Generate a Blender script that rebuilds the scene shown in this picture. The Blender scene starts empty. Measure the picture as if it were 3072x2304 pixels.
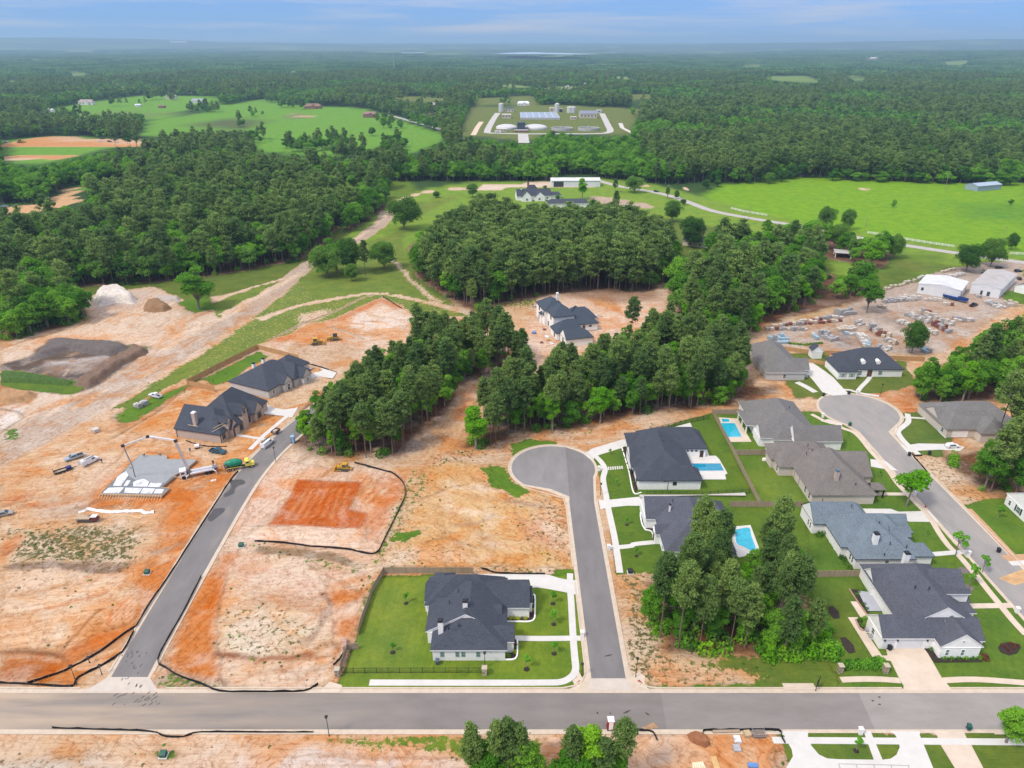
import bpy, math, random
import numpy as np
from mathutils import Vector, Matrix

# ---------------------------------------------------------------- camera, sky, sun, exposure
SC = bpy.context.scene
COL = SC.collection
H, F, PITCH = 105.0, 2132.0, math.radians(25.6)      # flying height (m), focal length (px of a 3072 px frame), tilt
cam_d = bpy.data.cameras.new('camera'); cam = bpy.data.objects.new('camera', cam_d); COL.objects.link(cam)
cam_d.sensor_width = 36; cam_d.lens = F / 3072 * 36; cam_d.clip_start = 1; cam_d.clip_end = 60000
cam.location = (0, 0, H); cam.rotation_euler = (math.pi / 2 - PITCH, 0, 0)
SC.camera = cam

SUN_EL, SUN_AZ = 53.0, -124.0                           # degrees; azimuth clockwise from +Y
W = bpy.data.worlds.new('World'); SC.world = W; W.use_nodes = True
nt = W.node_tree; nt.nodes.clear()
wo = nt.nodes.new('ShaderNodeOutputWorld'); bg = nt.nodes.new('ShaderNodeBackground')
sky = nt.nodes.new('ShaderNodeTexSky'); sky.sky_type = 'NISHITA'; sky.sun_disc = False
sky.sun_elevation = math.radians(SUN_EL); sky.sun_rotation = math.radians(SUN_AZ)
sky.altitude = 150; sky.air_density = 1.0; sky.dust_density = 0.3; sky.ozone_density = 2.0
bg.inputs['Strength'].default_value = 0.15
tc = nt.nodes.new('ShaderNodeTexCoord'); mp = nt.nodes.new('ShaderNodeMapping'); mp.inputs['Scale'].default_value = (2.0, 1.2, 34.0)
mp.inputs['Rotation'].default_value = (0.05, 0.045, 0.3)
cn = nt.nodes.new('ShaderNodeTexNoise'); cn.inputs['Scale'].default_value = 1.6; cn.inputs['Detail'].default_value = 7; cn.inputs['Roughness'].default_value = 0.55; cn.inputs['Distortion'].default_value = 0.35
cr = nt.nodes.new('ShaderNodeMapRange'); cr.inputs['From Min'].default_value = 0.46; cr.inputs['From Max'].default_value = 0.74; cr.inputs['To Max'].default_value = 1.0
mx = nt.nodes.new('ShaderNodeMix'); mx.data_type = 'RGBA'; mx.inputs['B'].default_value = (3.5, 3.5, 4.0, 1)
# the bright horizon glare of the clear-sky model is rolled off, then thin cloud is laid over it
def vm(o, a, b):
    n = nt.nodes.new('ShaderNodeVectorMath'); n.operation = o
    for i, v in enumerate((a, b)):
        if isinstance(v, tuple): n.inputs[i].default_value = v
        else: nt.links.new(v, n.inputs[i])
    return n.outputs['Vector']
L = nt.links.new
roll = vm('DIVIDE', vm('MULTIPLY', sky.outputs['Color'], (.60, 1.10, 1.85)), vm('ADD', vm('MULTIPLY', sky.outputs['Color'], (.24, .23, .17)), (1., 1., 1.)))
L(tc.outputs['Generated'], mp.inputs['Vector']); L(mp.outputs['Vector'], cn.inputs['Vector']); L(cn.outputs['Fac'], cr.inputs['Value'])
sx = nt.nodes.new('ShaderNodeSeparateXYZ'); L(tc.outputs['Generated'], sx.inputs[0])
def wm(o, a, b, c=None, clamp=False):
    n = nt.nodes.new('ShaderNodeMath'); n.operation = o; n.use_clamp = clamp
    for i, v in enumerate((a, b, c)):
        if v is None: continue
        if isinstance(v, (int, float)): n.inputs[i].default_value = v
        else: nt.links.new(v, n.inputs[i])
    return n.outputs[0]
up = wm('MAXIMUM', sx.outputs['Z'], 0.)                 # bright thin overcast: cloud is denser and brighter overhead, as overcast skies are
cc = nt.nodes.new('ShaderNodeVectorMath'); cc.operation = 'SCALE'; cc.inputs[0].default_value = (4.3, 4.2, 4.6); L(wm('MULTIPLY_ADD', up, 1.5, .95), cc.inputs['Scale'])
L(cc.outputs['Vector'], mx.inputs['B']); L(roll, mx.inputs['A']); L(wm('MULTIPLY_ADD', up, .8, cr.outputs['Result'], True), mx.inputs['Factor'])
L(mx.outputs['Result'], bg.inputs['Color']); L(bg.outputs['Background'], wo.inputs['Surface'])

sd = bpy.data.lights.new('sun', 'SUN'); sd.energy = 2.8; sd.angle = math.radians(11); sd.color = (1.0, 0.93, 0.82)
so = bpy.data.objects.new('sun', sd); COL.objects.link(so)
_a, _e = math.radians(SUN_AZ), math.radians(SUN_EL)
so.rotation_euler = Vector((math.sin(_a) * math.cos(_e), math.cos(_a) * math.cos(_e), math.sin(_e))).to_track_quat('Z', 'Y').to_euler()
so.location = (0, 0, 300)
vs = SC.view_settings; vs.view_transform = 'Standard'; vs.look = 'None'; vs.gamma = 1; vs.use_curve_mapping = False
vs.exposure = 0.14
HAZE = 1.05e-4
SC.cycles.max_bounces = 5; SC.cycles.diffuse_bounces = 3; SC.cycles.glossy_bounces = 2; SC.cycles.transmission_bounces = 3
SC.cycles.transparent_max_bounces = 4; SC.cycles.volume_bounces = 0; SC.cycles.caustics_reflective = False; SC.cycles.caustics_refractive = False
SC.cycles.use_denoising = True

# ---------------------------------------------------------------- survey: where a point of the aerial survey sheet lies on the ground
S_, C_ = math.sin(PITCH), math.cos(PITCH)
SH = {'F': (0, 0, .72), 'S': (0, 0, 1)}
for k in range(3): SH['T%d' % (k + 1)] = (1024 * k, 0, 2.16)
for k in range(4):
    SH['R%d' % (k + 4)] = (768 * k, 576, 2.88); SH['L%d' % (k + 1)] = (768 * k, 1152, 2.88); SH['B%d' % (k + 1)] = (768 * k, 1728, 2.88)
SH.update({'D1': (500, 1020, 4.1475), 'D2': (1240, 1690, 4.2538), 'D3': (2560, 1640, 4.148), 'D4': (2380, 1460, 4.8087), 'D5': (1560, 860, 7.373),
           'D6': (1320, 300, 3.456), 'D7': (1480, 500, 3.568), 'D8': (2200, 1200, 4.424), 'E1': (380, 1280, 5.53), 'E2': (2280, 900, 3.6867),
           'E4': (130, 1320, 6.32), 'E5': (0, 240, 3.95), 'E6': (2280, 2080, 4.2538)})
def at(r, x, y, z=0.0):
    ox, oy, s = SH[r]; u = (ox + x / s - 1536) / F; v = (oy + y / s - 1152) / F
    dy = C_ - v * S_; dz = -S_ - v * C_; t = (H - z) / max(-dz, 2e-3)
    return (u * t, dy * t)
def ats(r, pts, z=0.0): return [at(r, x, y, z) for x, y in pts]
def view_f(x, y, z):                                   # numpy: ground point -> sheet F
    dz = z - H; d = y * C_ - dz * S_; v = (-y * S_ - dz * C_) / d
    return (1536 + F * x / d) * .72, (1152 + F * v) * .72
def inpoly(px, py, poly):
    r = np.zeros(np.shape(px), bool); n = len(poly)
    for i in range(n):
        x0, y0 = poly[i]; x1, y1 = poly[(i + 1) % n]
        c = ((y0 > py) != (y1 > py)) & (px < (x1 - x0) * (py - y0) / ((y1 - y0) if y1 != y0 else 1e-9) + x0)
        r ^= c
    return r
def pdist(px, py, poly, closed=True):
    d = np.full(np.shape(px), 1e9); n = len(poly)
    for i in range(n if closed else n - 1):
        x0, y0 = poly[i]; x1, y1 = poly[(i + 1) % n]; ex, ey = x1 - x0, y1 - y0; l2 = ex * ex + ey * ey + 1e-9
        t = np.clip(((px - x0) * ex + (py - y0) * ey) / l2, 0, 1)
        d = np.minimum(d, np.hypot(px - x0 - t * ex, py - y0 - t * ey))
    return d
_rt = np.random.RandomState(7).rand(256, 256)
def vnoise(x, y, s=1.0, o=0):
    x = np.asarray(x) / s + o * 17.3; y = np.asarray(y) / s + o * 9.1
    xi = np.floor(x).astype(int); yi = np.floor(y).astype(int); fx = x - xi; fy = y - yi
    fx = fx * fx * (3 - 2 * fx); fy = fy * fy * (3 - 2 * fy)
    g = lambda a, b: _rt[a % 256, b % 256]
    return (g(xi, yi) * (1 - fx) + g(xi + 1, yi) * fx) * (1 - fy) + (g(xi, yi + 1) * (1 - fx) + g(xi + 1, yi + 1) * fx) * fy
def fbm(x, y, s, o=0, n=3): return sum(vnoise(x, y, s / 2 ** k, o + k) * .5 ** k for k in range(n)) / sum(.5 ** k for k in range(n))
def smooth(t): t = np.clip(t, 0, 1); return t * t * (3 - 2 * t)

# ---------------------------------------------------------------- materials
MATS = {}
def mat(name, col, rough=.85, var=.18, scale=1.5, bump=0., metal=0., col2=None, stretch=None, detail=5, spec=.3, emit=0, wear=None, coord='pos'):
    if name in MATS: return MATS[name]
    m = bpy.data.materials.new(name); m.use_nodes = True; t = m.node_tree; b = t.nodes['Principled BSDF']
    b.inputs['Roughness'].default_value = rough; b.inputs['Metallic'].default_value = metal; b.inputs['Specular IOR Level'].default_value = spec
    g = t.nodes.new('ShaderNodeNewGeometry' if coord == 'pos' else 'ShaderNodeTexCoord'); src = g.outputs['Position' if coord == 'pos' else 'Object']
    if stretch:
        q = t.nodes.new('ShaderNodeMapping'); q.inputs['Scale'].default_value = stretch; t.links.new(src, q.inputs['Vector']); src = q.outputs['Vector']
    n = t.nodes.new('ShaderNodeTexNoise'); n.inputs['Scale'].default_value = scale; n.inputs['Detail'].default_value = detail; n.inputs['Roughness'].default_value = .65
    t.links.new(src, n.inputs['Vector'])
    r = t.nodes.new('ShaderNodeMapRange'); r.inputs['From Min'].default_value = .3; r.inputs['From Max'].default_value = .7; t.links.new(n.outputs['Fac'], r.inputs['Value'])
    x = t.nodes.new('ShaderNodeMix'); x.data_type = 'RGBA'
    c2 = col2 or [min(1, c * (1 + var)) for c in col]; c1 = col if col2 else [c * (1 - var) for c in col]
    x.inputs['A'].default_value = (*c1, 1); x.inputs['B'].default_value = (*c2, 1); t.links.new(r.outputs['Result'], x.inputs['Factor'])
    out = x.outputs['Result']
    if wear:                                            # (colour, scale, threshold): blotches of dust or wear
        n2 = t.nodes.new('ShaderNodeTexNoise'); n2.inputs['Scale'].default_value = wear[1]; n2.inputs['Detail'].default_value = 6; t.links.new(src, n2.inputs['Vector'])
        r2 = t.nodes.new('ShaderNodeMapRange'); r2.inputs['From Min'].default_value = wear[2]; r2.inputs['From Max'].default_value = wear[2] + .16; r2.inputs['To Max'].default_value = wear[3] if len(wear) > 3 else .8; t.links.new(n2.outputs['Fac'], r2.inputs['Value'])
        x2 = t.nodes.new('ShaderNodeMix'); x2.data_type = 'RGBA'; x2.inputs['B'].default_value = (*wear[0], 1); t.links.new(out, x2.inputs['A']); t.links.new(r2.outputs['Result'], x2.inputs['Factor']); out = x2.outputs['Result']
    t.links.new(out, b.inputs['Base Color'])
    if bump:
        p = t.nodes.new('ShaderNodeBump'); p.inputs['Strength'].default_value = min(1, bump); p.inputs['Distance'].default_value = .1; t.links.new(n.outputs['Fac'], p.inputs['Height']); t.links.new(p.outputs['Normal'], b.inputs['Normal'])
    MATS[name] = m; return m
def leaf_mat(name, c1, c2, trans=.3):
    m = bpy.data.materials.new(name); m.use_nodes = True; t = m.node_tree; t.nodes.clear()
    o = t.nodes.new('ShaderNodeOutputMaterial'); d = t.nodes.new('ShaderNodeBsdfDiffuse'); tr = t.nodes.new('ShaderNodeBsdfTranslucent'); ms = t.nodes.new('ShaderNodeMixShader'); ms.inputs[0].default_value = trans
    oi = t.nodes.new('ShaderNodeObjectInfo'); x = t.nodes.new('ShaderNodeMix'); x.data_type = 'RGBA'; x.inputs['A'].default_value = (*c1, 1); x.inputs['B'].default_value = (*c2, 1)
    g = t.nodes.new('ShaderNodeNewGeometry'); n = t.nodes.new('ShaderNodeTexNoise'); n.inputs['Scale'].default_value = .55; n.inputs['Detail'].default_value = 3; t.links.new(g.outputs['Position'], n.inputs['Vector'])
    ad = t.nodes.new('ShaderNodeMath'); ad.operation = 'MULTIPLY_ADD'; ad.inputs[1].default_value = .8; t.links.new(n.outputs['Fac'], ad.inputs[0])
    sb = t.nodes.new('ShaderNodeMath'); sb.operation = 'MULTIPLY_ADD'; sb.inputs[1].default_value = 1.25; sb.inputs[2].default_value = -.5; t.links.new(oi.outputs['Random'], sb.inputs[0]); t.links.new(sb.outputs[0], ad.inputs[2])
    ad.use_clamp = True; t.links.new(ad.outputs[0], x.inputs['Factor'])
    for s in (d, tr): t.links.new(x.outputs['Result'], s.inputs['Color'])
    t.links.new(d.outputs[0], ms.inputs[1]); t.links.new(tr.outputs[0], ms.inputs[2]); t.links.new(ms.outputs[0], o.inputs['Surface'])
    MATS[name] = m; return m

WHITE = mat('white_paint', (.84, .83, .80), .7, .07, .8)
WBRICK = mat('white_painted_brick', (.80, .78, .75), .85, .10, 3.5, .3, stretch=(1, 1, 3))
BBRICK = mat('beige_brick', (.58, .51, .44), .9, .16, 4, .3, stretch=(1, 1, 3))
TBRICK = mat('tan_mixed_brick', (.46, .37, .30), .9, .25, 3.5, .3, stretch=(1, 1, 3))
SIDING = mat('pale_grey_siding', (.48, .47, .45), .8, .1, 2)
DARK = mat('dark_trim', (.025, .027, .03), .6, .2, 3)
GLASS = mat('window_glass', (.045, .07, .075), .08, .3, .6, spec=.8)
GGLASS = mat('green_window_glass', (.12, .20, .18), .12, .2, .6, spec=.8)
def shingle(n, c): return mat(n, c, .95, .30, 2.6, .5, stretch=(1, 1, 2), detail=6, wear=([k * 1.35 for k in c], .35, .50, .35))
SH_NAVY = shingle('charcoal_blue_shingle', (0.054, 0.061, 0.078))
SH_SLATE = shingle('slate_grey_shingle', (0.081, 0.086, 0.105))
SH_BROWN = shingle('weathered_brown_shingle', (0.162, 0.146, 0.132))
SH_BLUE = shingle('pale_blue_grey_shingle', (0.142, 0.176, 0.203))
SH_GREY = shingle('grey_shingle', (0.155, 0.149, 0.142))
CONC = mat('pale_concrete', (.56, .54, .50), .9, .07, .5, .1, wear=((.50, .47, .42), .25, .56, .6))
CONC_T = mat('tan_concrete', (.56, .46, .36), .9, .08, .5, .1, wear=((.62, .54, .44), .2, .55, .6))
KERB = mat('kerb_concrete', (.52, .43, .33), .9, .12, .7, .1)
CONC_D = mat('dusty_concrete', (.50, .44, .37), .9, .1, .5)
WOODF = mat('cedar_fence_wood', (.46, .27, .12), .9, .25, 1.2, .2, stretch=(4, 4, .3))
WOODO = mat('weathered_fence_wood', (.34, .26, .185), .95, .25, 1.2, .2, stretch=(4, 4, .3))
LUMBER = mat('fresh_lumber', (.62, .45, .26), .9, .15, 2)
BLACK = mat('black_fabric', (.012, .012, .014), .8, .3, 2)
STONE = mat('mixed_field_stone', (.34, .28, .20), .9, .4, 4, .5)
MULCH = mat('dark_mulch', (.035, .026, .02), .95, .4, 3, .5)
RUBBER = mat('tyre_rubber', (.02, .02, .02), .9, .2, 5)
CHROME = mat('bare_metal', (.45, .45, .46), .4, .1, 2, metal=.6)
BARK = mat('pine_bark', (.16, .115, .09), .95, .35, 3, .5, stretch=(1, 1, .25))
BARKG = mat('grey_bark', (.21, .185, .155), .95, .3, 3, .5, stretch=(1, 1, .25))

# ---------------------------------------------------------------- mesh builder and object helpers
class MB:
    def __init__(s): s.v = []; s.f = []; s.m = []
    def face(s, pts, m=0):
        i = len(s.v); s.v += [tuple(p) for p in pts]; s.f.append(tuple(range(i, i + len(pts)))); s.m.append(m)
    def hull(s, a, b, m=0, cap=True, mt=None):          # two rings of the same length, a below b
        n = len(a); i = len(s.v); s.v += [tuple(p) for p in a] + [tuple(p) for p in b]
        for k in range(n): s.f.append((i + k, i + (k + 1) % n, i + n + (k + 1) % n, i + n + k)); s.m.append(m)
        if cap: s.f.append(tuple(i + n + k for k in range(n))); s.m.append(m if mt is None else mt); s.f.append(tuple(i + k for k in range(n))[::-1]); s.m.append(m)
    def box(s, x0, x1, y0, y1, z0, z1, m=0, mt=None):
        r = [(x0, y0), (x1, y0), (x1, y1), (x0, y1)]; s.hull([(*p, z0) for p in r], [(*p, z1) for p in r], m, True, mt)
    def prism(s, poly, z0, z1, m=0, mt=None):
        a = sum(poly[i][0] * poly[(i + 1) % len(poly)][1] - poly[(i + 1) % len(poly)][0] * poly[i][1] for i in range(len(poly)))
        if a < 0: poly = poly[::-1]
        s.hull([(x, y, z0) for x, y in poly], [(x, y, z1) for x, y in poly], m, True, mt)
    def bar(s, a, b, w, h=None, m=0):                    # a square beam between two points
        a, b = Vector(a), Vector(b); d = (b - a).normalized(); u = d.cross(Vector((0, 0, 1)))
        u = (Vector((1, 0, 0)) if u.length < 1e-4 else u.normalized()); v = u.cross(d); h = h or w
        r = lambda p: [p - u * w / 2 - v * h / 2, p + u * w / 2 - v * h / 2, p + u * w / 2 + v * h / 2, p - u * w / 2 + v * h / 2]
        s.hull(r(a), r(b), m)
    def tube(s, pts, rad, n=8, m=0):
        pts = [Vector(p) for p in pts]; rad = rad if hasattr(rad, '__len__') else [rad] * len(pts); rings = []
        for k, p in enumerate(pts):
            d = (pts[min(k + 1, len(pts) - 1)] - pts[max(k - 1, 0)]).normalized(); u = d.cross(Vector((0, 1, .01)))
            u = Vector((1, 0, 0)) if u.length < 1e-3 else u.normalized(); v = d.cross(u)
            rings.append([p + (u * math.cos(2 * math.pi * q / n) + v * math.sin(2 * math.pi * q / n)) * rad[k] for q in range(n)])
        for k in range(len(rings) - 1): s.hull(rings[k], rings[k + 1], m, False)
        s.face(rings[-1], m); s.face(rings[0][::-1], m)
    def extrude_y(s, prof, y0, y1, m=0, mt=None):        # side profile (x,z) pulled across the width
        s.hull([(x, y0, z) for x, z in prof], [(x, y1, z) for x, z in prof], m, True)
    def mesh(s, name, mats, smooth=False):
        me = bpy.data.meshes.new(name); me.from_pydata(s.v, [], s.f)
        for k in (mats if isinstance(mats, (list, tuple)) else [mats]): me.materials.append(k)
        me.polygons.foreach_set('material_index', s.m)
        if smooth: me.polygons.foreach_set('use_smooth', [True] * len(s.f))
        me.update(); return me
    def build(s, name, mats, parent=None, smooth=False, loc=None, rz=0):
        return link(name, s.mesh(name, mats, smooth), parent, loc, rz)
def link(name, me, parent=None, loc=None, rz=0):
    o = bpy.data.objects.new(name, me); COL.objects.link(o)
    if parent: o.parent = parent
    if loc: o.location = loc
    if rz: o.rotation_euler = (0, 0, rz)
    return o
def tag(o, label, cat, group=None):
    o['label'] = label; o['category'] = cat
    if group: o['group'] = group
    return o
def thing(name, label, cat, loc=(0, 0, 0), rz=0, group=None):
    o = bpy.data.objects.new(name, None); COL.objects.link(o); o.location = loc; o.rotation_euler = (0, 0, rz); o.empty_display_size = .5
    return tag(o, label, cat, group)
def struct(o): o['kind'] = 'structure'; return o
def stuff(o): o['kind'] = 'stuff'; return o
def copy_tree(o, loc=None, rz=None, parent=None, sc=None):
    c = o.copy(); COL.objects.link(c)
    if parent: c.parent = parent
    if loc is not None: c.location = loc
    if rz is not None: c.rotation_euler = (0, 0, rz)
    if sc is not None: c.scale = (sc, sc, sc)
    for ch in o.children: copy_tree(ch, parent=c)
    return c
def strip_poly(pts, w):                                  # band of width w along a line
    pts = [Vector(p) for p in pts]; l, r = [], []; ws = w if hasattr(w, '__len__') else [w] * len(pts)
    for k, p in enumerate(pts):
        d = (pts[min(k + 1, len(pts) - 1)] - pts[max(k - 1, 0)]).normalized(); n = Vector((-d.y, d.x)) * ws[k] / 2
        l.append(tuple(p + n)); r.append(tuple(p - n))
    return l + r[::-1]
def smooth_line(pts, n=4):                               # Catmull-Rom through the points
    P = [Vector(p) for p in pts]; P = [P[0] * 2 - P[1]] + P + [P[-1] * 2 - P[-2]]; out = []
    for i in range(1, len(P) - 2):
        for k in range(n):
            t = k / n; a, b, c, d = P[i - 1:i + 3]
            out.append(tuple(.5 * ((2 * b) + (c - a) * t + (2 * a - 5 * b + 4 * c - d) * t * t + (3 * b - a - 3 * c + d) * t ** 3)))
    return out + [tuple(P[-2])]
rnd = random.Random(11)
# ---------------------------------------------------------------- ground: one sheet to the horizon
SAND, PALE, ORANGE, RED, TAN = (.58, .41, .26), (.64, .51, .38), (.58, .29, .12), (.52, .17, .06), (.60, .40, .20)
GREY, BROWN, STRAW, DKGREY, GRAVEL = (.47, .38, .30), (.20, .12, .075), (.15, .085, .055), (.115, .095, .085), (.45, .38, .32)
LAWN, LAWN2, MEADOW, PAST, FIELD, FFLOOR = (.105, .205, .024), (.155, .235, .030), (.160, .225, .045), (.180, .345, .024), (.145, .315, .040), (.04, .085, .025)
def Fp(*p): return ats('F', p)
STAND = {   # outline of the ground that each wood stands on (survey sheet F)
 'left': [(0, 640), (175, 622), (325, 612), (460, 597), (552, 580), (640, 565), (703, 527), (745, 470), (742, 430), (640, 395), (520, 385), (380, 400), (215, 440), (190, 465), (0, 490)],
 'lclump': [(0, 738), (60, 728), (190, 690), (172, 655), (90, 640), (0, 645)],
 'mid': [(885, 530), (940, 505), (1330, 505), (1400, 515), (1440, 560), (1436, 606), (1412, 628), (1356, 634), (1290, 632), (1216, 634), (1106, 652), (1020, 672), (953, 640), (900, 592)],
 'right': [(1446, 570), (1500, 560), (1560, 545), (1650, 540), (1740, 560), (1780, 585), (1840, 610), (1880, 640), (1834, 660), (1659, 702), (1600, 740), (1490, 748), (1470, 700), (1452, 640)],
 'oaks': [(1640, 512), (1700, 492), (1760, 505), (1870, 528), (1930, 550), (1900, 580), (1850, 572), (1760, 553), (1650, 538)],
 'front': [(645, 950), (665, 982), (770, 989), (875, 987), (928, 924), (978, 874), (985, 835), (1035, 822), (1085, 797), (1130, 797), (1140, 770), (1050, 752), (960, 750), (880, 750), (805, 778), (745, 820), (700, 850), (660, 893)],
 'bulb': [(1003, 965), (1056, 970), (1106, 941), (1196, 930), (1256, 921), (1318, 901), (1431, 893), (1538, 878), (1625, 876), (1680, 852), (1685, 836), (1622, 832), (1600, 785), (1480, 765), (1440, 725), (1400, 725), (1320, 768), (1240, 800), (1160, 845), (1080, 885), (1030, 925)],
 'rfar': [(1965, 850), (1990, 876), (2060, 870), (2110, 866), (2212, 870), (2230, 735), (2150, 745), (2080, 775), (2000, 805)],
 'rlow': [(2032, 985), (2090, 1044), (2126, 1067), (2212, 1072), (2240, 950), (2120, 968)],
 'fork': [(748, 505), (752, 455), (790, 425), (838, 425), (832, 448), (800, 475)],
 'south': [(1378, 1320), (1418, 1383), (1460, 1405), (1575, 1422), (1700, 1425), (1770, 1415), (1755, 1330), (1738, 1250), (1690, 1232), (1640, 1222), (1520, 1228), (1430, 1244), (1385, 1270)],
}
VISIBLE = [  # survey-sheet areas that no tree hides: fields, roads, houses seen over the tree tops
 [(1480, 442), (1560, 410), (1590, 404), (1720, 384), (1860, 391), (2100, 400), (2212, 404), (2212, 500), (2050, 480), (1900, 498), (1660, 462)],
 [(283, 293), (337, 247), (400, 253), (473, 230), (567, 213), (643, 227), (733, 231), (787, 234), (840, 251), (966, 292), (962, 303), (884, 333), (870, 318), (810, 320), (737, 343), (700, 335), (560, 330), (480, 344), (547, 328), (547, 311), (535, 283), (420, 285), (347, 296)],
 [(100, 246), (110, 236), (170, 224), (240, 214), (310, 205), (470, 208), (480, 228), (345, 246), (270, 238), (200, 246)],
 [(0, 304), (115, 293), (345, 305), (345, 319), (250, 318), (165, 338), (90, 358), (0, 352)],
 [(988, 292), (1014, 232), (1200, 226), (1387, 235), (1362, 292), (1300, 292), (1190, 284), (1130, 309), (1100, 300)],
 [(1022, 213), (1150, 206), (1165, 226), (1030, 229)], [(1357, 204), (1408, 203), (1413, 212), (1367, 217)], [(810, 207), (985, 210), (975, 216), (905, 224)], [(903, 233), (950, 233), (943, 245), (920, 249)],
 [(1630, 164), (1740, 163), (1790, 179), (1745, 179), (1680, 174)], [(1785, 160), (1866, 163), (1872, 173), (1855, 179), (1835, 168)], [(2015, 134), (2110, 132), (2105, 140), (2022, 140)],
 [(880, 418), (900, 404), (1090, 400), (1150, 396), (1290, 398), (1290, 378), (1205, 378), (1205, 394)],
 [(1300, 392), (1350, 388), (1480, 410), (1480, 440), (1440, 450), (1400, 470), (1370, 440), (1300, 430)],
 [(1120, 445), (1120, 400), (1170, 398), (1270, 420), (1250, 443)], [(838, 472), (838, 440), (880, 430), (1000, 410), (1000, 440), (950, 470), (900, 505), (880, 520), (862, 560), (880, 610), (960, 650), (830, 640), (700, 640), (640, 600), (660, 575)],
 [(0, 447), (100, 437), (150, 400), (205, 400), (185, 436), (95, 458), (0, 468)], [(1165, 745), (1168, 640), (1210, 636), (1300, 690), (1400, 650), (1430, 600), (1445, 640), (1390, 690), (1310, 715), (1260, 742)],
 [(1476, 540), (1478, 515), (1535, 510), (1540, 535), (1500, 545), (1470, 548), (1455, 500), (1470, 490)], [(1765, 548), (1800, 536), (1850, 575), (1840, 595), (1790, 580)],
 [(1640, 735), (1640, 690), (1860, 640), (1880, 610), (1900, 560), (2040, 545), (2212, 540), (2212, 655), (2020, 765), (1640, 790)],
 [(1605, 880), (1612, 735), (1720, 740), (1960, 740), (1960, 850), (1840, 905), (1760, 905), (1690, 870)], [(1545, 905), (1548, 884), (1620, 884), (1620, 905)],
 [(430, 760), (560, 650), (640, 600), (690, 640), (830, 640), (900, 680), (880, 712), (725, 800), (610, 900), (500, 1000), (630, 955)], [(1000, 840), (1050, 828), (1045, 860), (1010, 900), (990, 960), (940, 960), (985, 890)],
 [(575, 1000), (628, 930), (660, 990)], [(1345, 1240), (1362, 1330), (1415, 1400), (1435, 1430), (1400, 1480), (1340, 1480)], [(1390, 1235), (1395, 1070), (1510, 1075), (1478, 1150), (1425, 1235)], [(1575, 1190), (1580, 1140), (1640, 1145), (1650, 1200)], [(1740, 1260), (1735, 1085), (1850, 1085), (1880, 1260)],
 [(2030, 990), (2000, 900), (2080, 868), (2190, 900), (2170, 925), (2060, 950), (2050, 975)], [(1360, 90), (2212, 90), (2212, 105), (1060, 122), (0, 100), (0, 90)],
]
# small clearings in the far woods (sheet F: centre and half axes)
for cx, cy, rx, ry in ((170, 113, 40, 1.6), (165, 160, 48, 4), (255, 152, 44, 2.5), (400, 146, 26, 2), (620, 155, 34, 2.6), (545, 150, 20, 1.6), (80, 131, 26, 2.4), (30, 175, 24, 4), (1110, 186, 44, 4), (1215, 190, 60, 4.5), (1310, 188, 40, 3), (1345, 168, 30, 3), (1500, 166, 24, 2), (1512, 218, 12, 2), (720, 140, 26, 1.5), (930, 165, 22, 1.6), (1890, 128, 30, 1.5), (1950, 141, 24, 2), (2150, 150, 30, 2), (860, 150, 30, 1.6), (330, 180, 24, 2.4), (1000, 140, 28, 1.3), (1640, 140, 26, 1.3)):
    VISIBLE.append([(cx + rx * math.cos(a) * (1 + .2 * math.sin(a * 3 + cx)), cy + ry * math.sin(a) * (1 + .25 * math.cos(a * 2 + cy))) for a in [k * .628 for k in range(10)]])
def woods(x, y): r_ = np.hypot(x, y); return fbm(x, y, 420, 12, 3) + .3 * ((x / np.maximum(y, 1) > .02) & (r_ < 3400)) + .3 * (r_ < 900)           # low values: openings in the forest
HOLES = []                                               # ground polygons in which no far tree grows
PATCH = []                                               # (polygon, kind, colour, grass, scrub, streak angle, edge softness m, strength)
def patch(poly, col=None, veg=None, grass=None, scrub=None, ang=None, soft=1.2, k=1., warp=1.): PATCH.append((poly, col, veg, grass, scrub, ang, soft, k, warp))
def dirang(a, b): return math.atan2(b[1] - a[1], b[0] - a[0])
HA = dirang(at('F', 120, 920), at('F', 540, 670))
# far fields
for i in range(0, 4): patch(Fp(*VISIBLE[i]), SAND, PAST if i == 0 else FIELD, 1., soft=6, warp=2)
patch(Fp((1480, 440), (1560, 400), (1720, 375), (1860, 385), (2230, 395), (2230, 560), (1900, 515), (1650, 470)), SAND, PAST, 1., ang=.2, soft=4)
patch(Fp((2060, 440), (2230, 440), (2230, 480), (2080, 470)), veg=(.12, .27, .03), grass=1, soft=20); patch(Fp((1850, 406), (1895, 408), (1880, 415), (1840, 411)), PALE, grass=.3, soft=2)
patch(Fp((590, 250), (660, 240), (690, 255), (600, 262)), DKGREY, FIELD, .55, soft=12); patch(Fp((620, 246), (690, 248), (680, 256), (640, 254)), SAND, FIELD, .4, soft=5); patch(Fp((400, 270), (500, 255), (580, 262), (520, 282)), veg=(.10, .13, .05), grass=1, soft=25)
for p in VISIBLE[4:9]: patch(Fp(*p), SAND, (.150, .185, .050), 1., soft=8)
for p in VISIBLE[-23:]: patch(Fp(*p), SAND, (.19, .27, .075), 1., soft=8)
for p in VISIBLE[9:12]: patch(Fp(*p), SAND, (.17, .26, .06), 1., soft=8)
patch(Fp((0, 306), (115, 295), (345, 305), (345, 319), (250, 318), (0, 318)), ORANGE, grass=0, ang=0, soft=3); patch(Fp((115, 295), (345, 305), (345, 312), (115, 305)), PALE, grass=0, soft=4, k=.6)
patch(Fp((0, 333), (165, 338), (130, 344), (0, 345)), ORANGE, grass=0, soft=2); patch(Fp((0, 341), (140, 342), (0, 346)), PALE, grass=0, soft=2)
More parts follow.
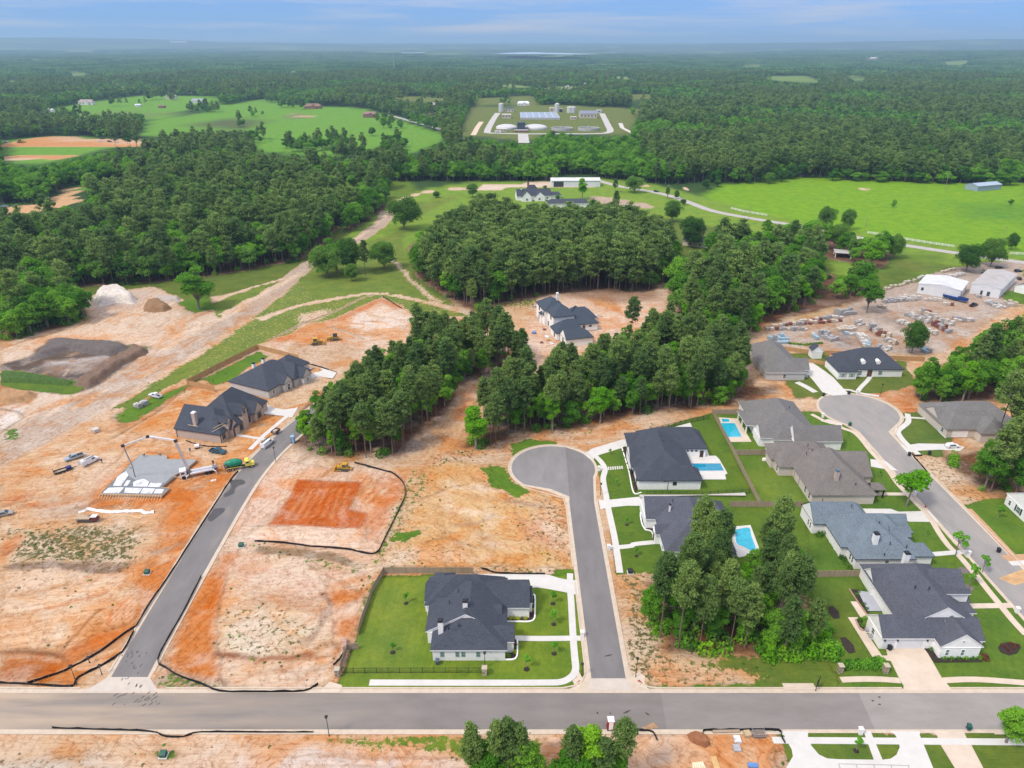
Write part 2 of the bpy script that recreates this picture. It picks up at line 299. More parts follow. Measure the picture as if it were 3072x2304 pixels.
patch(Fp((0, 449), (100, 439), (135, 415), (150, 402), (165, 405), (160, 425), (190, 432), (95, 456), (0, 468)), (.62, .40, .22), grass=0, soft=2); patch(Fp((165, 402), (205, 402), (200, 412), (175, 412)), veg=FIELD, grass=1, soft=2)
# lawns and tracks round the road beyond the middle wood
patch(Fp((745, 540), (745, 460), (800, 440), (880, 415), (1000, 395), (1300, 385), (1400, 395), (1480, 415), (1660, 465), (1900, 510), (2212, 545), (2212, 600), (1960, 560), (1880, 640), (1760, 560), (1600, 500), (1440, 470), (1300, 470), (1100, 500), (900, 520), (880, 600), (960, 655)), SAND, (0.188, 0.300, 0.045), 1., soft=4)
patch(Fp((1900, 545), (2040, 548), (2030, 600), (1960, 610), (1880, 640), (1860, 600)), (.3, .22, .12), (0.135, 0.225, 0.036), 1, soft=4); patch(Fp((1930, 560), (2030, 575), (2000, 590), (1920, 580)), SAND, (.15, .16, .05), .8, soft=6, k=.6)
patch(strip_poly(smooth_line(Fp((846, 455), (880, 425), (960, 410), (1060, 403), (1160, 397), (1280, 395))), 6), PALE, grass=0, soft=2)
patch(Fp((980, 412), (1060, 398), (1205, 393), (1290, 397), (1290, 403), (1150, 404), (1060, 410)), (.68, .58, .48), grass=0, soft=2)
patch(strip_poly(smooth_line(Fp((1300, 405), (1380, 402), (1440, 404), (1500, 410))), 3), PALE, grass=0, soft=1); patch(Fp((1270, 425), (1330, 428), (1420, 445), (1400, 452), (1290, 445)), GREY, grass=.1, soft=3)
# floor of the woods
for k in STAND: patch(Fp(*STAND[k]), STRAW, (.05, .07, .02), .35 if k in ('south', 'bulb', 'rlow') else .2, soft=3, warp=2)
# meadow and haul road, upper left
patch(Fp((235, 890), (330, 820), (430, 765), (545, 690), (640, 600), (700, 600), (760, 560), (880, 560), (900, 600), (960, 655), (1040, 690), (980, 700), (905, 683), (825, 642), (760, 672), (615, 735), (560, 748), (420, 830), (330, 865), (250, 905)), SAND, MEADOW, .66, soft=2.5, ang=HA)
patch(Fp((640, 600), (745, 540), (860, 500), (900, 470), (960, 440), (1000, 420), (900, 440), (870, 520), (890, 590), (950, 650), (830, 640), (700, 650)), SAND, MEADOW, .78, soft=2)
patch(Fp((0, 738), (60, 728), (190, 690), (180, 640), (330, 618), (400, 650), (470, 640), (560, 620), (500, 690), (430, 765), (330, 820), (230, 890), (0, 1010)), (.62, .49, .37), grass=0, ang=HA, soft=2.5)
patch(Fp((60, 735), (200, 700), (330, 735), (320, 770), (200, 735), (60, 755)), (.68, .50, .36), grass=0, soft=6, ang=HA, k=.8)
patch(Fp((440, 660), (555, 620), (600, 600), (560, 640), (470, 690)), SAND, MEADOW, .74, soft=2, ang=HA); patch(Fp((380, 655), (440, 640), (470, 665), (420, 678)), BROWN, LAWN, .9, soft=1.5)
patch(strip_poly(smooth_line(Fp((-40, 1020), (60, 960), (160, 895), (250, 840), (340, 790), (430, 735), (540, 670), (600, 625), (650, 583), (690, 560), (760, 525), (800, 500), (828, 478), (838, 455))), 9.5), GREY, grass=0, ang=HA, soft=2)
patch(Fp((0, 935), (150, 860), (240, 815), (330, 765), (420, 725), (440, 740), (330, 805), (230, 880), (90, 970), (0, 1030)), (.50, .41, .33), grass=0, ang=HA, soft=4)
patch(strip_poly(smooth_line(Fp((480, 680), (560, 640), (620, 605), (650, 590))), 4), PALE, grass=.1, soft=1.5, ang=HA); patch(strip_poly(smooth_line(Fp((470, 650), (540, 622), (620, 600))), 2.2), PALE, grass=.2, soft=1, ang=HA)
patch(strip_poly(smooth_line(Fp((760, 520), (800, 495), (835, 465))), 2.5), PALE, grass=.1, soft=1)
patch(strip_poly(smooth_line(Fp((560, 690), (640, 662), (720, 645), (800, 634), (850, 637), (930, 655), (1000, 672), (1060, 692))), 3), PALE, grass=.12, soft=1.2)
patch(strip_poly(smooth_line(Fp((848, 560), (865, 578), (885, 602), (923, 637), (953, 654))), 3.2), PALE, grass=.35, soft=1.5); patch(Fp((650, 680), (710, 668), (690, 690), (650, 695)), PALE, grass=.35, soft=3)
# topsoil heaps and cut, left
patch(Fp((0, 785), (60, 770), (110, 732), (250, 738), (325, 752), (300, 775), (200, 840), (150, 850), (0, 800)), DKGREY, LAWN, .15, scrub=.3, soft=1.5); patch(Fp((105, 778), (235, 768), (230, 782), (110, 788)), (.42, .40, .39), grass=0, soft=2)
patch(Fp((100, 788), (230, 780), (200, 800), (120, 808)), (.30, .24, .20), grass=0, soft=3); patch(Fp((0, 800), (75, 805), (160, 822), (200, 830), (150, 852), (60, 845), (0, 835)), BROWN, (0.112, 0.188, 0.030), .97, soft=1.2); patch(Fp((245, 740), (320, 752), (300, 765), (250, 752)), BROWN, LAWN, .9, soft=1.5)
patch(Fp((0, 835), (80, 850), (60, 870), (0, 875)), (.40, .24, .12), grass=0, soft=2); patch(Fp((0, 882), (45, 885), (40, 905), (0, 930)), (.70, .64, .57), grass=0, soft=1)
patch(Fp((0, 925), (50, 925), (40, 950), (0, 955)), veg=LAWN, grass=.6, soft=2); patch(Fp((180, 640), (330, 628), (300, 665), (200, 675)), (.52, .43, .36), grass=0, soft=4)
# graded lot with the dozer
patch(Fp((560, 748), (615, 732), (760, 672), (825, 643), (905, 683), (1000, 685), (1060, 700), (1000, 740), (790, 760), (727, 808), (640, 780)), (.64, .50, .38), grass=0, ang=-.1, soft=1.5)
patch(strip_poly(Fp((600, 738), (690, 705), (770, 673), (824, 647), (865, 668)), 4.5), (.58, .28, .15), grass=0, soft=1.2, ang=1.2); patch(Fp((660, 700), (740, 690), (790, 720), (740, 740), (650, 745), (620, 735)), ORANGE, grass=0, soft=3, ang=-.1, k=.8)
patch(Fp((760, 690), (830, 660), (890, 690), (840, 715), (770, 710)), (.72, .62, .52), grass=0, soft=3); patch(Fp((600, 745), (700, 745), (790, 740), (770, 780), (720, 800), (650, 775)), (.55, .40, .27), grass=0, ang=-.1, soft=3); patch(Fp((880, 700), (1020, 690), (1060, 705), (960, 715), (890, 712)), (.58, .27, .13), grass=0, soft=2)
# building site round the two-storey house
patch(Fp((1100, 800), (1110, 760), (1150, 690), (1165, 640), (1260, 630), (1330, 640), (1400, 650), (1430, 610), (1446, 615), (1440, 660), (1400, 700), (1320, 730), (1280, 745), (1200, 770), (1140, 800)), (.66, .50, .38), grass=0, scrub=.1, soft=2); patch(Fp((1260, 640), (1300, 634), (1330, 650), (1350, 680), (1290, 660)), ORANGE, grass=0, soft=2); patch(Fp((1220, 625), (1420, 630), (1420, 650), (1330, 655), (1220, 640)), (.30, .20, .14), grass=0, soft=4, k=.8)
# track between the woods, cleared strip behind the turning circle
patch(strip_poly(smooth_line(Fp((1120, 800), (1060, 830), (1020, 850), (1005, 880), (985, 915), (965, 945), (955, 975), (930, 1000))), 7), (.60, .40, .24), grass=.02, soft=1.6, ang=1.3)
patch(strip_poly(smooth_line(Fp((1120, 800), (1060, 826), (1020, 846), (1008, 872), (990, 910))), 4), (.60, .32, .17), grass=0, soft=1.5, ang=1.3)
patch(Fp((940, 980), (1000, 970), (1100, 955), (1200, 940), (1260, 925), (1400, 895), (1440, 897), (1445, 910), (1330, 945), (1260, 968), (1100, 985), (990, 1000), (920, 1010)), (.60, .43, .29), grass=.3, scrub=.3, ang=.12, soft=1.5)
patch(Fp((1180, 955), (1300, 925), (1420, 900), (1430, 910), (1300, 945), (1200, 968)), (.58, .37, .22), grass=0, soft=2, ang=.12); patch(Fp((1106, 955), (1200, 950), (1206, 965), (1130, 978), (1110, 990)), SAND, LAWN, .85, soft=1.5)
# left lots below the woods: sand, clay, pad
patch(Fp((0, 1010), (230, 890), (400, 820), (560, 860), (630, 900), (640, 950), (540, 1000), (235, 1480), (-60, 1480)), (.60, .40, .24), grass=0, ang=.15, soft=2)
patch(Fp((240, 905), (270, 880), (400, 830), (430, 820), (390, 850), (300, 905), (255, 920)), BROWN, LAWN, .8, soft=2); patch(Fp((240, 880), (350, 820), (420, 780), (415, 800), (330, 850), (280, 880)), SAND, MEADOW, .85, soft=1.5)
patch(Fp((380, 870), (440, 845), (530, 860), (560, 890), (620, 905), (615, 950), (560, 970), (460, 950), (380, 960), (280, 930)), (.60, .33, .15), grass=0, ang=.5, soft=2)
patch(Fp((160, 1095), (225, 1040), (300, 975), (435, 980), (430, 1000), (370, 1020), (500, 1000), (545, 975), (420, 1130), (390, 1210), (350, 1330), (290, 1390), (300, 1260), (340, 1170), (350, 1095)), (.56, .25, .10), grass=0, ang=1.0, soft=2)
patch(Fp((60, 1085), (200, 1065), (190, 1105), (100, 1120)), (.46, .36, .28), grass=0, soft=5, k=.7); patch(Fp((0, 1140), (310, 1135), (300, 1205), (180, 1225), (0, 1220)), (.56, .45, .31), grass=.1, scrub=.65, soft=3)
patch(Fp((0, 1222), (230, 1215), (290, 1210), (270, 1232), (120, 1238), (0, 1230)), (.30, .20, .13), grass=.1, scrub=.4, soft=1); patch(Fp((0, 1180), (45, 1150), (60, 1165), (0, 1215)), (.55, .28, .14), grass=0, soft=1.5); patch(Fp((0, 1085), (70, 1060), (80, 1068), (0, 1100)), (.56, .31, .18), grass=0, soft=1.5)
patch(Fp((0, 1240), (280, 1240), (250, 1300), (130, 1400), (0, 1400)), (.68, .50, .34), grass=0, scrub=.1, ang=.2, soft=3)
patch(Fp((0, 1412), (135, 1412), (225, 1385), (272, 1364), (160, 1440), (60, 1477), (0, 1477)), (.44, .165, .055), grass=0, ang=.2, soft=1); patch(Fp((130, 1420), (200, 1370), (290, 1330), (330, 1290), (270, 1370), (160, 1430)), (.56, .24, .10), grass=0, soft=2, ang=.5)
patch(Fp((70, 1477), (200, 1425), (270, 1387), (262, 1405), (170, 1465), (155, 1482)), (.54, .25, .10), grass=0, soft=.8)
# lots between the left street and the red pad
patch(Fp((320, 1500), (350, 1420), (480, 1190), (560, 1030), (640, 960), (700, 1000), (850, 1005), (875, 1040), (830, 1200), (800, 1260), (740, 1420), (690, 1500)), (.66, .49, .35), grass=0, scrub=.06, ang=.15, soft=2)
patch(Fp((350, 1425), (440, 1250), (490, 1190), (520, 1190), (470, 1290), (455, 1400), (480, 1490), (400, 1470)), (.55, .22, .08), grass=0, ang=1.2, soft=1.5)
patch(Fp((540, 1020), (600, 990), (690, 1010), (830, 1010), (870, 1040), (820, 1195), (500, 1165)), (.66, .46, .34), grass=0, ang=1.35, soft=2); patch(Fp((500, 1165), (520, 1128), (780, 1140), (830, 1180), (800, 1195)), (.72, .56, .43), grass=0, ang=0., soft=2)
patch(Fp((770, 1110), (830, 1030), (875, 1050), (850, 1130), (800, 1170)), (.58, .26, .12), grass=0, ang=1.2, soft=3, k=.75); patch(Fp((490, 1150), (540, 1040), (560, 1050), (520, 1140)), (.58, .30, .16), grass=0, soft=3, ang=1.2, k=.7)
patch(Fp((530, 1180), (620, 1180), (720, 1195), (800, 1210), (790, 1240), (700, 1230), (600, 1215)), (.48, .34, .24), LAWN, .45, scrub=.3, soft=2)
patch(Fp((500, 1215), (620, 1215), (740, 1250), (750, 1290), (640, 1290), (560, 1260)), (.64, .40, .27), grass=0, ang=.2, soft=3); patch(Fp((530, 1275), (640, 1290), (700, 1300), (690, 1340), (600, 1340), (560, 1310)), (.52, .32, .20), grass=0, ang=0, soft=2)
patch(Fp((690, 1240), (745, 1260), (790, 1290), (760, 1370), (735, 1400), (710, 1380), (720, 1310)), (.56, .24, .10), grass=0, ang=1.3, soft=2); patch(Fp((470, 1320), (560, 1300), (690, 1340), (700, 1380), (560, 1430), (460, 1410)), (.62, .52, .38), grass=.12, scrub=.35, soft=3)
patch(Fp((455, 1412), (560, 1418), (660, 1405), (690, 1420), (620, 1432), (470, 1428)), (.50, .26, .15), grass=.05, scrub=.3, soft=1); patch(Fp((370, 1440), (470, 1470), (520, 1490), (350, 1490), (330, 1470)), (.45, .36, .28), LAWN, .5, soft=1.5); patch(Fp((640, 1495), (690, 1470), (720, 1475), (690, 1500)), SAND, LAWN, .6, soft=1)
# the vacant lot by the turning circle
patch(Fp((826, 1222), (912, 1012), (965, 1000), (1095, 1005), (1105, 1040), (1225, 1080), (1252, 1226)), TAN, grass=.03, scrub=.22, ang=-.6, soft=1.5, warp=.6)
patch(Fp((880, 1060), (960, 1010), (1060, 1010), (1110, 1100), (1160, 1180), (1100, 1220), (950, 1215), (960, 1130)), (.62, .42, .22), grass=0, scrub=.08, ang=-.7, soft=4); patch(Fp((1150, 1080), (1225, 1085), (1245, 1200), (1190, 1160)), (.66, .50, .36), grass=.15, scrub=.45, soft=3)
patch(Fp((1035, 1010), (1090, 1008), (1100, 1035), (1140, 1065), (1110, 1080), (1060, 1050)), SAND, LAWN, .88, soft=1.5); patch(Fp((850, 1150), (900, 1140), (915, 1150), (880, 1170), (845, 1168)), SAND, LAWN, .85, soft=1.2)
patch(Fp((868, 1130), (905, 1020), (930, 1015), (890, 1120)), SAND, LAWN, .55, scrub=.3, soft=2); patch(Fp((1120, 1120), (1190, 1130), (1210, 1190), (1150, 1160)), (.55, .30, .19), grass=.05, scrub=.4, soft=4); patch(Fp((850, 1190), (1000, 1180), (1000, 1215), (840, 1218)), PALE, grass=.08, scrub=.3, soft=3)
patch(Fp((800, 1225), (850, 1090), (870, 1050), (890, 1010), (905, 1015), (830, 1220)), SAND, LAWN, .5, scrub=.4, soft=1.5)
# scrapes and wheel tracks left by the machines
_sr = random.Random(77)
for poly, a0, n_ in ((ats('F', [(0, 1020), (230, 900), (420, 870), (600, 960), (540, 990), (240, 1470), (0, 1400)]), .35, 70), (ats('F', [(350, 1440), (500, 1200), (800, 1230), (740, 1400), (690, 1490), (480, 1490)]), .5, 46), (ats('F', [(500, 1160), (640, 985), (860, 1020), (800, 1190)]), 1.3, 34), (ats('F', [(850, 1215), (960, 1010), (1100, 1010), (1220, 1090), (1240, 1215)]), -.6, 30), (ats('F', [(0, 740), (320, 640), (560, 650), (330, 830), (0, 1000)]), HA, 40), (ats('F', [(600, 745), (820, 650), (1000, 690), (740, 795)]), -.1, 26), (ats('F', [(0, 1600), (680, 1600), (680, 1659), (0, 1659)]), 0, 16), (ats('F', [(1360, 1585), (1680, 1585), (1680, 1659), (1360, 1659)]), -.7, 12), (ats('F', [(990, 975), (1440, 900), (1300, 950), (1000, 1000)]), .1, 12), (ats('R7', [(300, 1150), (1200, 900), (1900, 950), (1300, 1300), (600, 1250)]), .45, 16)):
    P_ = np.array(poly)
    for k in range(n_):
        for _ in range(20):
            x, y = _sr.uniform(P_[:, 0].min(), P_[:, 0].max()), _sr.uniform(P_[:, 1].min(), P_[:, 1].max())
            if inpoly(np.array([x]), np.array([y]), poly)[0]: break
        a = a0 + _sr.gauss(0, .35); c = _sr.gauss(0, .05); l = _sr.uniform(5, 17); pts = []
        for q in range(7): pts.append((x, y)); x += math.cos(a) * l / 6; y += math.sin(a) * l / 6; a += c * l / 6
        patch(strip_poly(pts, _sr.choice((.9, 1.3, 1.8, 2.6))), _sr.choice(((.72, .58, .43), (.70, .54, .38), (.50, .29, .15), (.56, .25, .10), (.40, .28, .19), (.68, .50, .34))), soft=.45, k=_sr.uniform(.3, .7), warp=.35)
patch(ats('L2', [(372, 830), (920, 845), (800, 1090), (958, 1120), (900, 1250), (100, 1210), (150, 1170)]), (.50, .145, .048), grass=0, ang=1.25, soft=.7, warp=.3)
for k in range(7): patch(strip_poly(ats('L2', [(430 + k * 62, 905), (270 + k * 75, 1160)]), .9), (.66, .34, .17), soft=.35, k=.45, warp=.2)
patch(ats('D1', [(440, 500), (870, 275), (1130, 135), (1300, 200), (1000, 340), (780, 520), (600, 560)]), BROWN, LAWN, .75, soft=1)
# bare lots: cut edges, rills and banks as flat dark and pale strips
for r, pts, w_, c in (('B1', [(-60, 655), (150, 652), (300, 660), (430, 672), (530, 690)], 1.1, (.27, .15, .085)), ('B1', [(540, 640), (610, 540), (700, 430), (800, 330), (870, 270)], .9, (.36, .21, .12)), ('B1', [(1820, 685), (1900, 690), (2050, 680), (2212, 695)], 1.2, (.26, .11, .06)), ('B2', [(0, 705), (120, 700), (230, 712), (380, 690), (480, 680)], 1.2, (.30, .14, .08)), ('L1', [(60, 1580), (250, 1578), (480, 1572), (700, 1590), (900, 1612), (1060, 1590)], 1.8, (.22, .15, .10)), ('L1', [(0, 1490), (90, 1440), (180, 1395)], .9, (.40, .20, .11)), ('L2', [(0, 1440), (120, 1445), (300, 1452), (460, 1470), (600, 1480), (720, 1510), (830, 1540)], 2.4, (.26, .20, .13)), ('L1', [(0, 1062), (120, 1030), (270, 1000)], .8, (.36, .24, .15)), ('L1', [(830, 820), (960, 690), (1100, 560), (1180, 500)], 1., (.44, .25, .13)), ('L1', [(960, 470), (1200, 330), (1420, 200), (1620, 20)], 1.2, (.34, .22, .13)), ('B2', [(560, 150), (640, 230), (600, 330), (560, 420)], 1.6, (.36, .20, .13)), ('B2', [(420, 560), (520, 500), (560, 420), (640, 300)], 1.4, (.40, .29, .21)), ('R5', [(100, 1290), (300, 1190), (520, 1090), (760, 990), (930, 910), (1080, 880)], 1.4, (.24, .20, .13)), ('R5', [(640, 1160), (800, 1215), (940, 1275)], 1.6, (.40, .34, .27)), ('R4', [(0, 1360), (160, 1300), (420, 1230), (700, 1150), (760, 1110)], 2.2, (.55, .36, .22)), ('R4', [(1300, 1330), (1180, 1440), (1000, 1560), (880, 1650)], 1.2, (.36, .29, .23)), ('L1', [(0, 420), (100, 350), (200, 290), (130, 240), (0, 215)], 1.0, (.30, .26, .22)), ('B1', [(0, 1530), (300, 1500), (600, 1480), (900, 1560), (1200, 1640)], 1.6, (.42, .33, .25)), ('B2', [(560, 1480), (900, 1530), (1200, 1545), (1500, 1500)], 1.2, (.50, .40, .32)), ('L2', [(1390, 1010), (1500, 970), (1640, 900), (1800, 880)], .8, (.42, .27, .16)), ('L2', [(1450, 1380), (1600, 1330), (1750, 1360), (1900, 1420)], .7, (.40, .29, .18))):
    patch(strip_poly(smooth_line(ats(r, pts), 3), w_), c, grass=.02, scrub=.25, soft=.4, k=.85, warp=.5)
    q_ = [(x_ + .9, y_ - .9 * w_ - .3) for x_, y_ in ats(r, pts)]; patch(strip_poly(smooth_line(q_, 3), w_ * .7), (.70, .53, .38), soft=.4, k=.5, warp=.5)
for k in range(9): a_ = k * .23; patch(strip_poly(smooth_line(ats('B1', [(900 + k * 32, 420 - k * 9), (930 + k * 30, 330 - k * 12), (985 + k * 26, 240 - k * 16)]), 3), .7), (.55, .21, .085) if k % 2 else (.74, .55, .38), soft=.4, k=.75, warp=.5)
patch(Fp((720, 397), (800, 388), (885, 388), (905, 415), (820, 440), (745, 470)), SAND, (.125, .20, .030), 1, soft=4)
# lawns of the finished houses
patch(ats('F', [(730, 1475), (745, 1450), (812, 1262), (830, 1243), (1020, 1243), (1262, 1240), (1262, 1475), (1240, 1498), (735, 1494)]), BROWN, LAWN2, 1., ang=1.5, soft=.4, warp=.2); patch(Fp((800, 1300), (840, 1250), (900, 1250), (900, 1380), (840, 1440), (790, 1420)), veg=(0.180, 0.247, 0.045), grass=1, soft=8, warp=3)
patch(Fp((1020, 1225), (1200, 1228), (1200, 1238), (1020, 1240)), SAND, LAWN, .15, scrub=.5, soft=.6); patch(Fp((1195, 1232), (1250, 1232), (1250, 1250), (1200, 1250)), BROWN, LAWN, 1, soft=.4)
patch(Fp((1283, 985), (1345, 955), (1420, 925), (1500, 900), (1548, 890), (1650, 1100), (1740, 1090), (1745, 1250), (1690, 1235), (1560, 1220), (1440, 1240), (1330, 1242), (1312, 1100)), BROWN, (0.105, 0.180, 0.027), 1., ang=0., soft=.5, warp=.3)
patch(Fp((1545, 890), (1625, 880), (1700, 880), (1770, 890), (1830, 920), (1900, 970), (1935, 1010), (2010, 1080), (2110, 1190), (2212, 1300), (2230, 1340), (2230, 1500), (1810, 1500), (1810, 1460), (1775, 1420), (1750, 1250), (1740, 1130), (1650, 1100), (1620, 1060)), BROWN, (0.108, 0.192, 0.030), 1., ang=1.1, soft=.5, warp=.3)
patch(Fp((1610, 1010), (1680, 990), (1740, 1085), (1650, 1090)), veg=(0.180, 0.247, 0.045), grass=1, soft=6, k=.6); patch(Fp((1740, 1270), (1860, 1260), (1900, 1330), (1870, 1420), (1790, 1400)), veg=(0.112, 0.173, 0.030), grass=1, soft=4)
patch(Fp((1760, 880), (1790, 895), (1755, 890), (1730, 865)), (.60, .42, .28), grass=0, soft=1)
patch(Fp((1930, 900), (1985, 880), (2035, 890), (2060, 950), (2040, 985), (1975, 980), (1945, 960)), BROWN, (0.112, 0.173, 0.038), .97, soft=.8); patch(Fp((1895, 850), (1960, 842), (2000, 870), (2010, 890), (1940, 892), (1910, 870)), (.56, .31, .17), grass=.03, soft=1.2)
patch(Fp((1970, 985), (2035, 985), (2090, 1050), (2140, 1085), (2085, 1095), (2020, 1040)), (.62, .46, .31), grass=.15, scrub=.4, soft=1.5); patch(Fp((2075, 1095), (2160, 1075), (2230, 1080), (2230, 1260), (2190, 1210)), BROWN, (0.112, 0.203, 0.030), 1, soft=.8)
patch(Fp((1690, 765), (1790, 758), (1800, 790), (1960, 780), (1975, 830), (1900, 850), (1800, 850), (1730, 870), (1700, 830)), BROWN, (0.128, 0.173, 0.038), 1, soft=1); patch(Fp((1725, 860), (1757, 855), (1760, 890), (1730, 890)), (.62, .45, .30), grass=.1, soft=1.2)
# verge by the south wood, and below the main road
patch(Fp((1330, 1240), (1400, 1240), (1390, 1330), (1430, 1400), (1500, 1430), (1600, 1470), (1530, 1490), (1400, 1488), (1362, 1440)), (.60, .44, .28), LAWN, .22, scrub=.55, soft=1.5); patch(Fp((1430, 1420), (1520, 1440), (1590, 1470), (1480, 1490), (1400, 1480)), (.62, .38, .22), LAWN, .3, scrub=.4, soft=2)
patch(Fp((1490, 1430), (1600, 1420), (1790, 1425), (1825, 1480), (1825, 1500), (1560, 1500), (1640, 1470)), SAND, (0.143, 0.195, 0.038), .72, scrub=.2, soft=2); patch(Fp((1590, 1435), (1770, 1425), (1815, 1450), (1810, 1495), (1680, 1495), (1700, 1460)), BROWN, (0.128, 0.188, 0.033), .93, soft=2)
patch(Fp((1400, 1480), (1660, 1485), (1660, 1498), (1400, 1496)), BROWN, LAWN, .8, soft=1)
patch(Fp((-60, 1575), (2230, 1575), (2230, 1800), (-60, 1800)), (.64, .47, .33), grass=.0, scrub=.12, ang=.0, soft=1); patch(Fp((0, 1600), (250, 1605), (380, 1640), (0, 1660)), (.60, .40, .23), grass=0, ang=0, soft=4); patch(Fp((0, 1630), (170, 1625), (260, 1660), (0, 1665)), (.50, .45, .38), grass=.15, scrub=.4, soft=3)
patch(Fp((330, 1625), (385, 1622), (390, 1642), (345, 1645)), BROWN, LAWN, .85, soft=1); patch(Fp((520, 1640), (720, 1620), (1000, 1640), (980, 1665), (520, 1665)), (.62, .53, .47), grass=0, ang=0, soft=3)
patch(Fp((680, 1588), (1240, 1586), (1260, 1640), (1200, 1670), (1010, 1665), (960, 1630), (800, 1615), (700, 1612)), SAND, LAWN2, .66, scrub=.35, soft=2); patch(Fp((1170, 1600), (1220, 1595), (1225, 1640), (1170, 1630)), (.62, .38, .24), grass=.1, soft=2)
patch(Fp((1360, 1580), (1690, 1580), (1690, 1700), (1340, 1700)), (.62, .37, .21), grass=0, ang=-.8, soft=1.5); patch(Fp((1400, 1590), (1480, 1600), (1520, 1670), (1400, 1670)), (.64, .42, .27), grass=0, soft=5)
patch(Fp((1668, 1578), (2230, 1578), (2230, 1720), (1690, 1720), (1712, 1660), (1690, 1610)), BROWN, (0.128, 0.188, 0.033), 1, soft=.6); patch(Fp((1672, 1605), (1700, 1640), (1710, 1665), (1680, 1665)), (.45, .30, .2), grass=.2, scrub=.3, soft=1)
# stone yard
patch(ats('R7', [(0, 1190), (250, 1090), (700, 975), (960, 850), (1280, 780), (1430, 700), (1600, 660), (1900, 600), (2212, 600), (2212, 920), (2000, 1050), (1500, 1390), (900, 1400), (0, 1320)]), GRAVEL, grass=.02, ang=.4, soft=2)
patch(ats('R7', [(100, 1100), (700, 970), (700, 1000), (300, 1120)]), (.52, .38, .22), LAWN, .3, soft=2); patch(ats('R7', [(560, 1210), (700, 1180), (790, 1330), (600, 1340)]), (.30, .28, .27), grass=0, soft=3); patch(ats('R7', [(1000, 1090), (1130, 1080), (1180, 1180), (1100, 1180)]), (.22, .18, .15), grass=0, soft=4, k=.7)
patch(ats('R7', [(2000, 870), (2212, 830), (2212, 960), (2050, 960)]), BROWN, LAWN, 1, soft=1); patch(ats('R7', [(940, 700), (1200, 640), (1300, 740), (1130, 800), (970, 820)]), BROWN, (0.112, 0.165, 0.030), 1, soft=3)

def spaced(lo, d0, d1, far_lo, far_hi, dd, g):            # dense in [d0,d1], growing steps outside
    a = list(np.arange(d0, d1, dd)); s = dd
    while a[-1] < far_hi: s = min(s * g, 900); a.append(a[-1] + s)
    s = dd; b = []; x = d0
    while x > far_lo: s = min(s * g, 900); x -= s; b.append(x)
    return np.array(b[::-1] + a)
xs = spaced(0, -185, 185, -26000, 26000, .58, 1.06); ys = spaced(0, 60, 262, 10, 26000, .58, 1.04)
X, Y = np.meshgrid(xs, ys); X = X.ravel(); Y = Y.ravel(); N = len(X)
near = smooth((330 - Y) / 60)
dirt = np.array(SAND)[None] * np.ones((N, 1)); veg = np.array((.12, .17, .035))[None] * np.ones((N, 1)); _w = smooth((np.hypot(X, Y) - 480) / 120)[:, None]; veg = veg * (1 - _w) + np.array(FFLOOR) * _w; gm = 1 - near; sc = np.zeros(N); U = np.stack([X, Y], 1); stk = near * 1.
_o = (smooth((.40 - woods(X, Y)) / .07) * smooth((np.hypot(X, Y) - 600) / 300))[:, None]; veg = veg * (1 - _o) + np.array((.16, .25, .06)) * _o
wx = (fbm(X, Y, 9, 1) - .5); wy = (fbm(X, Y, 9, 5) - .5); wx2 = (fbm(X, Y, 3, 2, 2) - .5); wy2 = (fbm(X, Y, 3, 6, 2) - .5)
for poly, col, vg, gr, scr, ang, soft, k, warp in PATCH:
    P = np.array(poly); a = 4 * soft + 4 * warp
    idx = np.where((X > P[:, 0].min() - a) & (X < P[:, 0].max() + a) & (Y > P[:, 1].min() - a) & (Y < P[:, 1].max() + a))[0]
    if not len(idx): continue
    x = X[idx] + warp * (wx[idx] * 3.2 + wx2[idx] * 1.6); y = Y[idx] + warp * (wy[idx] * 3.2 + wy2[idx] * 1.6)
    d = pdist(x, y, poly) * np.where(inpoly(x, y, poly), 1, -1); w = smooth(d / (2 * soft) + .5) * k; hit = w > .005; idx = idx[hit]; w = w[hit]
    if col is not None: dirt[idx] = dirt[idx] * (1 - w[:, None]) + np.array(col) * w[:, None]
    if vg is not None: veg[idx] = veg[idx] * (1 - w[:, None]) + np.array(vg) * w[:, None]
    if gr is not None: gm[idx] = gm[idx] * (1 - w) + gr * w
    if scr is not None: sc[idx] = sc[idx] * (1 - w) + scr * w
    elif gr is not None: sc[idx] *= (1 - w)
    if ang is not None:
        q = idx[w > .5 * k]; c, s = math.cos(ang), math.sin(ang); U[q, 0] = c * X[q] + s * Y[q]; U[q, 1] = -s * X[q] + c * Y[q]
# relief: rough dirt in the lots, rolling land far away
R = np.hypot(X, Y)
STREETS = [[(-400, 87.3), (400, 87.3)], [(18, 90), (18, 160)], [(11.3, 160), (11.3, 172)], [(-70.6, 90), (-71.2, 120), (-71.2, 150), (-70.3, 166), (-67.5, 180), (-63, 195), (-55, 214)], [(108.5, 90), (108.5, 190)], [(110, 194), (110, 206)]]
clear = np.full(N, 1e9)
nearsel = np.where((np.abs(X) < 200) & (Y < 320))[0]
for q, wd in zip(STREETS, (6, 6, 13, 5.5, 7, 13)): clear[nearsel] = np.minimum(clear[nearsel], pdist(X[nearsel], Y[nearsel], q, False) - wd)
rough = smooth(clear / 3) * near * np.clip(1 - gm * 1.3, 0, 1) * (Y < 320)
Z = rough * ((fbm(X, Y, 2.2, 3, 3) - .55) * .42 + (fbm(X, Y, 12, 4, 2) - .55) * .7) * .8
Z += smooth((R - 2200) / 5000) * (fbm(X, Y, 2600, 8, 4) - .42) * 75
az = X / np.maximum(Y, 1)
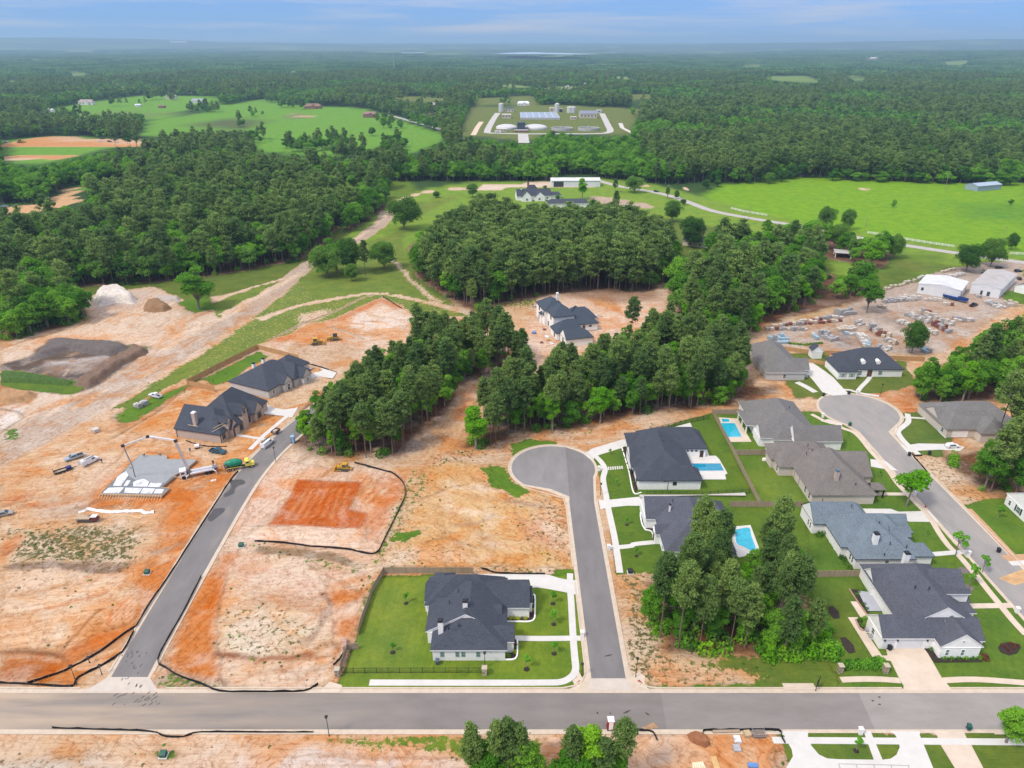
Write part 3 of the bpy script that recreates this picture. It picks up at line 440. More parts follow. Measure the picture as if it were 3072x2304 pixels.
far_h = 95 + 95 * smooth((-az - .12) / .5) + 62 * smooth((az - .25) / .35) + 30 * (fbm(X, Y, 5000, 9, 3) - .5)
Z += smooth((R - 10500) / 7000) * far_h
Z = np.where(Y < 40, 0, Z)
gme = bpy.data.meshes.new('ground'); nx, ny = len(xs), len(ys)
gme.vertices.add(N); gme.vertices.foreach_set('co', np.stack([X, Y, Z], 1).ravel())
ii = (np.arange(ny - 1)[:, None] * nx + np.arange(nx - 1)[None]).ravel(); quads = np.stack([ii, ii + 1, ii + nx + 1, ii + nx], 1)
nq = len(quads); gme.loops.add(nq * 4); gme.loops.foreach_set('vertex_index', quads.ravel()); gme.polygons.add(nq); gme.polygons.foreach_set('loop_start', np.arange(nq) * 4)
gme.polygons.foreach_set('use_smooth', np.ones(nq, bool)); gme.update(calc_edges=True)
def vattr(n, a): q = gme.attributes.new(n, 'FLOAT_COLOR', 'POINT'); q.data.foreach_set('color', np.concatenate([a, np.ones((N, 1))], 1).ravel().astype(np.float32))
vattr('dirt', dirt); vattr('veg', veg); vattr('mask', np.stack([gm, sc, stk], 1))
q = gme.attributes.new('suv', 'FLOAT_VECTOR', 'POINT'); q.data.foreach_set('vector', np.concatenate([U, np.zeros((N, 1))], 1).ravel().astype(np.float32))
def ground_mat():
    m = bpy.data.materials.new('soil_and_grass'); m.use_nodes = True; t = m.node_tree; b = t.nodes['Principled BSDF']; b.inputs['Roughness'].default_value = .95; b.inputs['Specular IOR Level'].default_value = .1
    A = lambda n: (lambda k: (setattr(k, 'attribute_name', n), k)[1])(t.nodes.new('ShaderNodeAttribute'))
    def noise(sc_, src, det=5, rg=.65, dist=0):
        n = t.nodes.new('ShaderNodeTexNoise'); n.inputs['Scale'].default_value = sc_; n.inputs['Detail'].default_value = det; n.inputs['Roughness'].default_value = rg; n.inputs['Distortion'].default_value = dist; t.links.new(src, n.inputs['Vector']); return n.outputs['Fac']
    def rng(v, a, c, lo=0., hi=1.):
        n = t.nodes.new('ShaderNodeMapRange'); n.inputs['From Min'].default_value = a; n.inputs['From Max'].default_value = c; n.inputs['To Min'].default_value = lo; n.inputs['To Max'].default_value = hi; t.links.new(v, n.inputs['Value']); return n.outputs['Result']
    def op(o, a, c=None, d=None):
        n = t.nodes.new('ShaderNodeMath'); n.operation = o
        for i, v in enumerate((a, c, d)):
            if v is None: continue
            if isinstance(v, (int, float)): n.inputs[i].default_value = v
            else: t.links.new(v, n.inputs[i])
        return n.outputs[0]
    def mixc(f, a, c, mode='MIX'):
        n = t.nodes.new('ShaderNodeMix'); n.data_type = 'RGBA'; n.blend_type = mode
        for k, v in (('Factor', f), ('A', a), ('B', c)):
            if isinstance(v, (int, float)): n.inputs[k].default_value = v
            elif isinstance(v, tuple): n.inputs[k].default_value = (*v, 1)
            else: t.links.new(v, n.inputs[k])
        return n.outputs['Result']
    pos = t.nodes.new('ShaderNodeNewGeometry').outputs['Position']; mk = t.nodes.new('ShaderNodeSeparateColor'); t.links.new(A('mask').outputs['Color'], mk.inputs['Color'])
    mp_ = t.nodes.new('ShaderNodeMapping'); mp_.inputs['Scale'].default_value = (.045, .95, 1); t.links.new(A('suv').outputs['Vector'], mp_.inputs['Vector'])
    mp2 = t.nodes.new('ShaderNodeMapping'); mp2.inputs['Scale'].default_value = (.22, 1., 1); t.links.new(A('suv').outputs['Vector'], mp2.inputs['Vector'])
    st = noise(1., mp_.outputs['Vector'], 6, .7, .6); n1 = noise(.9, pos, 7, .7); n2 = noise(.16, pos, 5); n3 = noise(5., pos, 3); n4 = noise(.045, pos, 4)
    # bare soil: streaks of grading, damp and washed patches, fine grit
    d = mixc(rng(st, .34, .66), mixc(1., A('dirt').outputs['Color'], (.84, .79, .75), 'MULTIPLY'), mixc(1., A('dirt').outputs['Color'], (1.08, 1.10, 1.12), 'MULTIPLY'))
    d = mixc(rng(n2, .42, .68, 0, .35), d, mixc(.2, A('dirt').outputs['Color'], (.72, .62, .50)))
    n5 = noise(.075, pos, 5, .6, .8)
    d = mixc(op('MULTIPLY', rng(n5, .49, .62, 0, .85), mk.outputs['Blue']), d, mixc(1., d, (.97, .68, .45), 'MULTIPLY'))
    d = mixc(op('MULTIPLY', rng(n5, .47, .36, 0, .6), mk.outputs['Blue']), d, mixc(.5, d, (.70, .62, .53)))
    rl = op('ABSOLUTE', op('SUBTRACT', noise(.22, pos, 4, .55, 1.2), .5)); d = mixc(rng(rl, .026, .0, 0, .62), d, mixc(1., d, (.62, .46, .36), 'MULTIPLY'))
    rl2 = op('ABSOLUTE', op('SUBTRACT', noise(.6, mp2.outputs['Vector'], 3, .5, .5), .5)); d = mixc(rng(rl2, .035, .0, 0, .5), d, mixc(1., d, (.70, .60, .52), 'MULTIPLY'))
    d = mixc(rng(n1, .50, .68, 0, .8), d, mixc(1., d, (.66, .55, .48), 'MULTIPLY'))
    d = mixc(rng(n3, .3, .7, 0, .22), d, mixc(1., d, (.6, .58, .56), 'MULTIPLY'))
    w = op('MULTIPLY_ADD', mk.outputs['Green'], .34, op('SUBTRACT', n1, .0))
    d = mixc(op('MULTIPLY', rng(w, .66, .74), rng(mk.outputs['Green'], .02, .2)), d, mixc(n3, (.075, .085, .03), (.16, .13, .06)))
    # grass: mottled, with dry and lush patches
    g = mixc(rng(n2, .35, .65), mixc(1., A('veg').outputs['Color'], (.80, .86, .9), 'MULTIPLY'), mixc(1., A('veg').outputs['Color'], (1.22, 1.1, 1.05), 'MULTIPLY'))
    g = mixc(rng(n4, .35, .65, 0, .5), g, mixc(1., g, (1.25, 1.02, .8), 'MULTIPLY')); g = mixc(rng(st, .4, .62, 0, .3), g, mixc(1., g, (.66, .72, .7), 'MULTIPLY')); g = mixc(rng(n1, .35, .65, 0, .6), g, mixc(1., g, (.62, .70, .6), 'MULTIPLY')); g = mixc(rng(n3, .35, .65, 0, .5), g, mixc(1., g, (.55, .62, .55), 'MULTIPLY'))
    def sat(c, k, v):
        n = t.nodes.new('ShaderNodeHueSaturation'); n.inputs['Saturation'].default_value = k; n.inputs['Value'].default_value = v; t.links.new(c, n.inputs['Color']); return n.outputs['Color']
    d = sat(d, 1.06, .95); g = sat(g, 1.02, 1.02)
    f = op('ADD', mk.outputs['Red'], op('MULTIPLY', op('SUBTRACT', n1, .5), 1.5)); f = rng(f, .44, .58)
    t.links.new(mixc(f, d, g), b.inputs['Base Color'])
    bp = t.nodes.new('ShaderNodeBump'); bp.inputs['Strength'].default_value = .8; bp.inputs['Distance'].default_value = .35
    t.links.new(op('ADD', op('ADD', n1, op('MULTIPLY', n3, .3)), op('MULTIPLY', st, .8)), bp.inputs['Height']); t.links.new(bp.outputs['Normal'], b.inputs['Normal'])
    return m
gme.materials.append(ground_mat()); struct(link('ground', gme))
def gz(x, y):                                            # height of the ground sheet
    i = int(np.clip(np.searchsorted(xs, x), 1, nx - 1)); j = int(np.clip(np.searchsorted(ys, y), 1, ny - 1))
    return float(Z[(j - 1) * nx + i - 1] + Z[j * nx + i]) / 2
# ---------------------------------------------------------------- streets, kerbs, pavements, drives
def asphalt(n, c, dust=None):
    return mat(n, c, .9, .12, .35, .15, wear=dust or ([k * 1.25 for k in c], .18, .52, .5), stretch=(.35, 1, 1) if n.startswith('main') else (1, .35, 1))
AS_MAIN = asphalt('main_asphalt', (.185, .167, .152)); AS_MAIN2 = asphalt('main_asphalt_old', (.215, .195, .178)); AS_MAIN3 = asphalt('main_asphalt_pale', (.265, .243, .22))
AS_DARK = asphalt('street_asphalt_dark', (.170, .160, .155)); AS_BULB = asphalt('street_asphalt_grey', (.215, .205, .198)); AS_R = asphalt('street_asphalt_pale', (.270, .252, .235), ((.34, .30, .26), .12, .5, .6)); AS_L = asphalt('street_asphalt_new', (.175, .162, .155), ((.30, .25, .20), .14, .52, .6))
def dust_west(m):                                       # clay dust carried onto the western end of the street
    t = m.node_tree; b = t.nodes['Principled BSDF']; old = b.inputs['Base Color'].links[0].from_socket; g = t.nodes.new('ShaderNodeNewGeometry'); sx_ = t.nodes.new('ShaderNodeSeparateXYZ'); t.links.new(g.outputs['Position'], sx_.inputs[0])
    r = t.nodes.new('ShaderNodeMapRange'); r.inputs['From Min'].default_value = -12; r.inputs['From Max'].default_value = -95; r.inputs['To Max'].default_value = .62; t.links.new(sx_.outputs['X'], r.inputs['Value'])
    q = t.nodes.new('ShaderNodeMapping'); q.inputs['Scale'].default_value = (.05, .5, 1); t.links.new(g.outputs['Position'], q.inputs['Vector']); n = t.nodes.new('ShaderNodeTexNoise'); n.inputs['Scale'].default_value = 1.; n.inputs['Detail'].default_value = 6; t.links.new(q.outputs[0], n.inputs['Vector'])
    k = t.nodes.new('ShaderNodeMapRange'); k.inputs['From Min'].default_value = .35; k.inputs['From Max'].default_value = .65; k.inputs['To Min'].default_value = .35; k.inputs['To Max'].default_value = 1.5; t.links.new(n.outputs['Fac'], k.inputs['Value'])
    f = t.nodes.new('ShaderNodeMath'); f.operation = 'MULTIPLY'; f.use_clamp = True; t.links.new(r.outputs['Result'], f.inputs[0]); t.links.new(k.outputs['Result'], f.inputs[1]); x = t.nodes.new('ShaderNodeMix'); x.data_type = 'RGBA'; x.inputs['B'].default_value = (.43, .33, .23, 1); t.links.new(old, x.inputs['A']); t.links.new(f.outputs[0], x.inputs['Factor']); t.links.new(x.outputs['Result'], b.inputs['Base Color'])
dust_west(AS_MAIN)
AS_FAR = mat('country_road_asphalt', (.40, .37, .34), .9, .1, .3)
def sheet(name, poly, m, z, th=0):
    b = MB(); a = sum(poly[i][0] * poly[(i + 1) % len(poly)][1] - poly[(i + 1) % len(poly)][0] * poly[i][1] for i in range(len(poly)))
    if a < 0: poly = poly[::-1]
    if th: b.prism(poly, z - th, z)
    else: b.face([(x, y, z) for x, y in poly])
    return struct(b.build(name, m))
def arc(cx, cy, r, a0, a1, n=28): return [(cx + r * math.cos(math.radians(a0 + (a1 - a0) * k / n)), cy + r * math.sin(math.radians(a0 + (a1 - a0) * k / n))) for k in range(n + 1)]
ZG, ZA = .012, .02                                        # gutter sheet, asphalt sheet
# main street: gutters under, three ages of asphalt on top
sheet('road', [(-420, 82.75), (420, 82.75), (420, 91.9), (-420, 91.9)], KERB, ZG)
xa0, xa1 = at('B3', 1288, 1015)[0], at('B3', 1335, 1320)[0]; xb0, xb1 = at('B4', 780, 1010)[0], at('B4', 920, 1320)[0]
sheet('road', [(-420, 83.45), (xa1, 83.45), (xa0, 90.95), (-420, 90.95)], AS_MAIN, ZA)
sheet('road', [(xa1, 83.45), (xb1, 83.45), (xb0, 90.95), (xa0, 90.95)], AS_MAIN2, ZA)
sheet('road', [(xb1, 83.45), (420, 83.45), (420, 90.95), (xb0, 90.95)], AS_MAIN3, ZA)
# street with turning circle
CX, CY, CR = 11.3, 166.0, 12.2
xl, xr = at('B3', 688, 900)[0], at('B3', 985, 900)[0]; gl, gr = at('B3', 646, 880)[0], at('B3', 1005, 850)[0]
bulb = arc(CX, CY, CR, -24, 226)
sheet('road', [(gr + 4, 91.6), (gr + 2, 92.6), (gr + .4, 94.5), (gr, 97), (gr, 150)] + [p for p in bulb if p[0] > 14 or p[1] > 0][0:] + [(9.5, 154.6), (gl - .3, 151.6), (gl, 149), (gl, 97), (gl - .5, 94.5), (gl - 2, 92.6), (gl - 4, 91.6)], KERB, ZG + .003)
ain = arc(CX, CY, CR - .75, -24, 226)
split = lambda y: 14.7 + (y - 150) * .028
sheet('road', [(xl, 94.2), (xr, 94.2), (xr, 150)] + [p for p in ain if p[0] > split(p[1])] + [(split(177), 177), (split(151.5), 151.5), (xl, 150)], AS_DARK, ZA + .004)
sheet('road', [(split(152.2), 152.2)] + [(split(176.9), 176.9)] + [p for p in ain if p[0] <= split(p[1])] + [(10.2, 155.6)], AS_BULB, ZA + .004)
sheet('road', [(xl - .8, 91.5), (xr + .8, 91.5), (xr + .15, 94.2), (xl - .15, 94.2)], CONC_D, ZA + .008)
# left street
LC = smooth_line([(-70.2, 90.9), (-70.6, 100), (-71.1, 120), (-71.3, 150), (-70.4, 166), (-67.6, 180), (-63, 195), (-56, 214), (-50, 228)], 5)
sheet('road', strip_poly(LC, 8.1), KERB, ZG + .003); sheet('road', strip_poly([(-70.3, 94.0)] + LC[6:], 6.7), AS_L, ZA + .004)
sheet('road', [(-77, 91.2), (-63.5, 91.2), (-66.6, 94.5), (-74.2, 94.5)], CONC_D, ZA + .008)
# right street with turning circle
bulb2 = arc(110, 199.8, 12.6, -52, 232)
sheet('road', [(114.3, 80), (114.0, 120), (113.4, 172), (113.6, 184)] + bulb2 + [(103.4, 186), (103.3, 172), (103.2, 120), (103.2, 80)], KERB, ZG + .006)
sheet('road', [(113.4, 80), (113.1, 120), (112.6, 172), (112.8, 186)] + arc(110, 199.8, 11.8, -50, 230) + [(104.2, 186), (104.1, 172), (104.0, 120), (104.0, 80)], AS_R, ZA + .012)
sheet('stain', ats('B4', [(1990, 20), (2212, -60), (2212, 60), (2130, 80)]), mat('orange_silt', (.50, .31, .15), .95, .3, .5), ZA + .016)
# the country road beyond the woods
CRD = smooth_line([at('T2', 1640, 1160), at('D7', 1130, 150), at('D7', 1350, 210), at('D7', 1650, 260), at('D7', 1880, 310), at('R6', 1530, 90), at('R6', 1740, 165), at('R6', 2080, 230), at('R7', 300, 300), at('R7', 750, 390), at('R7', 1150, 455), at('R7', 1575, 520), at('R7', 2100, 595), (330, 330), (400, 290)], 4)
sheet('road', strip_poly(CRD, 6.5), AS_FAR, .05)
sheet('road', strip_poly(smooth_line(ats('T2', [(310, 745), (470, 790), (620, 830), (760, 885), (860, 930)])), 8), mat('far_road', (.36, .34, .31), .9), .08)
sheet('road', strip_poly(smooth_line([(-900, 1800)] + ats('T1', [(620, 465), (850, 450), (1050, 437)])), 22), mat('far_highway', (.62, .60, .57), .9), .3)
# kerbs: real steps along the gutters
def kerb(pts, w=.3, h=.13, m=KERB):
    b = MB(); pts = [Vector(p) for p in pts]
    p0 = strip_poly(pts, w); n = len(pts)
    for k in range(n - 1):
        q = [p0[k], p0[k + 1], p0[2 * n - 2 - k], p0[2 * n - 1 - k]]; b.prism(q, -.05, h)
    return struct(b.build('kerb', m))
kerb([(-420, 92.0), (-78, 92.0)]); kerb([(-62.5, 92.0), (gl - 4.6, 92.0), (gl - 2.5, 92.5), (gl - 1, 93.5), (gl - .25, 95), (gl - .15, 97), (gl - .15, 120)]); kerb([(gl - .15, 125), (gl - .15, 148), (gl - .6, 151.4)] + arc(CX, CY, CR + .1, 250, 20, 40))
kerb([(gr + .15, 172.2 - 22), (gr + .15, 132), (gr + .15, 97), (gr + .5, 94.8), (gr + 1.5, 93.2), (gr + 3.4, 92.2), (gr + 5, 92.0), (at('B4', 1165, 985)[0], 92.0)])
kerb([(at('B4', 1590, 990)[0], 92.0), (103, 92.0)]); kerb([(-420, 82.6), (at('B4', 90, 1340)[0], 82.6)]); kerb([(at('B4', 2150, 1350)[0] - 4, 82.6), (420, 82.6)])
for s in (-1, 1): kerb([p for p in strip_poly(LC, 8.3)[(0 if s < 0 else len(LC)):(len(LC) if s < 0 else None)] if p[1] > 94.5])
kerb([(103.0, 128), (103.1, 160), (103.15, 167)]); kerb([(103.2, 176), (103.3, 185)] + arc(110, 199.8, 12.75, 228, 172, 12)); kerb([(114.2, 100), (113.9, 130), (113.5, 165)]); kerb([(113.6, 176), (113.8, 184)] + arc(110, 199.8, 12.75, -50, 60, 24))
# pavements and drives (slabs a hand's width thick)
def slab(poly, m=CONC, z=.07, name='pavement'): return sheet(name, poly, m, z, .1)
def walk(r, pts, w=1.3, m=CONC, z=.07, sm=True): return slab(strip_poly(smooth_line(ats(r, pts)) if sm and len(pts) > 2 else ats(r, pts), w), m, z)
walk('D2', [(2000, 130), (2000, 300), (2015, 500), (2040, 950), (2060, 1200), (2072, 1340), (2045, 1420), (1975, 1480), (1880, 1515), (1700, 1524), (900, 1526), (-560, 1524)], 1.35, z=.075)
slab(ats('D2', [(765, 142), (1690, 138), (1860, 190), (1950, 208), (2092, 222), (2112, 430), (2090, 405), (2040, 392), (1900, 362), (1700, 325), (1580, 308), (1530, 312), (1505, 330), (1490, 240), (765, 225)]), CONC, .07, 'driveway')
walk('D2', [(1298, 955), (1600, 962), (2030, 958), (2175, 958)], 1.3, z=.079); slab(ats('D2', [(2085, 1455), (2110, 1380), (2165, 1478), (2120, 1600), (2060, 1555), (2030, 1500)]), CONC_T, .073); slab(ats('D2', [(2080, 1535), (2115, 1495), (2147, 1510), (2110, 1550)]), mat('red_tactile_tile', (.30, .07, .05), .9, .2, 5), .09, 'tactile_paving')
slab(ats('B3', [(1015, 880), (1100, 830), (1150, 870), (1145, 930), (1180, 985), (1080, 940)]), CONC_T, .073); slab(ats('B3', [(1080, 905), (1100, 898), (1130, 930), (1110, 942)]), MATS['red_tactile_tile'], .09, 'tactile_paving')
slab(ats('B2', [(640, 915), (745, 945), (725, 1010), (530, 1010)]), CONC_T, .073, 'storm_drain_apron'); slab(ats('B4', [(120, 930), (390, 930), (415, 985), (145, 988)]), CONC_T, .12, 'storm_drain_apron')
walk('L3', [(665, 590), (720, 625), (775, 680), (803, 740), (788, 810), (795, 880), (812, 960), (822, 1030), (850, 1160), (890, 1350), (932, 1632)], 1.5, z=.075)
slab(ats('L3', [(600, 585), (650, 590), (690, 560), (955, 480), (985, 482), (990, 540), (760, 612), (715, 632), (700, 662), (660, 640)]), CONC, .07, 'driveway')
for k in range(7):
    x = 826 + k * 19.5; slab(ats('L3', [(x, 718 - k * 1.3), (x + 12, 717 - k * 1.3), (x + 16, 744 - k * 1.6), (x + 4, 745 - k * 1.6)]), CONC, .09, 'stepping_pad')
slab(ats('L3', [(748, 1000), (800, 1005), (1000, 985), (1140, 972), (1180, 985), (1160, 1055), (1000, 1052), (860, 1066), (800, 1075), (765, 1085)]), CONC, .07, 'driveway'); walk('L3', [(830, 1412), (910, 1412), (1030, 1400), (1060, 1385), (1240, 1366)], 1.4, z=.079)
slab(ats('L3', [(740, 718), (775, 715), (780, 748), (745, 752)]), CONC, .071)
slab(ats('L3', [(1150, 440), (1540, 335), (1572, 412), (1240, 480)]), CONC, .07, 'patio'); slab(ats('L3', [(1480, 560), (1680, 555), (1705, 622), (1760, 622), (1790, 650), (1862, 775), (1840, 785), (1850, 826), (1640, 826), (1500, 640)]), CONC, .10, 'patio')
slab(ats('L3', [(1100, 968), (1640, 968), (2010, 950), (2020, 975), (1640, 972), (1100, 985)]), mat('retaining_concrete', (.46, .43, .39), .9, .15, 1), .45, 'retaining_wall')
_rw = [o_ for o_ in COL.objects if o_.name.startswith('retaining_wall')][0]; del _rw['kind']; tag(_rw, 'low concrete retaining wall between the pool house and slate-roofed house lawns', 'wall')
# right block
walk('L4', [(376, 262), (430, 290), (490, 320), (570, 335), (640, 380), (740, 418), (812, 485), (880, 572), (960, 660), (1050, 762), (1112, 852), (1200, 950), (1275, 1025), (1350, 1100), (1420, 1190), (1480, 1290), (1560, 1400), (1655, 1490), (1790, 1650)], 1.35, CONC_T, .075)
walk('B4', [(1790, -20), (1890, 110), (2000, 245), (2110, 380), (2230, 510)], 1.4, CONC_T, .075)
slab(ats('L4', [(455, 320), (520, 305), (640, 345), (640, 360), (540, 345)]), CONC, .07, 'driveway'); slab(ats('L4', [(885, 650), (1020, 668), (1100, 735), (1125, 752), (1040, 740), (890, 715)]), CONC, .07, 'driveway')
slab(ats('L4', [(818, 1078), (1060, 1080), (1130, 1105), (1390, 1098), (1410, 1120), (1480, 1200), (1440, 1190), (1400, 1192), (1220, 1190), (1130, 1148), (865, 1142)]), CONC, .07, 'driveway'); walk('L4', [(900, 952), (1275, 952)], 1.3, CONC_T, .079); walk('L4', [(1425, 1472), (1600, 1458), (1745, 1450)], 1.4, CONC, .079)
walk('B4', [(1700, 262), (2120, 255)], 1.4, CONC_T, .079); slab(ats('B4', [(1015, 610), (1345, 608), (1500, 880), (1560, 950), (1600, 993), (1165, 993), (1172, 950), (1140, 900), (1060, 735), (985, 725), (985, 690), (1032, 688)]), CONC_T, .07, 'driveway')
slab(ats('B4', [(690, 358), (775, 358), (800, 420), (985, 690), (985, 728), (905, 705)]), CONC_T, .068, 'path'); slab(ats('B4', [(712, 222), (775, 222), (870, 370), (800, 360)]), CONC_T, .069, 'path'); slab(ats('B4', [(775, 135), (900, 145), (1020, 200), (990, 310), (860, 308)]), mat('grey_patio', (.36, .37, .40), .8, .08, .6), .25, 'patio')
walk('B4', [(630, 898), (800, 892), (960, 893), (1140, 905)], 1.25, CONC_T, .075); walk('B4', [(1500, 905), (1700, 895), (1900, 900), (2230, 925)], 1.25, CONC_T, .075)
slab(ats('R7', [(285, 1480), (375, 1470), (480, 1540), (560, 1600), (690, 1740), (720, 1750), (560, 1760), (470, 1730), (400, 1640), (330, 1560)]), CONC, .07, 'driveway'); walk('R7', [(885, 1595), (850, 1640), (800, 1690), (770, 1735)], 1.4, CONC, .075); walk('L4', [(250, -15), (340, 30), (410, 72)], 2.2, CONC, .075, False); walk('L4', [(480, 50), (580, 50), (700, 52), (760, 70), (830, 85), (960, 105)], 1.1, CONC, .076)
walk('L4', [(1205, 258), (1212, 325), (1165, 370), (1122, 410), (1150, 465), (1210, 530), (1300, 610)], 1.6, CONC, .075); slab(ats('L4', [(1140, 525), (1200, 530), (1300, 515), (1600, 520), (1700, 545), (1660, 580), (1480, 568), (1290, 578), (1210, 600)]), CONC, .07, 'driveway'); walk('L4', [(1150, 288), (1300, 295), (1470, 312)], 1., CONC, .073)
walk('L4', [(1735, 1080), (1900, 1250), (2110, 1475)], 1.4, mat('brick_red_path', (.46, .27, .15), .9, .15, 1), .075, False); slab(ats('L4', [(2000, 1482), (2212, 1470), (2260, 1560), (2090, 1540)]), MATS['brick_red_path'], .07, 'driveway'); slab(ats('L4', [(2075, 1535), (2260, 1520), (2260, 1570), (2110, 1570)]), CONC, .072, 'driveway')
# below the main street, right
slab(ats('B4', [(60, 1342), (345, 1342), (345, 1400), (375, 1470), (440, 1545), (510, 1578), (600, 1585), (985, 1590), (1060, 1580), (1110, 1545), (1138, 1480), (1125, 1420), (1095, 1370), (1050, 1342), (1315, 1345), (1310, 1375), (1345, 1460), (1430, 1670), (1430, 1720), (150, 1720), (160, 1650), (215, 1560), (205, 1500), (165, 1430), (140, 1380)]), CONC, .07, 'driveway')
walk('B4', [(40, 1420), (2200, 1436)], 1.25, CONC, .075); slab(ats('B4', [(825, 1342), (885, 1342), (990, 1592), (915, 1592)]), CONC, .079); slab(ats('B4', [(1410, 1342), (1690, 1345), (1720, 1410), (1760, 1470), (1890, 1720), (1650, 1720), (1485, 1450), (1460, 1380)]), CONC_T, .071, 'driveway')
for k in range(5):
    sheet('joint', strip_poly(ats('B4', [(610 + k * 150, 1625 + k * 4), (640 + k * 150, 1720)]), .12), mat('dark_joint', (.28, .27, .25), .9), .078)  # slab joints laid as thin strips of darker grey
sheet('joint', strip_poly(ats('B4', [(605, 1625), (1220, 1640)]), .12), MATS['dark_joint'], .08)
# left houses
slab(ats('D1', [(925, 735), (1090, 742), (1200, 780), (1300, 835), (1450, 868), (1590, 850), (1640, 835), (1560, 965), (1450, 945), (1250, 925), (1080, 905), (1010, 850)]), CONC, .07, 'driveway'); slab(strip_poly(ats('D1', [(860, 1180), (1215, 1235)]), 1.1), CONC, .075); slab(strip_poly(ats('D1', [(1495, 950), (1215, 1185), (1040, 1362)]), 1.4), CONC, .079)
slab(ats('R5', [(385, 1475), (700, 1558), (662, 1612), (560, 1595), (500, 1605), (440, 1640), (455, 1540)]), CONC, .07, 'driveway')
# tyre dirt, damp patches on the asphalt
WET = mat('damp_asphalt', (.075, .07, .068), .5, .2, 1)
for pts in ([(1985, 820), (2090, 830), (2110, 860), (2040, 890), (2020, 940), (1960, 975), (1940, 960), (1990, 900)], [(1850, 1080), (1940, 1075), (1930, 1110), (1870, 1160), (1820, 1190), (1795, 1170), (1830, 1120)]):
    sheet('stain', [(x + (vnoise(x, y, 2, 3) - .5) * .8, y + (vnoise(x, y, 2, 4) - .5) * .8) for x, y in smooth_line(ats('L1', pts + pts[:1]), 4)], WET, ZA + .018)
MARK = mat('tyre_mark', (.06, .055, .05), .8, .3, 2)
for k in range(46):
    u = rnd.random(); x, y = (at('B1', 1060 + rnd.random() * 210 - u * 60, 640 + u * 330) if k < 26 else at('B1', 950 + rnd.random() * 430, 1015 + rnd.random() * 110))
    a = rnd.uniform(-.25, .25) + (0 if k < 26 else .6); l = rnd.uniform(.25, .9); sheet('stain', strip_poly([(x, y), (x + math.sin(a) * l, y + math.cos(a) * l)], .14), MARK, ZA + .022 + k * 1e-4)
for r, x, y, l, a in (('B3', 800, 695, 1.6, 1.3), ('B3', 740, 1195, .5, 0), ('B3', 960, 1190, 1.6, 1.1), ('B3', 1150, 1180, .9, 2.3), ('B4', 950, 1048, .5, 1.5), ('B4', 893, 1080, .5, 1.5), ('B4', 952, 1112, .5, 1.4), ('B3', 850, 1195, .3, 0)):
    x, y = at(r, x, y); sheet('stain', strip_poly([(x, y), (x + math.sin(a) * l * .5, y + math.cos(a) * l * .5), (x + math.sin(a) * l, y + math.cos(a) * l)], [.12, .35, .1]), MARK, ZA + .03)
sheet('stain', [(x + .3 * math.sin(k * 5), y + .3 * math.cos(k * 3)) for k, (x, y) in enumerate(ats('B3', [(1120, 1320), (1170, 1285), (1230, 1275), (1255, 1300), (1220, 1325), (1170, 1330)]))], mat('clay_on_road', (.33, .20, .11), .95, .3, 1), ZA + .02)
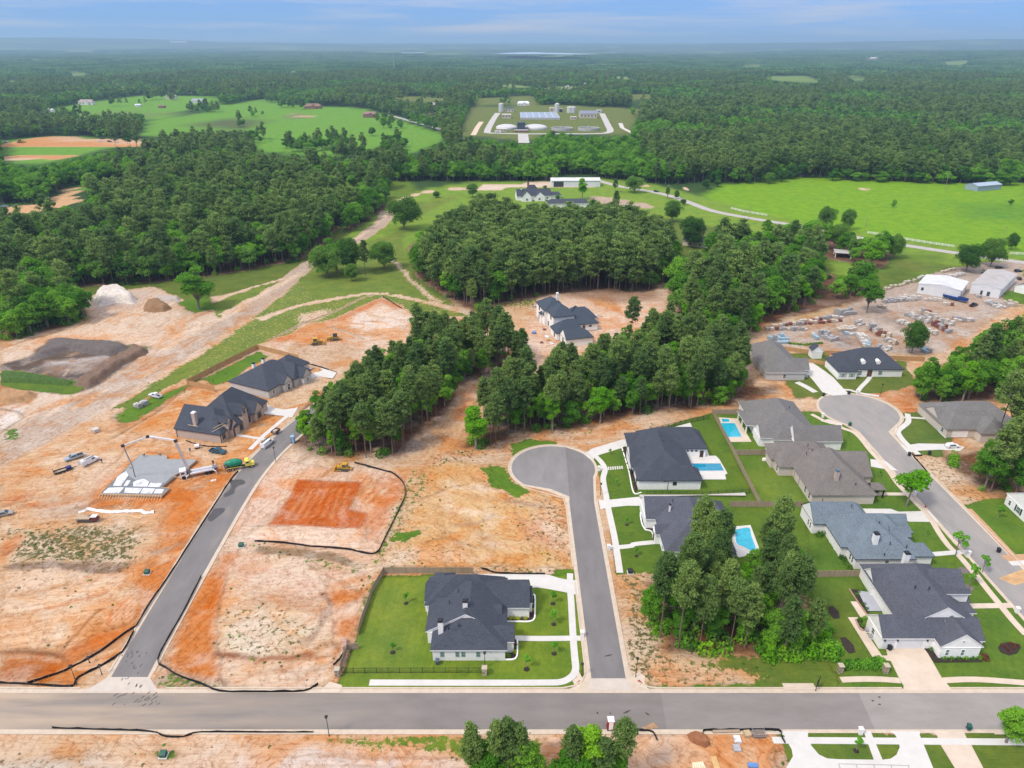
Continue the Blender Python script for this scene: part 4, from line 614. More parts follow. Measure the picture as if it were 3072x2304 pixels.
# ---------------------------------------------------------------- houses
OH, TH = .4, .2
class House:
    def __init__(s, name, label, cat, org, rz, wallm, roofm, trimm, glass=GLASS):
        s.root = thing(name, label, cat, (org[0], org[1], 0), rz); s.org = org; s.rz = rz; s.wall = MB(); s.roof = MB(); s.trim = MB(); s.wm, s.rm, s.tm, s.gl = wallm, roofm, trimm, glass; s.n = 0
    def L(s, x, y):
        if s.rz: return (x, y)                           # rotated houses are written in their own frame
        return (x - s.org[0], y - s.org[1])
    def wing(s, x0, x1, y0, y1, zr, axis, i0, i1, ze=3., zb=0., walls=True):
        (x0, y0), (x1, y1) = s.L(x0, y0), s.L(x1, y1); s.n += 1; e = .004 * s.n; ze += e; zr += e
        sw = axis == 'y'
        def P(a, b, z): return (b, a, z) if sw else (a, b, z)
        a0, a1, b0, b1 = (y0, y1, x0, x1) if sw else (x0, x1, y0, y1); bm = (b0 + b1) / 2
        A, B, C, D = P(a0, b0, ze), P(a1, b0, ze), P(a1, b1, ze), P(a0, b1, ze); r0, r1 = P(a0 + i0, bm, zr), P(a1 - i1, bm, zr)
        o = (lambda f: f[::-1]) if sw else (lambda f: f)
        s.roof.face(o([A, B, r1, r0])); s.roof.face(o([C, D, r0, r1]))
        if i1: s.roof.face(o([B, C, r1]))
        if i0: s.roof.face(o([D, A, r0]))
        dn = lambda p: (p[0], p[1], p[2] - TH)
        for p, q, k in ((A, B, 1), (C, D, 1), (B, C, i1), (D, A, i0)):
            if k: s.trim.face(o([dn(p), dn(q), q, p]))
        for ri, p, q, k in ((r0, A, D, i0), (r1, B, C, i1)):
            if not k:
                s.trim.face([dn(p), p, ri, dn(ri)]); s.trim.face([dn(q), dn(ri), ri, q])
        s.trim.face(o([dn(D), dn(C), dn(B), dn(A)]))
        if not walls: return
        zt = ze - TH + .03; a0w = a0 + (OH if i0 else .12); a1w = a1 - (OH if i1 else .12); b0w, b1w = b0 + OH, b1 - OH
        q = [P(a0w, b0w, zb), P(a1w, b0w, zb), P(a1w, b1w, zb), P(a0w, b1w, zb)]; q = [(p[0], p[1]) for p in o(q)]
        s.wall.hull([(*p, zb) for p in q], [(*p, zt) for p in q])
        slope = (zr - ze) / (bm - b0); zg = ze + slope * (b0w - b0) - TH * .4
        for k, aw in ((i0, a0w), (i1, a1w)):
            if not k: s.wall.face([P(aw, b0w, zt), P(aw, b1w, zt), P(aw, b1w, zg), P(aw, bm, zr - TH * .4), P(aw, b0w, zg)])
    def done(s, nm='wall'):
        s.wall.build(nm, s.wm, s.root); s.roof.build('roof', s.rm, s.root); s.trim.build('fascia', s.tm, s.root); return s
    def win(s, x, y, z, w, h, face='S', name='window', fr=None, pane=None, d=.06):
        x, y = s.L(x, y); f = fr or WHITE; b = MB(); p = MB(); t = .09
        def bx(B, u0, u1, z0, z1, dd, m=0):
            if face == 'S': B.box(x + u0, x + u1, y - dd, y + .05, z0, z1, m)
            elif face == 'N': B.box(x + u0, x + u1, y - .05, y + dd, z0, z1, m)
            elif face == 'W': B.box(x - dd, x + .05, y + u0, y + u1, z0, z1, m)
            else: B.box(x - .05, x + dd, y + u0, y + u1, z0, z1, m)
        hw = w / 2
        bx(b, -hw, -hw + t, z, z + h, d); bx(b, hw - t, hw, z, z + h, d); bx(b, -hw + t, hw - t, z, z + t, d); bx(b, -hw + t, hw - t, z + h - t, z + h, d); bx(b, -hw + t, hw - t, z + h * .5 - .03, z + h * .5 + .03, d * .8)
        o = b.build(name, f, s.root); bx(p, -hw + t, hw - t, z + t, z + h - t, d * .45); p.build('pane', pane or s.gl, o); return o
    def panel(s, name, x, y, z, w, h, face, m, d=.07, lines=0):
        x, y = s.L(x, y); b = MB(); n = max(1, lines)
        for k in range(n):
            z0, z1 = z + h * k / n + (.02 if k else 0), z + h * (k + 1) / n
            if face in 'SN': b.box(x - w / 2, x + w / 2, y - d, y + d, z0, z1)
            else: b.box(x - d, x + d, y - w / 2, y + w / 2, z0, z1)
        return b.build(name, m, s.root)
    def chimney(s, x, y, z0, z1, w=1.0, m=None, cap=None):
        x, y = s.L(x, y); b = MB(); b.box(x - w / 2, x + w / 2, y - w / 2, y + w / 2, z0, z1); o = b.build('chimney', m or s.wm, s.root)
        c = MB(); q = w / 2 + .08; c.box(x - q, x + q, y - q, y + q, z1, z1 + .12); c.box(x - q * .7, x + q * .7, y - q * .7, y + q * .7, z1 + .12, z1 + .35); c.build('cap', cap or DARK, o)
    def vents(s, pts):
        for x, y, z in pts:
            x, y = s.L(x, y); b = MB(); b.tube([(x, y, z - .4), (x, y, z + .3)], .09, 7); b.tube([(x, y, z + .3), (x, y, z + .36)], .16, 7); b.build('vent_pipe', DARK, s.root)
    def posts(s, pts, h=2.8, w=.28, m=None):
        for x, y in pts:
            x, y = s.L(x, y); b = MB(); b.box(x - w / 2, x + w / 2, y - w / 2, y + w / 2, 0, h); b.build('post', m or s.tm, s.root)

# A: corner house with the fenced lawn
a = House('house', 'white brick house with charcoal hip roof and two chimneys on the fenced corner lawn', 'house', (-8, 107), 0, WBRICK, SH_NAVY, WHITE, GGLASS)
a.wing(-15.3, -.9, 98.0, 118, 7.3, 'y', 5.9, 6); a.wing(-16.7, -1.0, 102.6, 112, 7.45, 'y', 0, 5); a.wing(-17.6, -1.4, 109.6, 118.3, 7.4, 'x', 6.3, 6); a.wing(-17.8, -10, 110.8, 117.2, 4.9, 'x', 0, 3); a.wing(-16.6, -12, 113.5, 119.6, 4.7, 'y', 2, 2.3)
a.wing(-8, 3.6, 109.0, 117.4, 6.3, 'x', 3, 0); a.wing(.5, 4.2, 110.4, 115.5, 5.0, 'x', 0, 0); a.wing(-6.2, -2.0, 105.5, 110.5, 4.95, 'x', 0, 0); a.wing(-5.5, .45, 100.0, 104.9, 4.75, 'x', 0, 0); a.done()
for x in (-13.1, -10.25, -9.15, -6.35): a.win(x, 98.4, .95, .75, 1.25, 'S', fr=mat('sage_window_frame', (.30, .38, .34), .6))
a.panel('wall_vent', -14.4, 98.39, 2.45, .7, .12, 'S', DARK); a.panel('wall_vent', -4.1, 98.39, 2.45, .7, .12, 'S', DARK)
a.win(.05 - .0, 102.4, .9, 1.2, 1.5, 'E'); a.win(3.48, 112.6, .9, 1.6, 1.5, 'E'); a.panel('garage_door', -1.6, 117.02, .0, 4.6, 2.3, 'N', WHITE, .05, 4); a.win(-16.3, 107, .8, 1.6, 1.6, 'W'); a.win(-16.28, 104.6, .2, 1.1, 2.2, 'W', 'door')
a.chimney(-9.0, 104.9, 5, 8.6, .9); a.chimney(-13.5, 101.5, 3, 6.9, .95); a.vents([(-10.6, 109.2, 7.2), (-12.3, 107.2, 6.2), (-10.0, 101.4, 5.9), (-12.0, 101.2, 5.2)])
# B: pool house at the turning circle
b_ = House('house', 'white house with dark hip roof beside the turning circle, blue pool behind it', 'house', (42, 167), 0, WHITE, SH_NAVY, DARK)
b_.wing(32.5, 48.3, 155.0, 180, 7.7, 'y', 7.2, 7); b_.wing(38, 49.5, 155.05, 161, 5.8, 'x', 3, 3); b_.wing(36, 54.7, 171.0, 181.2, 7.2, 'x', 6, 4); b_.wing(32.0, 40, 164.5, 172, 5.7, 'x', 0, 3); b_.wing(32.6, 40, 172.5, 178.3, 5.4, 'x', 2.5, 2); b_.wing(31.9, 36, 161.5, 164.8, 4.6, 'x', 1.4, 0, walls=False); b_.done()
b_.win(42.3, 155.4, 1.3, 1.0, 1.1, 'S', fr=DARK); b_.panel('wall_vent', 39.7, 155.39, 2.45, .8, .16, 'S', DARK)
for x in (39.0 + 1.55, ): b_.panel('downpipe', x, 155.38, 0, .1, 2.8, 'S', DARK)
for y in (158, 167, 169.5): b_.win(32.85, y, .8, 1.3, 1.7, 'W', fr=DARK)
b_.win(32.9, 175.5, .1, 4.2, 2.4, 'W', 'garage_door', fr=DARK, pane=WHITE); b_.win(32.3, 163.2, .1, 1.4, 2.4, 'W', 'door', fr=DARK)
for x in (49.2, 50.4, 51.6): b_.win(x, 171.42, 1.9, .55, .5, 'S', fr=DARK)
b_.panel('door', 53.2, 171.4, 0, 1.0, 2.2, 'S', mat('door_wood_dark', (.06, .035, .025), .6)); b_.posts([(33.1, 162.0), (33.1, 164.4)], 2.8, .3, WHITE); b_.vents([(40.9, 170.2, 7.2), (41.4, 168.2, 7.0)])
# C: neighbour half behind the south wood
c_ = House('house', 'white house with slate blue shingle roof half hidden behind the south wood', 'house', (42, 136), 0, WHITE, SH_SLATE, WHITE)
c_.wing(34.0, 50, 126.5, 147.2, 8.0, 'y', 7, 6.5); c_.wing(31.8, 44, 138.5, 147.3, 6.6, 'x', 0, 4); c_.wing(41, 51.8, 134.5, 145.8, 7.3, 'x', 4, 4); c_.wing(45, 49.8, 125.4, 132, 5.2, 'y', 2, 2); c_.wing(33.0, 37, 132.6, 136.2, 4.6, 'x', 0, 0); c_.done()
c_.win(32.0, 143, .3, 4.4, 2.2, 'W', 'garage_door', pane=WHITE); c_.win(33.4, 141.0, 1, .9, 1.3, 'W'); c_.panel('door', 33.15, 134.4, 0, 1.1, 2.2, 'W', MATS['door_wood_dark']); c_.win(34.4, 130, .9, 1.4, 1.5, 'W'); c_.vents([(38.2, 140.2, 7.1), (46, 140.5, 7.0), (47.5, 139.5, 6.6)])
c_.chimney(37.3, 138.8, 4, 6.9, .35, WHITE)
# D: brown roof, brick chimney
d_ = House('house', 'beige brick house with weathered brown roof and tall brick chimney', 'house', (82, 160), 0, BBRICK, SH_BROWN, mat('taupe_trim', (.30, .26, .22), .7))
d_.wing(75.1, 91.6, 148.5, 168.5, 9.2, 'y', 8.2, 7); d_.wing(82, 94.2, 156.8, 168.6, 7.3, 'x', 4, 0); d_.wing(71.3, 88, 161.6, 174.0, 7.4, 'x', 6.1, 6); d_.wing(70.4, 76, 165.6, 170.6, 4.9, 'x', 2.4, 1); d_.wing(91.5, 95.2, 151.2, 154.4, 3.9, 'x', 0, 1.5, 2.8, walls=False); d_.done()
d_.chimney(82.0, 151.9, 3.8, 8.0, .95, mat('pale_chimney_brick', (.50, .40, .33), .9, .2, 4, stretch=(1, 1, 3)), mat('blue_metal_cap', (.14, .22, .27), .4, metal=.5)); d_.posts([(94.8, 151.6), (94.8, 154.0), (92.8, 151.6)], 2.6, .3, DARK)
for y in (150.5, 153.2, 163.5): d_.win(75.5 if y < 160 else 71.7, y, .6, 1.2, 1.8, 'W', fr=WHITE)
for x in (79.8, 84.9): d_.panel('wall_vent', x, 148.89, 2.5, .6, .12, 'S', DARK)
d_.win(93.95, 161, .1, 4.4, 2.2, 'E', 'garage_door', pane=SIDING); d_.posts([(75.6, 157.6), (75.6, 160.9)], 2.8, .3); d_.vents([(78.3, 162.4, 6.8), (80.2, 163.6, 7.0), (79.7, 165.4, 7.4), (86.6, 150.6, 4.8)])
# E: grey roof with rectangular pool
e_ = House('house', 'white house with grey shingle roof and long rear wing beside a rectangular pool', 'house', (82, 186), 0, WHITE, SH_GREY, WHITE)
e_.wing(71.4, 88.8, 177.0, 200, 8.4, 'y', 7, 8); e_.wing(80.2, 94.1, 175.0, 181.4, 6.6, 'x', 0, 0); e_.wing(69.3, 76, 184.5, 194, 5.0, 'x', 2.5, 1, walls=False); e_.wing(74.5, 80, 175.9, 180, 4.9, 'y', 2, 1.5); e_.wing(71.2, 76, 177.2, 183.5, 5.6, 'x', 0, 2); e_.done()
e_.posts([(69.8, 185.2), (69.8, 193.4), (69.8, 189.3)], 2.8, .3, WHITE); e_.win(71.4, 180.4, .4, 1.6, 2.0, 'W'); e_.win(71.4, 182.5, .4, .9, 2.0, 'W'); e_.win(78.6, 176.3, 1.0, 1.1, 1.3, 'S', pane=GGLASS); e_.win(76.2, 176.3, .9, .5, .5, 'S'); e_.panel('wall_vent', 85.5, 175.39, 2.4, .5, .12, 'S', DARK); e_.win(93.95, 178.2, .1, 4.2, 2.2, 'E', 'garage_door', pane=WHITE)
e_.vents([(80.2, 184.2, 8.2), (82.2, 187, 7.7)])
# F: pale blue roof
f_ = House('house', 'white brick house with pale blue-grey roof and square white chimney', 'house', (82, 134), 0, WBRICK, SH_BLUE, DARK)
f_.wing(73.8, 91.0, 128.0, 140, 8.0, 'x', 6, 6); f_.wing(75.3, 88.8, 123.9, 138, 7.9, 'y', 6.6, 6); f_.wing(71.0, 85.2, 136.6, 144.6, 6.6, 'x', 0, 4); f_.wing(86.5, 93.4, 124.8, 129.5, 5.0, 'x', 2, 2.2); f_.wing(85.5, 90.3, 129.8, 133.0, 6.2, 'x', 0, 0, 4.4); f_.wing(85.0, 91.6, 133.6, 138.2, 6.5, 'x', 0, 0, 4.0); f_.wing(88.5, 92.9, 133.2, 137.2, 4.6, 'x', 2, 2); f_.done()
f_.chimney(80.4, 127.0, 4.5, 7.6, 1.05, WHITE); f_.win(82.6, 124.3, .8, 1.0, 1.6, 'S', pane=GGLASS)
for y in (125.6, 126.7): f_.win(75.7, y, .7, .8, 1.6, 'W')
for y in (138.2, 139.4): f_.win(71.12, y, .7, .8, 1.7, 'W')
f_.posts([(74.2, 128.6), (74.2, 131.0), (74.2, 133.6)], 2.8, .32, WHITE); f_.vents([(75.0, 142.6, 5.6), (80.2, 138.9, 6.6), (83, 131.2, 7.4), (83.4, 126.2, 5.6), (81.8, 124.6, 3.7), (87.4, 126.4, 4.6)]); f_.win(84.9, 140.9, .1, 4.4, 2.2, 'E', 'garage_door', pane=WHITE)
# G: L-shaped corner house with tan drive
g_ = House('house', 'white L-shaped house with dark mottled roof and front gable by the tan driveway', 'house', (82, 110), 0, WHITE, SH_SLATE, WHITE)
g_.wing(75.4, 90.8, 103.6, 122.4, 8.2, 'y', 0, 6); g_.wing(70.4, 84, 100.9, 107.3, 6.0, 'x', 0, 0); g_.wing(80.3, 88.5, 98.8, 108, 6.1, 'y', 0, 3); g_.wing(83, 89.6, 100.2, 107.2, 5.6, 'x', 0, 0); g_.wing(83, 92.6, 110.2, 121.2, 7.2, 'x', 3, 0); g_.wing(75.6, 80, 116.2, 120.6, 5.2, 'x', 0, 0); g_.wing(86.5, 92.4, 107.6, 110.6, 4.2, 'x', 0, 1.4, 2.9, walls=False); g_.wing(85.2, 91.9, 110.1, 111.6, 6.4, 'x', 0, 0, 5.6, 3); g_.done()
g_.panel('garage_door', 76.2, 101.3, 0, 4.9, 2.25, 'S', mat('white_garage_door', (.66, .67, .67), .6, .04, 1), .05, 4); g_.panel('garage_door', 72.1, 101.3, 0, 2.2, 2.25, 'S', MATS['white_garage_door'], .05, 4)
for x in (71.15 + .0, 73.6, 79.3):
    w = MB(); lx, ly = g_.L(x, 101.15); w.box(lx - .12, lx + .12, ly - .14, ly, 2.1, 2.5); w.build('wall_lamp', DARK, g_.root)
for x in (82.0, 84.9): g_.win(x, 98.92, .75, .75, 1.55, 'S', pane=GGLASS)
g_.win(84.4, 98.92, 4.0, .55, .55, 'S', 'gable_vent', pane=DARK); g_.win(70.5, 104.2, .9, 1.1, 1.4, 'W'); g_.posts([(91.8, 108.0), (91.8, 110.2), (88.8, 107.9)], 2.8, .35, WHITE); g_.chimney(82.6, 118.6, 6, 9.0, 1.0, WHITE); g_.posts([(75.9, 110.4), (75.7, 115.9), (78.2, 111.2)], 2.9, .4, WHITE)
g_.vents([(80.6, 110.6, 7.0), (82.2, 108.9, 8.2)])
# M, N, O, P round the second turning circle
m_ = House('house', 'white house with two little roof dormers and black roof at the end of the street', 'house', (124, 230), 0, WHITE, SH_NAVY, DARK)
m_.wing(116.5, 136.4, 224.6, 238.6, 8.4, 'x', 7, 7); m_.wing(112.4, 119.6, 222.6, 234.5, 6.4, 'y', 3.6, 3.6); m_.done()
for x, w in ((114.5, 1.3), (117.6, 1.3)): m_.win(x, 223.0, .8, w, 1.4, 'S', pane=GGLASS)
for x in (121.2, 128.3): m_.win(x, 225.0, .7, 1.5, 1.6, 'S', pane=GGLASS)
m_.panel('door', 124.6, 225.0, 0, 1.7, 2.5, 'S', mat('brown_door', (.11, .06, .035), .6))
for x in (122.4, 127.6):
    lx, ly = m_.L(x, 226.4); w = MB(); w.box(lx - .6, lx + .6, ly - .2, ly + 1.4, 3.6, 5.0); w.tube([(lx, ly - .3, 5.0), (lx, ly + 1.5, 5.0)], .72, 12); w.build('dormer', WHITE, m_.root); m_.win(x, 226.2, 3.95, .7, .9, 'S', pane=GGLASS)
for x in (113.55, 115.45, 116.7, 118.5): m_.panel('shutter', x, 222.98, .8, .35, 1.4, 'S', mat('sage_shutter', (.33, .39, .33), .7), .05)
n_ = House('house', 'grey roofed house at the second turning circle with timber gable porch', 'house', (94, 234), 0, SIDING, SH_GREY, WHITE)
n_.wing(87.4, 101.4, 221.8, 247, 7.8, 'y', 6, 7); n_.wing(92, 103.2, 224, 230.5, 6.2, 'x', 3, 0); n_.done(); n_.win(94, 222.2, .8, 1.2, 1.4, 'S'); n_.posts([(102.8, 224.6), (102.8, 230)], 2.8, .35, WOODF)
o_ = House('house', 'sprawling house with grey-brown hip roof behind the young pines across the street', 'house', (139, 190), 0, BBRICK, SH_GREY, MATS['taupe_trim'])
o_.wing(127.6, 151, 182.2, 199, 8.0, 'x', 7.6, 8); o_.wing(127.9, 136, 187, 196, 5.8, 'x', 0, 3); o_.wing(136, 146, 179.5, 188, 6.2, 'y', 3.5, 3); o_.done(); o_.win(127.9, 184.6, .8, 1.4, 1.5, 'W'); o_.win(132, 182.6, .1, 4.6, 2.2, 'S', 'garage_door', pane=WHITE)
p_ = House('house', 'white gabled house with black shutters at the edge of the right lawn', 'house', (131, 145), 0, WHITE, SH_NAVY, WHITE)
p_.wing(124.4, 140, 139, 149.5, 6.6, 'x', 0, 0); p_.done(); p_.win(124.5, 144.2, .7, 1.5, 1.7, 'W', pane=GGLASS); p_.win(124.5, 147.4, .7, .9, 1.4, 'W')
for y in (143.2, 145.2): p_.panel('shutter', 124.48, y, .7, .4, 1.7, 'W', DARK, .06)
# rotated houses: H1 (under construction), H2, Q (two storeys)
h1 = House('house', 'brick house under construction with steep black roof and tall unfinished chimney', 'house', (-99.0, 182.9), math.radians(-14.2), TBRICK, SH_NAVY, DARK)
h1.wing(-.4, 15.4, -.4, 12.5, 8.0, 'x', 0, 6); h1.wing(1.2, 16.8, 4.5, 22.5, 9.9, 'y', 7, 6); h1.wing(9, 17.6, 13.5, 18.5, 6.2, 'x', 3, 0); h1.wing(9, 16.4, 3.4, 6.8, 5.6, 'x', 3, 0); h1.wing(9, 17.0, 8.2, 11.6, 8.2, 'x', 3, 0, 5.2); h1.wing(11, 15.8, 2.6, 4.9, 6.9, 'x', 0, 0, 5.2, 3); h1.done()
h1.chimney(6.2, 1.4, 2.6, 8.2, 1.05, mat('new_chimney_brick', (.44, .36, .31), .9, .2, 4), WHITE)
for y, z, w in ((1.4, .7, 1.3), (8.0, .4, 1.6), (12.2, .7, 1.2), (16, .5, 1.9)): h1.win(15.02 if y < 3 else (16.42 if y < 13 else 17.5), y, z, w, 1.9, 'E', fr=mat('black_frame', (.02, .02, .02), .5))
h1.win(16.9, 9.9, 5.3, 1.0, 1.5, 'E', fr=MATS['black_frame']); h1.panel('door', 16.32, 5.1, 0, 1.8, 2.4, 'E', MATS['brown_door'])
h1.panel('downpipe', 14.95, -.02, 0, .12, 2.8, 'S', DARK); h1.panel('downpipe', .1, -.02, 0, .12, 2.8, 'S', DARK)
for a_, b2 in (((4.8, -.2, 4.9), (8.2, -.4, 4.9)), ((12.6, -.2, 3.6), (15.6, 2.4, 5.0)), ((12.4, .7, 4.2), (15.3, 3.2, 5.5))):
    w = MB(); w.bar(a_, b2, .14, .05); w.build('roof_board', LUMBER, h1.root)
h2 = House('house', 'grey sided house with black hip roof inside the new cedar fence', 'house', (-94.7, 215.2), math.radians(-25.2), SIDING, SH_NAVY, DARK)
h2.wing(-.4, 17.2, -.4, 19.5, 7.6, 'y', 7.5, 7); h2.wing(6, 19, 10, 19, 6.8, 'x', 3, 3); h2.wing(11, 20.6, 12.5, 17, 5.8, 'x', 3, 0); h2.wing(11, 18.4, 5.5, 10, 5.6, 'x', 3, 0); h2.wing(3, 14, 14, 24, 6.6, 'y', 4, 4); h2.done()
h2.win(16.82, 2.2, .9, 1.0, 1.3, 'E'); h2.win(18.3, 7.8, .2, 1.4, 2.2, 'E', 'door'); h2.win(20.5, 14.7, .7, 1.7, 1.6, 'E', pane=GGLASS); h2.chimney(1.0, 10.5, 2.5, 5.4, .9, WHITE); h2.chimney(1.2, 15, 2.5, 5.4, .9, WHITE); h2.posts([(18.0, 9.8), (18.0, 11.9)], 2.8, .35, WOODO)
q_ = House('house', 'large two-storey white house with steel blue roof on the cleared site in the woods', 'house', (20.8, 252.2), math.radians(15), WHITE, mat('steel_blue_shingle', (.052, .068, .090), .9, .2, 3), DARK)
q_.wing(-.3, 11.2, -.3, 7.2, 5.9, 'x', 0, 4); q_.wing(-1.9, 10, 6.8, 15.2, 6.8, 'x', 4, 4); q_.wing(2.5, 18.6, 13.6, 26, 8.9, 'y', 7, 6); q_.wing(-.4, 9.2, 15.6, 25.5, 10.2, 'y', 5, 4, 6.4); q_.wing(-1.6, 8.4, 23.6, 36, 10.0, 'y', 4, 5, 6.4); q_.wing(10, 20.4, 20, 30, 6.4, 'x', 4, 4); q_.wing(-2.4, 1, 26.4, 29, 5.2, 'x', 1.2, 0, 4.2); q_.done()
for y, z in ((3.4, .5), (10.0, .5), (19.5, 4.2), (25.3, 3.6), (31.5, 4.2), (31.5, .4), (22.6, .4)): q_.win((-.2 if y < 7 else -1.5) if y < 15 else (0. if y < 24 else -1.2), y, z, 1.5, 1.9, 'W', fr=DARK)
q_.win(15.0, 14.0, 1.6, 1.2, .7, 'S', fr=DARK); q_.win(12.3, 14.0, .6, 1.0, 1.8, 'S', fr=DARK); q_.chimney(6.4, 31, 8, 11, .9, WHITE, WHITE)
# smaller and farther buildings
def shed(name, label, cat, x, y, w, d, h, rise, rz, wm, rm, axis='x', hip=0, wins=(), tm=None, group=None, walls=True):
    s = House(name, label, cat, (x, y), rz or 1e-9, wm, rm, tm or wm)
    s.wing(-w / 2, w / 2, -d / 2, d / 2, h + rise, axis, hip, hip, h, 0, walls); s.done()
    for f, u, z, ww, hh in wins: s.win(u if f in 'SN' else (-w / 2 + .2 if f == 'W' else w / 2 - .2), (-d / 2 + .4 if f == 'S' else d / 2 - .4) if f in 'SN' else u, z, ww, hh, f, fr=wm)
    if group: s.root['group'] = group
    return s
METAL = mat('white_metal_roof', (.60, .60, .60), .5, .08, .4, wear=((.42, .41, .40), .15, .52, .5)); METALW = mat('white_metal_wall', (.66, .67, .68), .6, .05, .5); METALG = mat('grey_metal_roof', (.42, .40, .38), .55, .12, .4, wear=((.30, .27, .24), .2, .5, .6))
shed('shed', 'small white garden shed with dark gable roof by the cedar fence', 'shed', 112.5, 242.6, 4.4, 3.8, 3.0, 2.0, 0, WHITE, SH_NAVY, 'y')
def wh(label, p, z, mroof, wins):                         # warehouse from its four eave corners
    c = [at('R7', *q, z) for q in p]; ax = math.atan2(c[1][1] - c[0][1], c[1][0] - c[0][0]); w = math.dist(c[0], c[1]); d = math.dist(c[1], c[2]); cx = sum(q[0] for q in c) / 4; cy = sum(q[1] for q in c) / 4
    s = House('warehouse', label, 'warehouse', (cx, cy), ax, METALW, mroof, METALW); s.wing(-w / 2, w / 2, -d / 2, d / 2, z + 1.1, 'y', 0, 0, z); s.done(); s.w, s.d = w, d
    for f, u, zz, ww, hh in wins: s.win(u * w / 2 if f == 'S' else w / 2 - .38, -d / 2 + .1 if f == 'S' else u * d / 2, zz, ww, hh, f, fr=DARK)
    return s
wh('long white metal warehouse with translucent ridge strip in the stone yard', [(1280, 785), (1660, 850), (1755, 775), (1385, 715)], 4.6, METAL, [('S', -.75, 1.6, 1.0, 1.4), ('E', -.55, .1, 1.6, 3.6)])
wh('white metal warehouse with grey roof beside the parked cars', [(1750, 790), (2020, 840), (2165, 712), (1900, 665)], 4.6, METALG, [('S', -.2, .3, .9, 2.0), ('S', .25, .3, 1.2, 2.0)])
x, y = at('R7', 2185, 880); shed('house', 'small white cottage beside the warehouses', 'house', x + 4, y + 3, 9, 7, 2.8, 1.6, .6, WHITE, SH_GREY, 'x', 0, [('S', -1, .9, 1, 1.2)])
x, y = at('R6', 1600, 470); shed('house', 'brick cottage with dark gable roof under the big oak', 'house', x, y + 3, 14, 9, 3, 2.4, -.45, BBRICK, SH_NAVY, 'x', 0, [('S', -3, .8, 1.4, 1.3), ('S', 3, .8, 1.4, 1.3)])
x, y = at('R7', 650, 575); s = shed('carport', 'open carport with pale roof beneath the oaks', 'carport', x + 1, y + 4, 9, 8, 3, .8, -.3, WHITE, METALG, 'x', 2, walls=False); s.posts([(-3.9, -3.6), (3.9, -3.6), (-3.9, 3.6), (3.9, 3.6)], 2.9, .3, WHITE)
x, y = at('D7', 420, 372); s = House('house', 'white farmhouse with several slate gables beyond the middle wood', 'house', (x, y + 6), .12, WHITE, SH_NAVY, WHITE)
s.wing(-12, 14, -2, 8, 7.6, 'x', 0, 0); s.wing(-9, -1, -7, 6, 7.2, 'y', 0, 3); s.wing(1, 9, -6, 6, 6.4, 'y', 0, 3); s.wing(-6, 8, 4, 14, 9.4, 'x', 5, 5); s.wing(12, 22, -1, 6, 5.2, 'x', 0, 2); s.done(); s.win(-5, -6.9, .8, 1.6, 1.6, 'S'); s.win(4.5, -5.9, .8, 1.6, 1.6, 'S'); s.win(11, -1.6, .8, 1.4, 1.4, 'S'); s.chimney(-2, 9, 8, 11, 1.2, mat('red_brick', (.25, .10, .07), .9)); s.chimney(-8, 2, 7, 8.6, .8)
x, y = at('D7', 800, 440); shed('garage', 'long low garage with dark blue roof in front of the farmhouse', 'garage', x, y + 5, 30, 11, 3, 2.4, .1, WHITE, SH_NAVY, 'x', 3)
x, y = at('D7', 880, 215); s = shed('barn', 'white metal barn with open bay beside the gravel lot', 'barn', x, y + 6, 40, 14, 5, 1.4, .02, METALW, METAL, 'x', 0); s.panel('door', -14, -6.62, 0, 8, 4.2, 'S', mat('bay_shade', (.05, .05, .055), .9), .04)  # dark panel, coloured as the shade inside the open bay
x, y = at('T3', 475, 1145); shed('house', 'house with pinkish roof among the trees at the pasture edge', 'house', x, y + 8, 22, 14, 3.2, 3.6, .25, BBRICK, mat('pinkish_shingle', (.30, .24, .22), .9), 'x', 6)
x, y = at('T3', 1940, 1235); s = shed('barn', 'blue-grey metal barn at the far end of the pasture', 'barn', x + 4, y + 6, 26, 12, 4, 1.5, .35, mat('blue_metal', (.30, .36, .42), .5), mat('blue_metal_roof', (.33, .40, .47), .5), 'x')
# ---------------------------------------------------------------- trees
PINE_L = leaf_mat('pine_needles', (.112, .200, .056), (.235, .345, .088), .38); BROAD_L = leaf_mat('broad_leaves', (.082, .240, .020), (.220, .455, .042), .45); LIME_L = leaf_mat('spring_leaves', (.160, .420, .018), (.280, .540, .034), .5); OAK_L = leaf_mat('oak_leaves', (.068, .172, .028), (.160, .310, .048), .42); YOUNG_L = leaf_mat('young_tree_leaves', (.10, .33, .024), (.20, .47, .045), .4)
FAR_L = leaf_mat('far_canopy', (.055, .145, .045), (.140, .280, .080), .3); HEDGE_L = leaf_mat('hedge_leaves', (.09, .27, .024), (.21, .46, .05), .4); GOLD_L = leaf_mat('golden_shrub_leaves', (.437, .483, .034), (.575, .598, .057), .3); RED_L = leaf_mat('red_shrub_leaves', (.115, .034, .034), (.207, .069, .046), .2)
def quad_cloud(P, Nrm, size, rs, spread=.7, aspect=1.5):
    n = len(P); d = Nrm + rs.normal(size=(n, 3)) * spread; d /= np.linalg.norm(d, axis=1)[:, None] + 1e-9
    a = np.cross(d, rs.normal(size=(n, 3))); a /= np.linalg.norm(a, axis=1)[:, None] + 1e-9; b = np.cross(d, a)
    s = (size * rs.uniform(.6, 1.25, n))[:, None]; a = a * s * .5 * aspect; b = b * s * .5
    return np.stack([P - a - b * .3, P - a * .1 - b, P + a + b * .2, P + a * .1 + b], 1).reshape(-1, 3)
